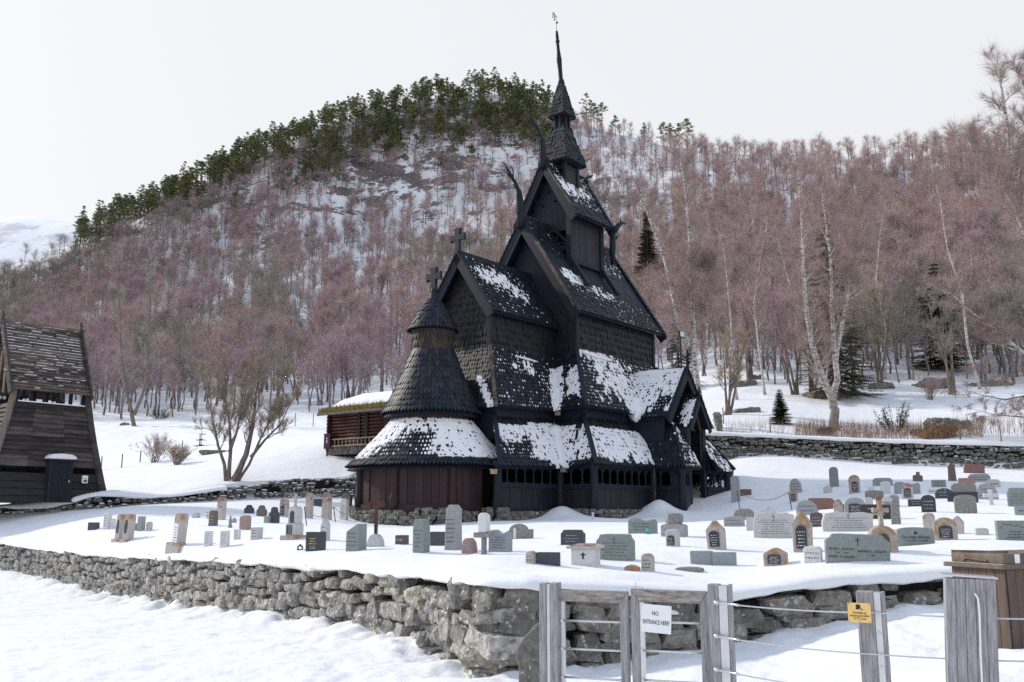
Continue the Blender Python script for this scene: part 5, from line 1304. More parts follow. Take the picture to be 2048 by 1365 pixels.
def outline(kind, w_, h_):
    a = w_/2; o = []
    if kind == 'slab': o = [(-a,0),(a,0),(a,h_*.97),(a*.96,h_),(-a*.96,h_),(-a,h_*.97)]
    elif kind == 'arch': o = [(-a,0),(a,0)] + [(a*math.cos(t), h_-a*.8+a*.8*math.sin(t)) if h_ > a else (a*math.cos(t), h_*.3+h_*.7*math.sin(t)) for t in np.linspace(0, math.pi, 13)]
    elif kind == 'soft': o = [(-a,0),(a,0)] + [(a*math.cos(t), h_*.78+h_*.22*math.sin(t)**.8) for t in np.linspace(0, math.pi, 11)]
    elif kind == 'gable': o = [(-a*.9,0),(a*.9,0),(a,h_*.66),(a*.92,h_*.70),(a*.15,h_*.98),(0,h_),(-a*.15,h_*.98),(-a*.92,h_*.70),(-a,h_*.66)]
    elif kind == 'taper': o = [(-a,0),(a,0),(a*.80,h_*.90),(a*.35,h_),(-a*.35,h_),(-a*.80,h_*.90)]
    elif kind == 'slant': o = [(-a,0),(a,0),(a*1.0,h_),(a*.7,h_*1.0),(-a*.9,h_*.72),(-a,h_*.66)]
    elif kind == 'rough': o = [(-a,0),(a,0),(a*.93,h_*.5),(a*.98,h_*.88),(a*.6,h_*.97),(a*.1,h_*.93),(-a*.4,h_),(-a*.9,h_*.9),(-a*1.02,h_*.45)]
    elif kind == 'lobed': o = [(-a,0),(a,0),(a,h_*.5),(a*.9,h_*.62),(a*.62,h_*.66)] + [(a*.55*math.cos(t), h_*.72+h_*.28*math.sin(t)) for t in np.linspace(0, math.pi, 9)] + [(-a*.62,h_*.66),(-a*.9,h_*.62),(-a,h_*.5)]
    elif kind == 'wave': o = [(-a,0),(a,0),(a,h_*.75),(a*.85,h_*.92),(a*.4,h_*.82),(0,h_*.86),(-a*.45,h_),(-a*.8,h_*.98),(-a,h_*.8)]
    elif kind == 'notch': o = [(-a,0),(a,0),(a*1.02,h_*.72),(a*.94,h_*.80),(a*.86,h_*.84),(a*.8,h_*.98),(a*.5,h_),(-a*.5,h_),(-a*.8,h_*.98),(-a*.86,h_*.84),(-a*.94,h_*.80),(-a*1.02,h_*.72)]
    elif kind == 'bould': o = [(-a*.8,0),(a*.85,0),(a,h_*.3),(a*.93,h_*.75),(a*.5,h_*.98),(-a*.1,h_),(-a*.7,h_*.85),(-a*.98,h_*.5)]
    elif kind == 'oval': o = [(-a,0),(a*.95,0),(a,h_*.3),(a*.75,h_*.72),(a*.3,h_*.97),(-a*.2,h_),(-a*.75,h_*.85),(-a*.98,h_*.5)]
    elif kind == 'roof': o = [(-a*.7,0),(a*.7,0),(a*.7,h_*.6),(a,h_*.62),(a*.5,h_*.72),(0,h_),(-a*.5,h_*.72),(-a,h_*.62),(-a*.7,h_*.6)]
    elif kind == 'rock': o = [(-a,0),(a,0),(a*.8,h_*.55),(a*.3,h_*.9),(-a*.2,h_),(-a*.7,h_*.6)]
    elif kind == 'cross':
        c = a*.30; y = h_*.62; d = c*.95
        o = [(-c,0),(c,0),(c*.8,y-d),(a*.7,y-d),(a,y-d*1.25),(a,y+d*1.25),(a*.7,y+d),(c*.8,y+d),(c*1.1,h_),(-c*1.1,h_),(-c*.8,y+d),(-a*.7,y+d),(-a,y+d*1.25),(-a,y-d*1.25),(-a*.7,y-d),(-c*.8,y-d)]
    return [(x, z) for x, z in o]
def marks(w_, z0, z1, rows, y, mat, parent, frac=.75, name='inscription'):
    """worn, unreadable lines of carving"""
    mb = MB(); dz_ = (z1-z0)/rows
    for i in range(rows):
        z = z1-dz_*(i+.5); x = -w_/2*frac*rs.uniform(.6,1); xe = -x
        while x < xe:
            l = rs.uniform(.012,.035)*1.2; hh2 = dz_*rs.uniform(.14,.30)
            mb.beam((x,y,z),(min(x+l,xe),y,z+rs.uniform(-.004,.004)), .004, hh2); x += l+rs.uniform(.008,.02)
    if mb.v: mb.build(name, mat, parent)
def grave(u, v, w, h, kind, col, label, face=None, rows=0, th=.2, yaw=-25, lean=0, base=None, yaw_j=True, ink=None, sub=.25, cross=False):
    g = ground(u, v); k = pxm(g.y); root_yaw = math.radians(yaw + (rs.uniform(-4,4) if yaw_j else 0))
    W_ = w*k; cosy, siny = math.cos(root_yaw), abs(math.sin(root_yaw)); t = th
    if kind in ('taper','cross','rock') and th == .2: t = min(.2, W_*.5)
    t = min(t, W_*.75); fw = max(.08, (W_-t*siny)/cosy); Hh = h*k
    r = empty('gravestone', (g.x, g.y, g.z), root_yaw); r.rotation_euler = (0, math.radians(lean), root_yaw)
    tag(r, label, 'gravestone', 'gravestones in the snowy churchyard')
    mb = MB(); ol = [(x+rs.uniform(-.006,.006), (z if z > 0 else -sub)) for x, z in outline(kind, fw, Hh)]; mb.prism(ol, -t/2, t/2, 'y')
    o = mb.build('headstone', SM[col], r); bevel(o, min(.018, t*.12), 2)
    yf = -t/2-.003; im = M['carve'] if col in ('white','pale','grey','blue','green','orange','orange2','rust','speck') else M['carve_light']
    if ink: im = ink
    if base:
        bw2, bh = base; mb = MB(); mb.box((-fw*bw2/2,-t*.8,-sub),(fw*bw2/2,t*.8,bh*k)); bevel(mb.build('base', SM[col], r), .02, 2)
    if face == 'plaque':
        pw, ph, pz = fw*.28, Hh*.26, Hh*.34
        pl_ = [(-pw,pz-ph),(pw,pz-ph),(pw,pz+ph*.7)]+[(pw*math.cos(q), pz+ph*.7+ph*.45*math.sin(q)) for q in np.linspace(.2, math.pi-.2, 7)]+[(-pw,pz+ph*.7)]
        mb = MB(); mb.prism(pl_, yf-.02, yf+.02, 'y'); p_ = mb.build('plaque', SM['black'], r); marks(pw*2, pz-ph*.9, pz+ph*.7, 5, yf-.022, M['whitepaint'], p_, .8)
    elif face == 'oval':
        mb = MB(); mb.prism([(fw*.30*math.cos(q), Hh*.52+Hh*.26*math.sin(q)) for q in np.linspace(0, 2*math.pi, 17)[:-1]], yf-.015, yf+.01, 'y'); mb.build('plaque', SM['black'], r)
    elif face == 'pale':
        mb = MB(); mb.box((-fw*.34,yf-.012,Hh*.12),(fw*.3,yf+.01,Hh*.68)); p_ = mb.build('plaque', M['sign_white'], r); marks(fw*.6, Hh*.15, Hh*.62, 6, yf-.014, M['ink'], p_, .8)
    elif rows: marks(fw, Hh*.12, Hh*(.72 if kind != 'slab' else .88), rows, yf, im, r, .78)
    if cross:
        mb = MB(); cs = Hh*.14; mb.box((-.006,yf-.002,Hh*.62),(.006,yf,Hh*.62+cs*2)); mb.box((-cs*.45,yf-.0025,Hh*.62+cs*1.25),(cs*.45,yf-.0005,Hh*.62+cs*1.25+.012)); mb.build('carved_cross', im, r)
    return r, fw, Hh, t, k
GV = [
 (187,1059,23,13,'slab','dark','low dark blue granite block standing furthest left in the graveyard',None,0,.2),
 (214,1058,15,30,'slab','white','narrow white marble pillar left of two leaning orange-topped stones',None,5),
 (226,1058,10,19,'arch','white','tiny white arched marble stone squeezed beside a leaning orange-topped stone',None,3,.12),
 (270,1061,13,13,'slab','blue','low pale blue block right behind the two leaning orange-topped stones',None,2),
 (282,1062,14,27,'slab','grey','upright grey granite block right of the two leaning orange-topped stones',None,0,.3),
 (298,1062,12,17,'arch','pale','small rounded grey stone at the right of the leftmost cluster',None,2,.25),
 (392,1036,16,10,'bould','pale','very low pale stone barely above the snow, behind the lone leaning pillar'),
 (418,1038,12,17,'slab','white','pale block half hidden behind a rough brown stone at the left',None,2),
 (426,1052,19,29,'taper','brown','rough dark brown tapered stone below a tall rust-streaked column',None,3,.22),
 (442,1040,17,43,'arch','rust','tall white column with rust streaks near the left back wall',None,0,.3),
 (468,1046,12,9,'rock','rust','tiny rust-coloured scrap of stone beside the green figure'),
 (490,1060,22,27,'soft','pink','pink granite stone with pale lettering at the left',None,5,.24),
 (498,1027,20,16,'lobed','dark','leftmost and farthest of three small dark lobed headstones'),
 (523,1033,21,21,'lobed','brown','middle one of three small lobed headstones'),
 (548,1046,22,30,'lobed','dark','nearest and largest of three small dark lobed headstones',None,0,.2),
 (535,1046,14,13,'slab','blue','low blue block in front of the nearest lobed headstone'),
 (416,1093,15,29,'slab','white','white marble block with carved lines, left of a pair in the snow',None,7,.2,-12),
 (449,1094,17,30,'slab','white','white marble block with carved lines, right of a pair in the snow',None,7,.24,-14),
 (474,1080,12,20,'slab','white','small white block with dark writing below the pink headstone',None,5,.15,-14),
 (513,1079,22,22,'slab','pale','grey block with a small triangle carved on it, right of the pink headstone',None,3,.3),
 (568,1034,18,33,'notch','rust','tall pale stone with cornice and dark tablet near the back wall','plaque',0,.26),
 (618,1037,15,48,'arch','orange2','slim round-topped column with orange cap behind the rope fence',None,0,.26),
 (653,1039,21,51,'taper','rust','tall tapered column with rusty right side behind the rope fence',None,0,.3),
 (637,1013,22,14,'slab','dark','dark blue slab lying between two tall columns'),
 (693,1026,23,36,'rough','brown','rough brown rock standing behind the white arched memorial'),
 (688,1040,17,40,'arch','white','white arched memorial with pointed niche beside the church apse',None,6,.25),
 (650,1082,19,41,'gable','pale','white gabled pillar behind the black stone with gold letters',None,3,.28),
 (712,1102,39,50,'slant','green','rough green-grey stone with slanting top left of the rusty iron cross',None,4,.34),
 (804,1089,26,17,'slab','purple','low dark purple-grey block right of the rusty iron cross',None,1,.3),
 (842,1105,33,62,'notch','green','tall lichened green-grey stone with pointed shoulders, left of the great pillar',None,5,.26),
 (876,1092,32,26,'slab','dark','dark blue slab between the tall green stone and the great pillar',None,0,.2),
 (907,1100,36,84,'taper','grey','tallest grey granite pillar standing in front of the church',None,6,.42),
 (939,1107,32,28,'oval','pink','rounded pink granite stone half buried right of the tallest pillar',None,2,.24),
 (1001,1104,47,41,'wave','blue','pale blue-grey curved headstone with a gilt flower and carved names',None,5,.22),
 (1146,1090,48,28,'notch','dark','wide dark headstone with white names and a rough crest, in front of the church',None,3,.22),
 (1097,1130,46,23,'slab','dark','low slanting dark slab behind the near snow bank',None,0,.12,-12),
 (1062,1128,23,23,'arch','orange2','round-topped white stone with orange edge beside the low dark slab',None,2,.28),
 (1232,1120,75,48,'notch','green','large green slate headstone with double names and small cross in the centre',None,5,.26,-18,0,None,True,None,.25,True),
 (1286,1067,56,29,'wave','green','green headstone with a gilt flower and teal lantern near the church wall',None,3,.2),
 (1264,1142,42,11,'rock','orange','orange lichened stub poking out of the near snow'),
 (1296,1143,29,33,'arch','orange2','small white round-topped stone with orange cap at the edge of the snow bank',None,3,.3),
 (1349,1073,54,24,'soft','grey','wide grey stone on which a dark boulder rests',None,0,.34),
 (1346,1093,31,32,'soft','pale','small pale stone with dark tablet in front of the boulder-topped stone','plaque',0,.24),
 (1434,1098,41,53,'gable','orange2','gabled stone with orange lichen and large dark tablet','plaque',0,.26,-24,-3),
 (1404,1130,44,25,'slab','blue','left half of the paired long blue-grey slabs',None,0,.1,-10),
 (1449,1131,47,24,'slab','blue','right half of the paired long blue-grey slabs',None,0,.12,-10),
 (1379,1143,58,7,'bould','speck','flat speckled stone almost covered by snow'),
 (1552,1131,54,31,'gable','orange','bright orange house-shaped stone with dark arched tablet','plaque',0,.34),
 (1627,1126,39,30,'soft','white','white headstone with faint engraving left of the wide slate',None,2,.2),
 (1488,1040,44,21,'bould','speck','dark speckled boulder on the graves beside the porch',None,0,.5),
 (1469,1053,41,19,'soft','grey','grey half-round stone below the speckled boulder',None,2,.24),
 (1502,1062,19,26,'slab','pale','plain pale block left of the broad white slab',None,0,.2),
 (1550,1076,80,49,'rough','pale','broad pale slab covered with script and a long carved cross',None,7,.26,-16,0,None,True,None,.25,True),
 (1536,1032,30,18,'gable','pale','small pale gabled stone peeping behind the broad pale slab',None,0,.26),
 (1607,1104,46,77,'gable','orange','tall orange-lichened tombstone with large black double tablet','plaque',0,.34,-22),
 (1634,1054,27,27,'soft','purple','purple-grey stone behind the tall black-tablet tombstone',None,3,.2),
 (1615,1030,42,28,'oval','blue','pale blue rounded stone with faint script behind the graves',None,2,.24),
 (1642,1020,54,22,'notch','red','broad red granite stone with wavy top',None,0,.24),
 (1472,1004,18,50,'arch','grey','slim grey pillar at the right end of the church',None,0,.2),
 (1492,991,22,11,'slab','brown','small dark block right of the slim grey pillar',None,0,.2),
 (1592,986,25,27,'oval','grey','oval grey stone with worn text at the back of the yard',None,3,.26),
 (1588,1004,17,24,'gable','orange','little gabled stone with black tablet at the end of the rope','plaque',0,.24),
 (1656,986,18,14,'gable','pale','tiny pale gabled stone at the back of the yard',None,0,.2),
 (1678,1031,23,31,'gable','orange','pointed orange stone behind the slab with script',None,0,.24),
 (1711,1030,46,33,'arch','grey','rounded grey tomb with small green tablet','plaque',0,.4),
 (1697,1062,97,36,'rough','pale','very wide pale slab with two columns of script and a cross',None,5,.3,-14,0,None,True,None,.25,True),
 (1752,1038,58,27,'slab','black','wide polished black stone with gilt sun rays','',2,.2,-14,0,None,True,M['gold']),
 (1793,1049,24,47,'taper','speck','dark pointed pillar flecked with white lichen',None,0,.3),
 (1776,1015,24,20,'arch','pale','round-topped pale stone with ornament behind the black sun stone',None,1,.16),
 (1789,1013,22,22,'arch','grey','smooth grey round-topped stone behind the flecked pillar',None,0,.22),
 (1749,998,34,16,'soft','speck','dark low arched stone near the middle of the right graves',None,0,.2),
 (1759,1014,14,21,'soft','red','small reddish stone behind the lichened stone cross',None,0,.16),
 (1738,1011,18,15,'soft','pale','small white rounded stone left of the reddish one',None,0,.2),
 (1743,984,13,9,'slab','white','tiny white block near the back right graves',None,0,.16),
 (1766,972,36,15,'notch','blue','low blue-grey stone with cut corners behind a white slab',None,2,.2),
 (1772,988,20,24,'soft','white','plain white upright slab at the back right',None,0,.18),
 (1815,988,48,23,'wave','blue','wide pale curved stone with small black cross',None,0,.24,-20,0,None,True,None,.25,True),
 (1816,998,24,31,'gable','rust','small gabled stone with dark tablet in front of the wide curved stone','plaque',0,.24),
 (1831,1013,27,13,'slab','black','low black stone with white letters beside a black arched headstone',None,2,.15,-12),
 (1858,1025,30,33,'arch','black','black polished arched headstone at the right',None,3,.24),
 (1859,1060,28,32,'arch','orange2','white round-topped stone with orange spots behind the green slate stone',None,0,.24),
 (1892,1080,54,42,'arch','orange','broad mossy orange arch-shaped tomb with dark niche','plaque',0,.5),
 (1915,1068,29,34,'gable','orange2','leaning white stone with orange edge beside the mossy tomb',None,0,.2,-32,4),
 (1964,1070,30,13,'soft','pale','low pale rounded stone alone in snow at the right',None,0,.24),
 (1928,986,45,18,'notch','speck','top of three stacked-looking grey stones at the far right',None,0,.26),
 (1926,1004,54,19,'slab','black','black polished stone between two grey ones at the far right',None,0,.26),
 (1932,1027,43,35,'soft','speck','rough speckled grey stone in front of the black polished one',None,0,.3),
 (1976,999,39,31,'oval','grey','grey rounded stone with faint lettering behind the white wooden cross',None,3,.22),
 (2036,1014,36,36,'notch','green','green-grey stone with lines of text at the right edge',None,5,.2),
 (2044,1031,28,17,'slab','blue','low blue-grey stone at the right edge below another',None,1,.2),
 (1890,997,36,19,'oval','dark','dark rounded stone with small cross left of stacked grey stones',None,2,.2,-16,0,None,True,None,.25,True),
 (1867,988,22,10,'slab','white','small white plaque-like stone with faint marks at the right',None,1,.14,-14),
 (1878,975,26,14,'slab','green','low dark green stone in the back row',None,2,.16,-14),
 (1905,962,19,31,'taper','brown','tall dark tapered stone under the mossy back wall',None,0,.3),
 (1949,947,38,18,'rough','red','red granite stone leaning under the mossy back wall',None,0,.2,-14,4),
 (1959,964,38,15,'notch','grey','wide grey stone in the back row right of the dark tapered one',None,2,.2),
 (1987,975,26,15,'notch','pale','pale grey stone in the back row at far right',None,1,.2),
 (1934,968,29,11,'slab','pink','faint pink low stone in the back row',None,0,.16),
 (1710,987,22,35,'arch','orange','round-topped orange stone with black tablet standing alone at the back','plaque',0,.26,-14),
 (1669,974,19,38,'arch','speck','lone tall lichened grey pillar at the back',None,0,.26,-16),
]
for g_ in GV: grave(*g_)
# leaning pillars with plaques
for (u, v, w, h, face, lb, base) in ((239,1081,20,50,'oval','left one of two leaning stone pillars with orange tops and dark oval plaques',(1.5,2)),
                               (255,1082,21,51,'oval','right one of two leaning stone pillars with orange tops and dark oval plaques',(1.4,2)),
                               (356,1098,27,63,'pale','lone leaning pillar with rusty cap, white plaque and square base',(2.0,6))):
    grave(u, v, w, h, 'arch', 'orange2', lb, face, 0, .26, -38, 6, base)
# lettered stones
r, fw, Hh, t, k = grave(1715,1124,117,50,'notch','green','wide green slate stone with engraved family names and cross at the near right',None,0,.12,-8,2,yaw_j=False)
for tx_, x, z, s in (('ROAR L. EGGUM',-.26,.42,.052),('* 1937   † 2021',-.26,.28,.036),('SIGRID R. EGGUM',-.26,.13,.052),('BARBRA L. EGGUM',.22,.36,.052),('* 1939',.22,.22,.036)):
    text(tx_, s, r, (x*fw, -t/2-.003, z*Hh), (math.pi/2,0,0), M['ink'], 'inscription')
mb = MB(); mb.box((-.006,-t/2-.003,Hh*.55),(.006,-t/2,Hh*.88)); mb.box((-.04,-t/2-.004,Hh*.76),(.04,-t/2-.001,Hh*.78)); mb.build('carved_cross', M['ink'], r)
r, fw, Hh, t, k = grave(1831,1091,70,34,'soft','green','green slate headstone with one engraved name and a small bird emblem',None,0,.12,-8,0,yaw_j=False)
text('Ole Helge Hillestad', .075, r, (.0, -t/2-.003, .45*Hh), (math.pi/2,0,0), M['ink'], 'inscription', sx=.85)
text('* 12-9-1919  † 13-8-2009', .04, r, (.0, -t/2-.003, .26*Hh), (math.pi/2,0,0), M['ink'], 'inscription')
mb = MB(); mb.prism([(-.03,Hh*.64),(.0,Hh*.60),(.035,Hh*.66),(.03,Hh*.74),(.01,Hh*.70),(.0,Hh*.80),(-.02,Hh*.73)], -t/2-.004, -t/2+.001, 'y'); mb.build('carved_bird', M['ink'], r)
r, fw, Hh, t, k = grave(2030,1081,66,37,'slab','green','green slate stone engraved with a mountain outline at the right edge',None,0,.12,-8,0,yaw_j=False)
pts = [(-.42,.58),(-.30,.86),(-.22,.76),(-.12,.82),(-.02,.70),(.1,.78),(.2,.66),(.4,.70)]
mb = MB()
for a, b in zip(pts, pts[1:]): mb.beam((a[0]*fw,-t/2-.002,a[1]*Hh),(b[0]*fw,-t/2-.002,b[1]*Hh), .004, .006)
mb.build('carved_mountain', M['ink'], r); marks(fw*.7, Hh*.08, Hh*.5, 3, -t/2-.003, M['ink'], r)
r, fw, Hh, t, k = grave(631,1102,39,35,'slab','black','square black stone with gold lettering and engraved picture at left centre',None,0,.22,-22)
marks(fw*.7, Hh*.30, Hh*.72, 3, -t/2-.003, M['gold'], r, .8); marks(fw*.7, Hh*.08, Hh*.26, 2, -t/2-.003, M['whitepaint'], r, .6)
# boulder resting on a stone
g_ = ground(1349,1073); k = pxm(g_.y); mb = MB(); stone(mb, Vector((0,0,.02)), Vector((1,0,0)), Vector((0,-1,0)), 19*k, .22, 11*k, random.Random(3)); o_ = mb.build('boulder', SM['speck'], loc=(g_.x, g_.y, g_.z+25*k+6*k), smooth=True); m_ = o_.modifiers.new('s','SUBSURF'); m_.levels = 2; m_.render_levels = 2; tag(o_, 'dark lichened boulder resting on top of a wide grey headstone', 'boulder')
def multi(u, v, label, yaw=-22, name='gravestone'):
    g = ground(u, v); r = empty(name, g, math.radians(yaw)); tag(r, label, 'gravestone', 'gravestones in the snowy churchyard'); return r, pxm(g.y)
# arch memorial with cross on a plinth
r, k = multi(588,1078,'tall arched memorial topped with a small rusty cross on a square plinth')
mb = MB(); mb.box((-17*k,-.3,-.3),(13*k,.3,6*k)); bevel(mb.build('base', SM['orange2'], r), .02, 2)
mb = MB(); mb.box((-11*k,-.18,6*k),(11*k,.2,28*k)); bl = bevel(mb.build('block', SM['pale'], r), .015, 2)
mb = MB(); mb.box((-8*k,-.195,9*k),(4*k,-.17,25*k)); p_ = mb.build('plaque', SM['black'], bl); marks(11*k, 10*k, 24*k, 5, -.2, M['whitepaint'], p_)
mb = MB(); n_ = 10; o1 = [(9.5*k*math.cos(q), 53*k+8*k*math.sin(q)) for q in np.linspace(0, math.pi, n_)]
mb.prism([(-10*k,28*k),(10*k,28*k)]+o1, -.12, .16, 'y'); bevel(mb.build('arch', SM['pale'], r), .015, 2)
mb = MB(); mb.prism([(-4.5*k,30*k),(4.5*k,30*k)]+[(4.5*k*math.cos(q), 46*k+6*k*math.sin(q)) for q in np.linspace(0, math.pi, 9)], -.135, -.115, 'y'); mb.build('niche', SM['dark'], r)
mb = MB(); mb.prism(outline('cross', 9*k, 26*k), -.05, .05, 'y'); mb.v = [(x, y, z+59*k) for x, y, z in mb.v]; bevel(mb.build('cross', SM['orange2'], r), .01, 1)
# iron cross on half-round stone
r, k = multi(751,1094,'rusty ornate cast iron cross rising from a half-round grey stone')
mb = MB(); mb.prism([(15*k*math.cos(q), 24*k*math.sin(q)) for q in np.linspace(0, math.pi, 13)]+[(-15*k,-.3),(15*k,-.3)], -.12, .12, 'y'); bevel(mb.build('foot_stone', SM['pale'], r), .02, 2)
mb = MB(); z0 = 24*k; mb.box((-2.6*k,-.03,z0),(-.8*k,.03,z0+16*k)); mb.box((.8*k,-.03,z0),(2.6*k,.03,z0+16*k)); mb.box((-3*k,-.035,z0+14*k),(3*k,.035,z0+17*k)); mb.build('socket', M['iron'], r)
mb = MB(); zc = z0+56*k
mb.box((-2.4*k,-.025,z0+16*k),(2.4*k,.025,zc+16*k)); mb.box((-13*k,-.024,zc-2.4*k),(13*k,.024,zc+2.4*k))
for (x, z) in ((-14,0),(14,0),(0,18),(-11,3.4),(-11,-3.4),(11,3.4),(11,-3.4),(3.4,14),(-3.4,14),(4,4),(-4,4),(4,-4),(-4,-4)):
    mb.tube([(x*k,-.03,zc+z*k),(x*k,.03,zc+z*k)], [3.0*k,3.0*k], 10)
mb.build('iron_cross', M['rust'], r)
# pill on cross-shaped base
r, k = multi(968,1109,'white rounded stone standing on a speckled stone cross base near the tallest pillar')
mb = MB(); mb.box((-3.2*k,-.08,-.3),(3.2*k,.08,31*k)); mb.box((-18*k,-.12,31*k),(18*k,.12,41*k)); bevel(mb.build('cross_base', SM['speck'], r), .02, 2)
mb = MB(); mb.prism([(-9*k,41*k),(9*k,41*k)]+[(9*k*math.cos(q), 69*k+9*k*math.sin(q)) for q in np.linspace(0, math.pi, 11)], -.12, .12, 'y'); bevel(mb.build('headstone', SM['white'], r), .03, 2)
# dark arch with a white notch
r, k = multi(1038,1078,'speckled brown arched stone with square shoulders and a white notch in it', -14)
ol = [(-26*k,-.3),(26*k,-.3),(27*k,18*k),(15*k,18*k)]+[(18*k*math.cos(q), 14*k+14*k*math.sin(q)) for q in np.linspace(.45, math.pi-.1, 9)]+[(-22*k,14*k),(-27*k,8*k)]
mb = MB(); mb.prism(ol, -.12, .12, 'y'); bevel(mb.build('headstone', SM['speck'], r), .02, 2)
mb = MB(); mb.prism([(-9*k,-.3),(-3*k,-.3),(-3*k,18*k),(-6*k,21*k),(-9*k,18*k)], -.135, -.11, 'y'); mb.build('niche', SM['white'], r)
# white house-shaped tomb with cross
r, k = multi(1172,1131,'low white box tomb with overhanging lid and small black cross', -14)
mb = MB(); mb.box((-23*k,-.28,-.3),(23*k,.28,31*k)); bevel(mb.build('tomb_body', SM['white'], r), .01, 2)
mb = MB(); mb.box((-31*k,-.34,31*k),(31*k,.34,36*k)); mb.prism([(-26*k,36*k),(26*k,36*k),(15*k,39*k),(-18*k,39*k)], -.3, .3, 'y'); bevel(mb.build('tomb_lid', SM['rust'], r), .01, 2)
mb = MB(); mb.box((-.012,-.287,12*k),(.012,-.281,24*k)); mb.box((-.04,-.288,19*k),(.04,-.282,21*k)); mb.build('small_cross', M['ink'], r)
# white posts and crosses
r, k = multi(1186,1039,'short white post with rounded top in front of the church corner'); mb = MB(); mb.tube([(0,0,-.3),(0,0,9*k),(0,0,12*k),(0,0,13*k)], [2.4*k,2.4*k,2.8*k,1.6*k], 10); mb.build('headstone', SM['white'], r, smooth=True)
r['category'] = 'marker'
r, k = multi(1983,1010,'plain white cross standing in snow at the far right'); mb = MB(); mb.prism(outline('cross', 27*k, 29*k), -.05, .05, 'y'); bevel(mb.build('cross', SM['white'], r), .01, 1)
r, k = multi(1836,963,'small dark stone cross in front of the back wall'); mb = MB(); mb.prism([(-9*k,0),(9*k,0),(9*k,10*k),(4*k,12*k),(4*k,18*k),(-2*k,18*k),(-3*k,12*k),(-9*k,11*k)], -.1, .1, 'y'); bevel(mb.build('headstone', SM['brown'], r), .02, 1)
# stone cross on lichened arch
r, k = multi(1766,1103,'tall lichened stone cross standing on an orange horseshoe arch', -14)
ol = [(25*k*math.cos(q), 24*k+24*k*math.sin(q)) for q in np.linspace(0, math.pi, 13)]; il = [(11*k*math.cos(q), 22*k+11*k*math.sin(q)) for q in np.linspace(math.pi, 0, 9)]
mb = MB(); mb.prism([(25*k,-.3)]+ol+[(-25*k,-.3),(-11*k,-.3)]+il+[(11*k,-.3)], -.2, .2, 'y'); bevel(mb.build('arch', SM['orange'], r), .025, 2)
mb = MB(); mb.prism([(-11*k,-.3),(11*k,-.3)]+[(11*k*math.cos(q), 22*k+11*k*math.sin(q)) for q in np.linspace(0, math.pi, 9)], -.05, .15, 'y'); mb.build('niche', SM['green'], r)
mb = MB(); mb.prism(outline('cross', 30*k, 48*k), -.07, .07, 'y'); mb.v = [(x, y, z+47*k) for x, y, z in mb.v]; bevel(mb.build('cross', SM['orange'], r), .015, 1)
# crest on dark stone; pedestal figures; lanterns
r, k = multi(460,1056,'narrow green bronze statuette standing in the snow left of the pink stone')
mb = MB(); mb.lathe([(4*k,-.2),(4*k,3*k),(2.6*k,8*k),(3.4*k,13*k),(1.8*k,17*k),(2.0*k,19*k),(1.0*k,22*k),(.2*k,24*k)], (0,0), 10); mb.build('figure', SM['green'], r, smooth=True); r['category'] = 'statue'
def lantern(u, v, h, mat, label, glow=None):
    g = ground(u, v); k = pxm(g.y)*h/12; r = empty('grave_lantern', g); tag(r, label, 'lantern')
    mb = MB(); mb.box((-5*k,-5*k,-.05),(5*k,5*k,1.5*k)); mb.build('base', mat, r)
    for x in (-4.5,4.5):
        for y in (-4.5,4.5):
            mb = MB(); mb.box(((x-.7)*k,(y-.7)*k,1.5*k),((x+.7)*k,(y+.7)*k,7*k)); mb.build('leg', mat, r)
    mb = MB(); mb.lathe([(7*k,7*k),(5*k,8.5*k),(2*k,10.5*k),(2*k,11.5*k),(1*k,12*k)], (0,0), 8); mb.build('lid', mat, r)
lantern(600, 1101, 11, M['iron'], 'tiny black grave lantern in the snow left of the black stone with gold letters')
lantern(1296, 1069, 11, simple('teal_metal', (.12,.35,.33), .5, .2), 'teal grave lantern before the green headstone near the church')
# rope barriers
def rope(pts, label):
    r = empty('rope_barrier', ground(pts[0][0], pts[0][1])); tag(r, label, 'rope fence'); o0 = r.location.copy(); tops = []
    for u, v, h in pts:
        g = ground(u, v); k = pxm(g.y); tops.append(g+Vector((-.08,0,h*k)))
        mb = MB(); mb.tube([g-o0-Vector((-.05,0,.2)), g-o0+Vector((-.08,0,h*k))], [.018,.018], 6); mb.build('post', M['iron'], r)
    for a, b in zip(tops, tops[1:]):
        P_ = [a.lerp(b, t)-Vector((0,0,.38*4*t*(1-t)))-o0 for t in np.linspace(0,1,13)]
        mb = MB(); mb.tube(P_, [.013]*13, 5); mb.build('rope', M['pale_wood'], r)
rope([(612,1052,36),(670,1045,30),(722,1030,20)], 'sagging rope strung between thin iron stakes left of the church apse')
rope([(1479,1020,36),(1583,1021,34)], 'sagging rope strung between two thin stakes right of the church porch')

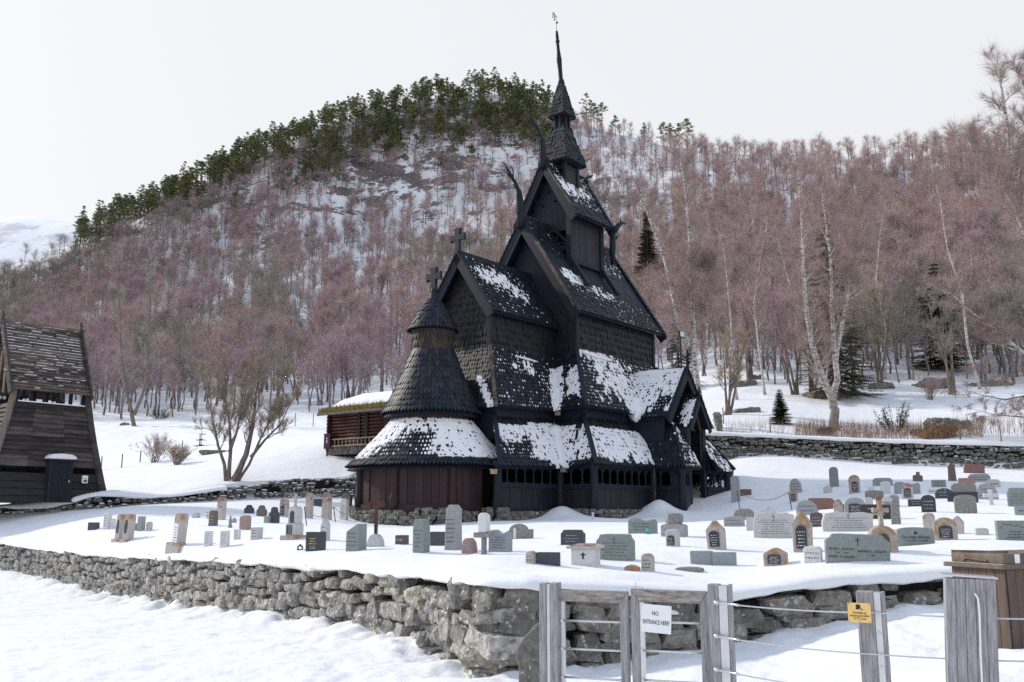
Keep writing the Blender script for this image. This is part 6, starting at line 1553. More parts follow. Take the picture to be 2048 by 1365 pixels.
# ================================================================== trees
tr = random.Random(99)
def sliver(mb, p, d, l, w_, m=0):
    s = d.cross(Vector((tr.uniform(-1,1), tr.uniform(-1,1), tr.uniform(-1,1))))
    if s.length < 1e-3: return
    s = s.normalized()*(w_/2); q = p+d*l
    mb.add([tuple(p-s), tuple(p+s), tuple(q)], [(0,1,2)], m)
def far_birch(seed, h, wd, ntw, w_=.032):
    global tr; tr = random.Random(seed); mb = MB()
    lean = Vector((tr.uniform(-.08,.08), tr.uniform(-.08,.08), 0)); P_ = [Vector((0,0,-.5))]; n = 7
    for i in range(1, n+1): P_.append(Vector((lean.x*h*i/n+tr.uniform(-.22,.22), lean.y*h*i/n+tr.uniform(-.22,.22), h*i/n*.90)))
    mb.tube(P_, [.155*(1-i/(n+1))**.8*h/11+.02 for i in range(n+1)], 5, 0)
    def tp(t): x = t*n; i = min(int(x), n-1); return P_[i].lerp(P_[i+1], x-i)
    br = []
    for i in range(24):
        t = tr.uniform(.36, .97)**.9; a = tr.uniform(0, 2*math.pi); L = wd*(1.35-t)*tr.uniform(.7,1.35)+.7
        d = Vector((math.cos(a), math.sin(a), tr.uniform(.35,1.3))).normalized(); p = tp(t); q = p+d*L*.6; r2 = q+(d+Vector((0,0,.2))).normalized()*L*.5
        mb.tube([p, q, r2], [.06,.042,.018], 3, 0, False); br.append((p, q, r2))
    for i in range(ntw):
        p, q, r2 = tr.choice(br); t = tr.random()**.7
        c = p.lerp(q, t*2) if t < .5 else q.lerp(r2, t*2-1)
        c = c + Vector((tr.gauss(0,.42), tr.gauss(0,.42), tr.gauss(0,.38)))
        d = Vector((tr.uniform(-.7,.7), tr.uniform(-.7,.7), tr.uniform(-.1,1.2))).normalized()
        sliver(mb, c, d, tr.uniform(.5,1.2), w_*tr.uniform(.6,1.3), 1)
    return mb
def far_pine(seed, h, cr):
    global tr; tr = random.Random(seed); mb = MB()
    P_ = [Vector((0,0,-.5))]+[Vector((tr.uniform(-.15,.15)*i/3, tr.uniform(-.15,.15)*i/3, h*i/6)) for i in range(1,7)]
    mb.tube(P_, [.17,.16,.14,.12,.09,.06,.03], 5, 0)
    z0 = h*tr.uniform(.30,.42)
    for k in range(32):
        t = tr.random()**.8; z = z0+(h*1.0-z0)*t; r = cr*(1-t**2.2)*tr.uniform(.15,1.15)+.15; a = tr.uniform(0, 6.28); c = Vector((r*math.cos(a), r*math.sin(a), z))
        mb.tube([Vector((0,0,z-.5)), c], [.05,.02], 3, 0, False); s = tr.uniform(.6,1.15)
        for i in range(52):
            d = Vector((tr.gauss(0,1), tr.gauss(0,1), tr.gauss(0,.6)+.2)).normalized(); p = c+Vector((d.x*s*tr.random(), d.y*s*tr.random(), d.z*s*.6*tr.random()))
            x = Vector((tr.uniform(-1,1), tr.uniform(-1,1), tr.uniform(-.6,.6))).normalized(); y = x.cross(Vector((tr.uniform(-.5,.5), tr.uniform(-.5,.5), 1))).normalized(); q = tr.uniform(.14,.30)
            mb.add([tuple(p-x*q), tuple(p+y*q*.45), tuple(p+x*q), tuple(p-y*q*.45)], [(0,1,2,3)], 1)
    return mb
def spruce(seed, h, wd, dens=1.0, q0=.16, layers=None):
    global tr; tr = random.Random(seed); mb = MB(); mb.tube([(0,0,-.5),(0,0,h*.5),(0,0,h)], [.02*h,.011*h,.004], 6, 0)
    n = layers or int(h*2.2)
    for i in range(n):
        z = h*(.06+.92*i/n); r = wd*(1-(i/n))**.85*tr.uniform(.75,1.1)+.05
        for k in range(int((7+5*(1-i/n))*dens)):
            a = tr.uniform(0, 6.28); rr = r*tr.uniform(.7,1.1); d = Vector((math.cos(a), math.sin(a), 0)); tip = Vector((0,0,z))+d*rr+Vector((0,0,-rr*.28+rr*.1)); mid = Vector((0,0,z))+d*rr*.5-Vector((0,0,rr*.16))
            mb.tube([Vector((0,0,z)), mid, tip], [.012*h*.3+.006,.008*h*.2+.004,.003], 3, 0, False)
            m_ = max(3, int(rr*14*dens))
            for j in range(m_):
                t = (j+.5)/m_; c = Vector((0,0,z)).lerp(mid, t*2) if t < .5 else mid.lerp(tip, t*2-1)
                sd_ = d.cross(Vector((0,0,1)))*(1 if j % 2 else -1); v = (sd_*.8+d*.7+Vector((0,0,tr.uniform(-.45,-.05)))).normalized(); q = q0*(1.1-.5*t)*tr.uniform(.8,1.5)*2.0; u_ = Vector((0,0,1)).cross(v).normalized()*q0*.28
                mb.add([tuple(c-u_), tuple(c+v*q), tuple(c+u_)], [(0,1,2)], 1)
    return mb
def mesh_of(mb, name, mats):
    o = mb.build(name, mats); return o
# depth lookup on a fan grid
ug = np.linspace(-420, 2420, 285); Yg = np.exp(np.linspace(math.log(58), math.log(430), 420)); UU, YY = np.meshgrid(ug, Yg, indexing='ij')
XX = (UU-CX)/F/CT*YY
HG = H(XX.ravel(), YY.ravel()).reshape(UU.shape)
el = (HG-EYE)/YY; VV = CY - F*(el*CT-ST)/(CT+el*ST)         # image row of every ground sample
def hill(u, v):
    i = int(np.clip(np.searchsorted(ug, u), 0, len(ug)-1)); col = VV[i]
    vis = np.minimum.accumulate(col); idx = np.nonzero(vis <= v)[0]
    if not len(idx): return None
    j = idx[0]; Y = Yg[j]; return Vector(((u-CX)/F/CT*Y, Y, HG[i, j]-.1))
def ridge_v(u):
    i = int(np.clip(np.searchsorted(ug, u), 0, len(ug)-1)); return float(VV[i].min())
bk = [M['farbark'], M['twig_far']]; bkr = [M['farbark'], M['twig_rose']]
bspec = [(11,2.4,1150),(9.5,2.8,1100),(12,2.2,1250),(8.5,2.6,950)]
BV = [mesh_of(far_birch(100+i, *bspec[i]), 'birch_tree', bk) for i in range(4)] + [mesh_of(far_birch(120+i, *bspec[i]), 'birch_tree', bkr) for i in range(3)] + [mesh_of(far_birch(130+i, *bspec[i]), 'birch_tree', [M['farbark'], M['twig_olive']]) for i in range(2)]
PV = [mesh_of(far_pine(140+i, h, c), 'pine_tree', [M['pinebark'], M['needle_pine']]) for i, (h, c) in enumerate(((13,3.1),(11.5,2.8),(14.5,3.3),(10,2.7)))]
SV_ = [mesh_of(spruce(150+i, h, w_), 'spruce_tree', [M['greybark'], M['needle_spruce']]) for i, (h, w_) in enumerate(((12,2.3),(9.5,1.9)))]
BL = 'bare reddish birch tree on the snowy hillside'; PL = 'tall green pine tree on the snowy hill ridge'
used = {}
def put(proto, loc, sc_, rz, label, cat, group):
    k = proto.name
    if k in used: o = proto.copy(); COL.objects.link(o)
    else: o = proto; used[k] = 1
    o.location = loc; o.scale = (sc_,)*3; o.rotation_euler = (0, 0, rz); tag(o, label, cat, group); return o
pr_ = random.Random(5)
# pines along the left ridge, a few lower
pines = []
for i in range(720):
    u = 130+ (1105-130)*pr_.random()**.85; rv = ridge_v(u); dv = pr_.random()**1.4*(115 if u > 550 else 55)+1
    pines.append((u, rv+dv, pr_.uniform(.85, 1.15)))
for u, v, s in ((905,330,1.25),(940,345,1.3),(925,300,1.2),(990,290,1.0),(1010,270,1.0),(1030,262,1),(760,330,1),(720,340,1),(660,385,1.05),(640,370,1.1),(600,405,1.1),(560,400,1.0),(780,320,1.0),(30,515,1.0),(48,512,1.1),(1180,262,1.3),(1196,262,1.35),(1212,263,1.2),(1340,298,1.1),(1355,298,1.2),(1372,298,1.2),(1390,300,1.1),(1405,300,1),(1425,300,.9),(1240,275,1.0),(1300,292,.8),(1460,302,.8),(1575,300,.9),(1510,300,1.0),(1525,300,1.1),(880,360,.9),(455,430,.9),(450,445,1.0),(540,400,1.1),(380,440,.8),(1010,250,1.1),(1055,230,1.1),(1075,228,1.1),(1090,232,1.0)):
    pines.append((u, v, s))
pines = [(u, v, s*.86) for u, v, s in pines if hill(u, v)]
pr_.shuffle(pines)
pine_rest = pines[288:]
for u, v, s in pines[:288]:
    o = put(pr_.choice(PV), hill(u, v), s*pr_.uniform(.9,1.1), pr_.uniform(0,6.28), PL, 'pine tree', 'pines on the hill ridge')
for (u, v, s, lb) in ((1662,292,1.15,'dark spiky spruce standing first of the group on the right ridge'),(1690,290,1.3,'tallest dark spruce of the group on the right ridge'),(1708,291,1.2,'dark spruce right beside the tallest on the right ridge'),(1738,292,1.0,'narrow spruce standing last of the group on the right ridge'),(1640,293,.8,'small spruce at the left of the ridge group'),
                      (520,400,.9,'dark spruce among bare birches below the left pines'),(455,420,1.0,'dark pointed spruce on the left shoulder of the hill')):
    g = hill(u, v); 
    if g: put(pr_.choice(SV_), g, s*g.y/330*1.15, pr_.uniform(0,6.28), lb, 'spruce tree', 'spruces among the hillside trees')
# birches
fr = random.Random(8); cand = []
def low_v(u):
    return float(np.interp(u, [-200,0,150,300,420,560,650,800,1300,1400,1500,1650,1850,2048,2300], [830,835,835,845,830,815,830,820,760,760,770,775,765,780,780]))
tries = 0
while len(cand) < 6300 and tries < 80000:
    tries += 1
    u = fr.uniform(-120, 2160); rv = ridge_v(u); lv = low_v(u); v = rv + (lv-rv)*fr.random()**.95
    # thin where the photograph shows open rock, thick elsewhere
    d = 1.0 - .62*math.exp(-((u-860)/210)**2-((v-370)/100)**2) - .6*math.exp(-((u-1040)/120)**2-((v-280)/90)**2) - .55*math.exp(-((u-660)/130)**2-((v-450)/80)**2) - .35*math.exp(-((u-1230)/90)**2-((v-330)/70)**2)
    if v > lv-200 and u < 800: d *= .72
    if v > lv-90 and u < 800: d *= .75
    if u > 1200 and v > 690: d *= .30
    if u < 1110 and v < rv+50: d *= .15
    d *= .55+.9*float(vnoise(np.array([u/60.]), np.array([v/40.]), 71)[0])
    if u > 1220 and v < rv+75 and fr.random() < .75: d = 1
    if 1130 < u < 1220 and v < rv+60: d = max(d, .6)
    if fr.random() > d: continue
    cand.append((u, v))
cl = []
for u, v in cand:
    g = hill(u, v)
    if g is None: continue
    rose = (.75 if (760 < u < 1420 and 430 < v < 720) or (u > 1300 and v < 520) else .12)
    kk_ = fr.choice([4,5,6]) if fr.random() < rose else fr.choice([0,1,2,3])
    if float(vnoise(np.array([u/170.]), np.array([v/110.]), 91)[0]) > .66 and fr.random() < .7: kk_ = fr.choice([7,8])
    s = fr.uniform(.62, 1.08)*(1.0 if g.y > 150 else .95)*(.80 if u > 1200 and g.y > 170 else 1)
    cl.append((g, kk_, s, fr.uniform(0, 6.28)))
cl.sort(key=lambda t: t[0].y/t[2])
ind, rest = cl[:292], cl[292:]
for g, kk_, s, rz in ind: put(BV[kk_], g, s, rz, BL, 'birch tree', 'bare birches on the hillside')
for k, b_ in enumerate(BV):
    if b_.name not in used: put(b_, hill(300+80*k, 700), 1, 0, BL, 'birch tree', 'bare birches on the hillside')
for b_ in PV+SV_:
    if b_.name not in used: put(b_, hill(700, 300), 1, 0, PL, 'pine tree', 'pines on the hill ridge')
def forest_object(items, BV, onm, olb):
    me = bpy.data.meshes.new(onm); me.vertices.add(len(items)); me.vertices.foreach_set('co', np.array([tuple(i[0]) for i in items], dtype=np.float32).ravel())
    for nm, col in (('kind', 1), ('sc', 2), ('rz', 3)):
        a = me.attributes.new(nm, 'FLOAT', 'POINT'); a.data.foreach_set('value', np.array([i[col] for i in items], dtype=np.float32))
    me.update(); o = bpy.data.objects.new(onm, me); COL.objects.link(o)
    tag(o, olb, 'forest', kind='stuff')
    ng = bpy.data.node_groups.new('scatter', 'GeometryNodeTree'); ng.interface.new_socket('Geometry', in_out='INPUT', socket_type='NodeSocketGeometry'); ng.interface.new_socket('Geometry', in_out='OUTPUT', socket_type='NodeSocketGeometry')
    gi = ng.nodes.new('NodeGroupInput'); go = ng.nodes.new('NodeGroupOutput'); jn = ng.nodes.new('GeometryNodeJoinGeometry')
    def attr(nm): n = ng.nodes.new('GeometryNodeInputNamedAttribute'); n.data_type = 'FLOAT'; n.inputs['Name'].default_value = nm; return n.outputs[0]
    kd, sc_, rz = attr('kind'), attr('sc'), attr('rz')
    cx_ = ng.nodes.new('ShaderNodeCombineXYZ'); ng.links.new(rz, cx_.inputs[2]); cs_ = ng.nodes.new('ShaderNodeCombineXYZ')
    for i in range(3): ng.links.new(sc_, cs_.inputs[i])
    for k, b_ in enumerate(BV):
        cmp_ = ng.nodes.new('FunctionNodeCompare'); cmp_.data_type = 'FLOAT'; cmp_.operation = 'EQUAL'; cmp_.inputs['B'].default_value = k; cmp_.inputs['Epsilon'].default_value = .1; ng.links.new(kd, cmp_.inputs['A'])
        oi = ng.nodes.new('GeometryNodeObjectInfo'); oi.inputs['Object'].default_value = b_; oi.transform_space = 'ORIGINAL'
        ip = ng.nodes.new('GeometryNodeInstanceOnPoints'); ng.links.new(gi.outputs[0], ip.inputs['Points']); ng.links.new(cmp_.outputs[0], ip.inputs['Selection']); ng.links.new(oi.outputs['Geometry'], ip.inputs['Instance'])
        ng.links.new(cx_.outputs[0], ip.inputs['Rotation']); ng.links.new(cs_.outputs[0], ip.inputs['Scale']); ng.links.new(ip.outputs[0], jn.inputs[0])
    ng.links.new(jn.outputs[0], go.inputs[0]); m_ = o.modifiers.new('scatter', 'NODES'); m_.node_group = ng
forest_object(rest, BV, 'birch_forest', 'dense bare reddish birch forest covering the snowy hill')
forest_object([(hill(u, v), pr_.choice([0,1,2,3]), s*pr_.uniform(.9,1.1), pr_.uniform(0,6.28)) for u, v, s in pine_rest], PV, 'pine_forest', 'band of green pine wood along the left hill ridge')

# ---- near trees with real limbs
def grow(mt, mw, p, d, L, r, lvl, maxl, up=.15, spread=.6, tw=10, twl=.5, tww=.014, droop=0.0, seg=5, nch=(5,4,4)):
    P_ = [p]; Rr = [r]; dd = d.copy(); sl_ = L/seg
    for i in range(seg):
        dd = (dd + Vector((tr.gauss(0,.13), tr.gauss(0,.13), tr.gauss(0,.10)+up*.35-droop*.3*i/seg))).normalized(); P_.append(P_[-1]+dd*sl_); Rr.append(max(r*(1-.85*(i+1)/seg), .004))
    mt.tube(P_, Rr, 6 if r > .05 else 4 if r > .015 else 3, 0, False)
    spawn(mt, mw, P_, Rr, L, lvl, maxl, up, spread, tw, twl, tww, droop, nch)
def spawn(mt, mw, P_, Rr, L, lvl, maxl, up, spread, tw, twl, tww, droop, nch, start=.25, seg=4):
    n = len(P_)-1
    if lvl < maxl:
        for i in range(nch[min(lvl, len(nch)-1)]):
            t = start+(1-start)*(i+tr.random())/nch[min(lvl, len(nch)-1)]; x = min(t*n, n-.001); k = int(x); c = P_[k].lerp(P_[k+1], x-k); rr = Rr[k]*(1-(x-k))+Rr[k+1]*(x-k)
            ax = (P_[k+1]-P_[k]).normalized(); a = tr.uniform(0, 6.28); o_ = ax.orthogonal().normalized(); o_ = Matrix.Rotation(a, 3, ax) @ o_
            d = (ax*(1-spread*.5)+o_*spread*tr.uniform(.8,1.3)+Vector((0,0,up))).normalized()
            grow(mt, mw, c, d, L*tr.uniform(.42,.62)*(1.15-.5*t), min(rr*.45, .05/(1+lvl)), lvl+1, maxl, up, spread, tw, twl, tww, droop, seg, nch)
    if lvl >= maxl-1:
        for i in range(tw*(2 if lvl == maxl else 1)):
            x = min((.15+.85*tr.random())*n, n-.001); k = int(x); c = P_[k].lerp(P_[k+1], x-k); ax = (P_[k+1]-P_[k]).normalized()
            d = (ax*.6+Vector((tr.uniform(-.8,.8), tr.uniform(-.8,.8), tr.uniform(-.4,.8)+up-droop))).normalized(); sliver(mw, c, d, twl*tr.uniform(.5,1.4), tww*tr.uniform(.7,1.3))
def tree(label, Y, stems, bark, twigm, seed, name='birch_tree', maxl=2, L=None, base=None, cat='birch tree', **kw):
    """stems: list of (image polyline, base radius); the polyline gets its real distance and some depth"""
    global tr; tr = random.Random(seed); mt = MB(); mw = MB()
    b0 = base or at(stems[0][0][0][0], stems[0][0][0][1], Y); g = Vector(b0); root = empty(name, g); tag(root, label, cat, kw.pop('group', None))
    for pts, r in stems:
        P_ = []; off = 0; drift = tr.uniform(-.10,.10)
        for i, (u, v) in enumerate(pts): P_.append(at(u, v, Y+drift*i*1.5)-g)
        # subdivide
        Q = []
        for a, b in zip(P_, P_[1:]):
            for j in range(4): t = j/4; Q.append(a.lerp(b, t)+Vector((tr.gauss(0,.02), tr.gauss(0,.03), 0))*(r*3))
        Q.append(P_[-1]); n = len(Q); Rr = [r*(1-.88*i/(n-1)) for i in range(n)]; Rr[0] *= 1.25
        if v is not None: mt.tube(Q, Rr, 9, 0)
        LL = L or (Q[-1]-Q[0]).length*.32
        spawn(mt, mw, Q, Rr, LL, 0, maxl, kw.get('up',.25), kw.get('spread',.7), kw.get('tw',10), kw.get('twl',.5), kw.get('tww',.016), kw.get('droop',0), kw.get('nch',(18,5,4)), kw.get('start',.3))
    mt.build('trunk', bark, root, smooth=True); mw.build('crown', twigm, root); return root
gY = lambda u, v: ground(u, v, 45, 130).y
tree('forked white birch with two tall leaning stems rising just behind the right wall', gY(1668,860), [([(1668,864),(1669,820),(1663,798),(1640,740),(1622,680),(1611,600),(1606,520),(1603,430),(1596,340)], .36), ([(1664,800),(1675,760),(1668,700),(1664,620),(1662,520),(1650,430),(1640,330)], .26), ([(1672,720),(1690,620),(1705,540),(1722,460),(1740,380)], .15)], M['birch'], M['twig_near'], 1, L=3.8, tw=20, twl=.8, tww=.013, droop=.25, start=.28, nch=(34,6,5))
tree('white birch leaning left behind the church porch, with tall twin stems', gY(1410,858), [([(1418,862),(1400,812),(1390,770),(1374,700),(1358,650),(1345,590),(1330,520),(1300,440),(1275,380)], .36), ([(1398,800),(1389,720),(1386,640),(1382,560),(1378,470),(1370,380),(1358,300)], .24), ([(1412,730),(1414,650),(1420,560),(1415,540)], .09)], M['birch'], M['twig_near'], 2, L=3.8, tw=20, twl=.8, tww=.013, droop=.25, start=.28, nch=(34,6,5))
Yr = gY(2040,860)*.86
tree('large birch at the right edge with white limbs and a fine crown against the sky', Yr, [([(2130,840),(2100,640),(2072,500),(2040,400),(2022,300),(2008,200),(1995,130)], .32), ([(2110,700),(2085,520),(2062,380),(2055,240),(2048,130)], .24), ([(2080,540),(2030,420),(1985,340),(1940,270)], .12), ([(2100,600),(2060,300),(2080,120)], .2)], M['birch'], M['twig_near'], 3, L=3.8, tw=20, twl=.7, tww=.012, droop=.3, start=.12, nch=(34,6,5))
tree('low arching birch limb reaching in from the right edge', Yr*1.05, [([(2150,830),(2090,740),(2048,706),(1990,660),(1950,630),(1905,590),(1870,575)], .16), ([(2048,706),(2000,690),(1960,640)], .06)], M['birch'], M['twig_near'], 4, L=2.6, tw=16, twl=.7, tww=.018, droop=.35, nch=(20,5,4))
tree('dark drooping bare branches low at the right edge above the wall', gY(2030,870)*.98, [([(2110,800),(2060,790),(2010,800),(1960,790),(1900,770)], .07), ([(2110,830),(2050,835),(1990,830),(1930,815)], .06), ([(2120,760),(2060,740),(2000,745),(1940,725)], .06)], M['greybark'], M['twig_near'], 5, L=2.0, tw=10, twl=.5, tww=.02, up=.05, droop=.6, nch=(14,4,3), start=.1)
tree('old multi-stemmed bare tree with olive-brown crown standing on the snow bank left of the church', gY(465,962), [([(452,964),(449,930),(436,890),(430,860),(416,800),(400,740)], .11), ([(457,960),(461,900),(459,850),(450,790),(452,730)], .12), ([(468,962),(492,910),(505,850),(512,790),(520,730)], .19), ([(476,962),(498,930),(520,880),(545,830),(560,770),(570,725)], .09), ([(459,905),(475,860),(485,800),(482,740)], .09), ([(502,915),(530,880),(560,850),(585,800)], .09)], M['greybark'], M['twig_grey'], 6, name='bare_tree', cat='tree', maxl=3, L=2.3, tw=6, twl=.40, tww=.013, up=.38, spread=.8, nch=(13,5,4,4), start=.3)
tree('bare forked tree at the foot of the wood, behind the bell tower', gY(268,852)*1.0, [([(268,856),(262,820),(252,780),(243,720),(240,640),(236,560),(232,500)], .26), ([(268,830),(285,790),(296,740),(298,660),(300,580),(296,520)], .22)], M['greybark'], M['twig_far'], 7, name='bare_tree', cat='tree', L=4.2, tw=9, twl=.9, tww=.04, nch=(16,4,3))
for i, (u, v, h_, lb) in enumerate(((640,812,150,'cluster of slender grey stems uphill of the log cabin'),(700,800,140,'pale leaning stems just above the log cabin roof'),(590,790,130,'slim bare tree between the olive tree and the log cabin'),(1590,790,190,'thick clump of grey alder stems on the right slope'),(1625,792,200,'twisted grey tree beside the alder clump on the right slope'),(1905,790,210,'stout grey bare tree on the right slope below the dark conifers'),(1455,830,150,'short-stemmed grey bush tree behind the porch birch'),(1500,760,160,'slim dark bare tree on the right slope'),(1760,770,190,'loosely branched bare tree right of the forked birch'))):
    Yt = hill(u, v).y if u < 800 or v < 800 else gY(u, v)
    st = []
    rr_ = random.Random(40+i)
    for k in range(4): 
        sx_ = rr_.uniform(-.35,.35); st.append(([(u+k*3-4, v+2), (u+sx_*h_*.25+k*3-4, v-h_*.3), (u+sx_*h_*.6, v-h_*.65), (u+sx_*h_*.9, v-h_)], .10 if u < 800 else .13))
    tree(lb, Yt, st, M['greybark'], M['twig_far'] if i % 2 else M['twig_grey'], 60+i, name='bare_tree', cat='tree', L=2.6, tw=8, twl=.7, tww=.03, nch=(9,4,3), group='bare trees at the edge of the wood')
for i, (pts_, r_b, lb) in enumerate((([(1474,800),(1466,740),(1462,640),(1452,540),(1440,440)], .13, 'slender white birch directly above the porch gable ridge'),
        ([(1530,790),(1518,700),(1508,610),(1520,520),(1535,440)], .12, 'slim pale birch halfway between the leaning and the forked birch'),
        ([(1600,770),(1596,700),(1588,600),(1560,500),(1545,430)], .12, 'thin birch just left of the forked birch stems'),
        ([(1770,760),(1772,660),(1752,560),(1760,470),(1772,400)], .13, 'white-stemmed birch right of the forked birch'),
        ([(1960,780),(1935,690),(1925,590),(1895,500),(1880,400),(1862,330)], .14, 'leaning white birch among the trees near the right edge'),
        ([(810,690),(802,620),(795,560),(790,500)], .12, 'pale birch stem seen between apse cross and hillside'),
        ([(170,760),(178,690),(172,610),(180,520)], .13, 'pale slim birch rising beside the bell tower roof'))):
    tree(lb, hill(*pts_[0]).y, [(pts_, r_b)], M['birch_far'], M['twig_near'], 80+i, L=2.8, tw=14, twl=.8, tww=.022, droop=.2, nch=(18,5,3), start=.35, group='slender birches at the edge of the wood')
# shrubs
for i, (u, v, w_, h_, lb, mt_) in enumerate(((310,925,60,52,'rounded leafless shrub on the snow between the bell tower and the bank', 'twig_far'),(355,930,40,38,'low brownish twiggy shrub beside the rounded one','twig_grey'),(1850,800,60,50,'reddish twiggy shrub on the right slope','twig_rose'),(1520,740,60,60,'thin twiggy shrub on the snowy right slope','twig_far'),(1740,740,70,60,'dense dark twiggy thicket beneath the conifers','twig_far'))):
    tr = random.Random(200+i); g = ground(u, v, 50, 130) if v > 840 else hill(u, v); k = pxm(g.y); root = empty('shrub', g); tag(root, lb, 'shrub', 'leafless shrubs on the snow')
    mt = MB(); mw = MB()
    for j in range(26):
        a = tr.uniform(0, 6.28); d = Vector((math.cos(a)*tr.uniform(.1,.8), math.sin(a)*.5, 1)).normalized(); grow(mt, mw, Vector((tr.uniform(-.2,.2), tr.uniform(-.2,.2), -.1)), d, h_*k*tr.uniform(.7,1.05), .02, 1, 2, .1, .5, 8, .35, .018, nch=(4,4,3))
    mt.build('stems', M['greybark'], root); mw.build('twigs', M[mt_], root)
# conifers near
def conifer(u, v, h_, w_, label, seed, dens=1.0, mat='needle_spruce', q0=.16, Y=None, far=False, layers=None):
    g = hill(u, v) if far else ground(u, v, 50, 130); k = pxm(g.y); mb = spruce(seed, h_*k, w_*k/2, dens, q0, layers)
    root = empty('spruce_tree', g); tag(root, label, 'spruce tree')
    t_ = MB(); c_ = MB()
    # split trunk and crown
    nv = 0; t_.v = mb.v; t_.f = [f for f, m_ in zip(mb.f, mb.m) if m_ == 0]; t_.m = [0]*len(t_.f); c_.v = mb.v; c_.f = [f for f, m_ in zip(mb.f, mb.m) if m_ == 1]; c_.m = [0]*len(c_.f)
    for part, nm, mm in ((t_, 'trunk', M['greybark']), (c_, 'crown', M[mat])):
        o = part.build(nm, mm, root); me = o.data
        import bmesh as _b; bm = _b.new(); bm.from_mesh(me); _b.ops.delete(bm, geom=[x for x in bm.verts if not x.link_faces], context='VERTS'); bm.to_mesh(me); bm.free()
conifer(402,892,46,34,'small bright green young spruce on the snow at the left', 301, 1.3, 'juniper', .10)
conifer(1562,848,72,46,'slender young spruce standing alone in front of the right slope', 302, 2.6, 'juniper', .12, layers=22)
conifer(1665,800,400,180,'big dark spruce directly behind the forked birch', 303, .75, far=True, q0=.3)
conifer(1700,790,160,150,'low broad spruce right of the forked birch', 312, .7, 'juniper', far=True, q0=.3)
conifer(1880,740,230,150,'tall dark spruce behind the bare trees at right', 305, 1.3, far=True, q0=.3)
conifer(1300,640,240,90,'dark spruce top showing just right of the church', 306, 1.4, far=True, q0=.3)
conifer(1355,780,180,90,'low spruce half hidden by the church right side', 309, .9, 'juniper', far=True, q0=.25)
# junipers
for i, (u, v, w_, h_, lb) in enumerate(((1790,866,75,80,'straggly green juniper bush standing in dry straw behind the right wall'),(330,838,50,34,'low dark juniper at the foot of the left wood'),(1650,870,36,20,'small juniper sprig beside the forked birch foot'))):
    tr = random.Random(400+i); g = ground(u, v, 50, 130) if v > 840 else hill(u, v); k = pxm(g.y); root = empty('juniper_bush', g); tag(root, lb, 'bush', 'juniper bushes')
    mt = MB(); mw = MB()
    for j in range(16):
        a = tr.uniform(0, 6.28); x = tr.uniform(-.5,.5)*w_*k; q = Vector((x, tr.uniform(-.4,.4), h_*k*tr.uniform(.35,1.0)*(1-abs(x)/(w_*k)*.6)))
        b0 = Vector((x*.2,0,-.1)); mt.tube([b0, b0.lerp(q,.5)+Vector((0,0,-.1)), q], [.03,.02,.01], 4, 0, False)
        for j2 in range(60):
            t = .35+.65*tr.random(); c = b0.lerp(q, t)+Vector((tr.gauss(0,.10), tr.gauss(0,.10), tr.gauss(0,.06))); sliver(mw, c, Vector((tr.uniform(-1,1), tr.uniform(-1,1), tr.uniform(-.2,.8))).normalized(), tr.uniform(.12,.26), .05)
    mt.build('stems', M['greybark'], root); mw.build('foliage', M['juniper'], root)
# dry straw behind the right wall
mb = MB(); tr = random.Random(77)
for i in range(4200):
    u = tr.choice([tr.uniform(1580,1700), tr.uniform(1690,1830), tr.uniform(1600,2060), tr.uniform(1840,1950), tr.uniform(1440,2060)]); Y = tr.uniform(60.5, 67); x = (u-CX)/F/CT*Y
    mb.add([(x-.012, Y, 0), (x+.012, Y, 0), (x+tr.uniform(-.12,.12), Y, tr.uniform(.35,.95))], [(0,1,2)])
xy = np.array([(mb.v[i][0], mb.v[i][1]) for i in range(0, len(mb.v), 3)]); zz_ = H(xy[:,0], xy[:,1])
mb.v = [(v[0], v[1], v[2]+float(zz_[i//3])-.05) for i, v in enumerate(mb.v)]
tag(mb.build('dry_grass', M['straw']), 'dry straw coloured grass standing through the snow', 'grass', kind='stuff')
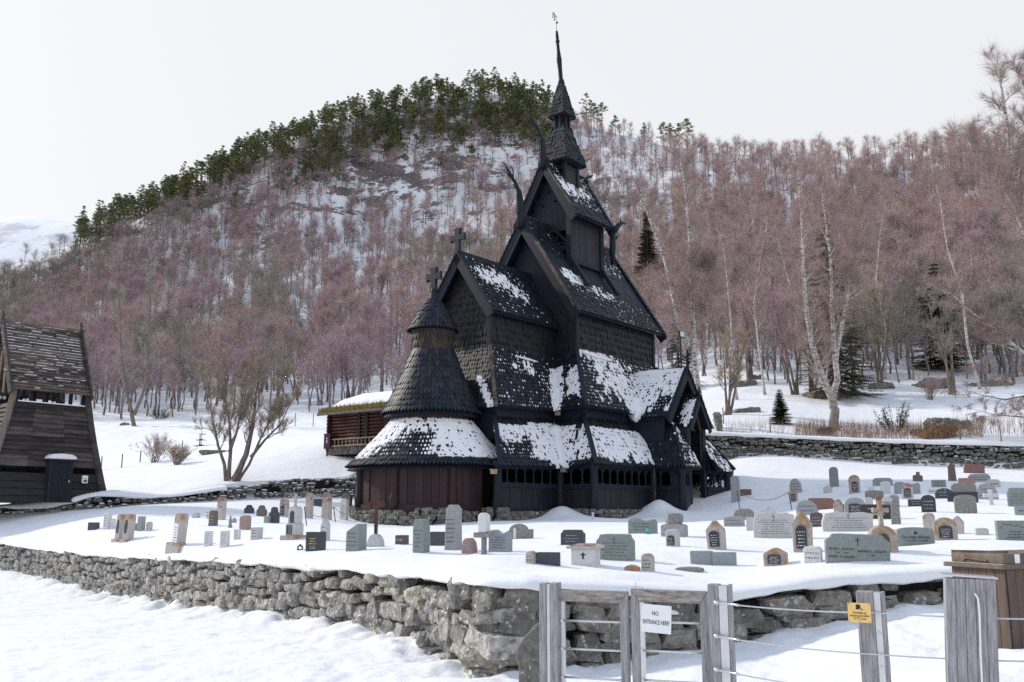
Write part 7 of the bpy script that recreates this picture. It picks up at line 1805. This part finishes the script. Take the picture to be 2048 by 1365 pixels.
# boulders and outcrops in the snow
for i, (u, v, w_, h_, lb) in enumerate(((1640,792,90,16,'long low mossy rock ledge below the alder clump'),(1480,770,60,12,'flat dark rock ledge left of the small spruce'),(1860,775,70,26,'mossy boulder at the foot of the stout grey tree'),(1895,855,80,24,'brown snow-capped boulder in the straw at right'),(1865,872,90,26,'rusty brown grassy mound behind the right wall'),(1490,822,60,9,'thin rock band in the snow left of the young spruce'),(1510,757,30,12,'small mossy rock on the slope behind the porch birch'),(1750,775,60,14,'grey ledge poking out beside the forked birch'),(1437,862,14,30,'upright brown stone marker behind the wall next to the leaning birch'),(262,850,20,8,'dark stone at the foot of the forked bare tree'),(430,905,60,6,'mossy turf strip showing through the snow bank at left'),(1970,770,90,12,'dark ledge in the snow at the far right slope'),(690,716,40,9,'dark rock on the left wooded slope'),(225,690,70,8,'dark ledge among the birch trunks at left'))):
    g = ground(u, v, 50, 130) if v > 800 and u > 1300 or v > 880 else hill(u, v)
    if g is None: continue
    k = pxm(g.y); rnd = random.Random(500+i); mb = MB(); stone(mb, Vector((0,0,h_*k*(.25 if w_ < 20 else -.2))), Vector((1,0,0)), Vector((0,-1,0)), w_*k*.5, w_*k*.4 if w_ > 20 else .3, h_*k*.8, rnd)
    o = mb.build('rock', M['stone_dark'] if i != 4 else M['heath'], loc=g, smooth=True); m_ = o.modifiers.new('s','SUBSURF'); m_.levels = 3; m_.render_levels = 3
    tx = bpy.data.textures.new('rock_rough', 'CLOUDS'); tx.noise_scale = .5; dm = o.modifiers.new('d', 'DISPLACE'); dm.texture = tx; dm.strength = .9*min(1.2, h_*k); dm.texture_coords = 'GLOBAL'
    tag(o, lb, 'rock', 'rocks showing through the snow')
# thin fence stakes
for i, (u, v, h_, lb) in enumerate(((202,940,26,'thin stake nearest the bell tower'),(243,936,27,'second thin stake right of the bell tower'),(280,925,22,'thin stake in front of the rounded shrub'),(364,902,20,'short stake with a stay beside the young green spruce'),(399,892,22,'thin stake right before the young green spruce'),(438,877,20,'thin stake left of the olive-brown tree crown'),(590,853,26,'thin wire fence stake uphill between tree and cabin'),(626,853,26,'thin stake close to the log cabin roof'),(1447,848,32,'rusty iron stake beside the upright stone marker'),(1541,866,26,'thin stake left of the young spruce'),(1620,875,28,'thin stake in the straw left of the forked birch'),(1921,880,30,'wooden stake in the straw near a brown boulder'),(2003,886,34,'tall wooden stake near the right edge'))):
    g = ground(u, v, 50, 130) if v > 840 else hill(u, v); k = pxm(g.y); mb = MB(); mb.tube([(0,0,-.2),(0,0,h_*k)], [.045,.04], 6); o = mb.build('fence_stake', M['brown_frame'], loc=g); tag(o, lb, 'stake', 'thin stakes standing in the snow')
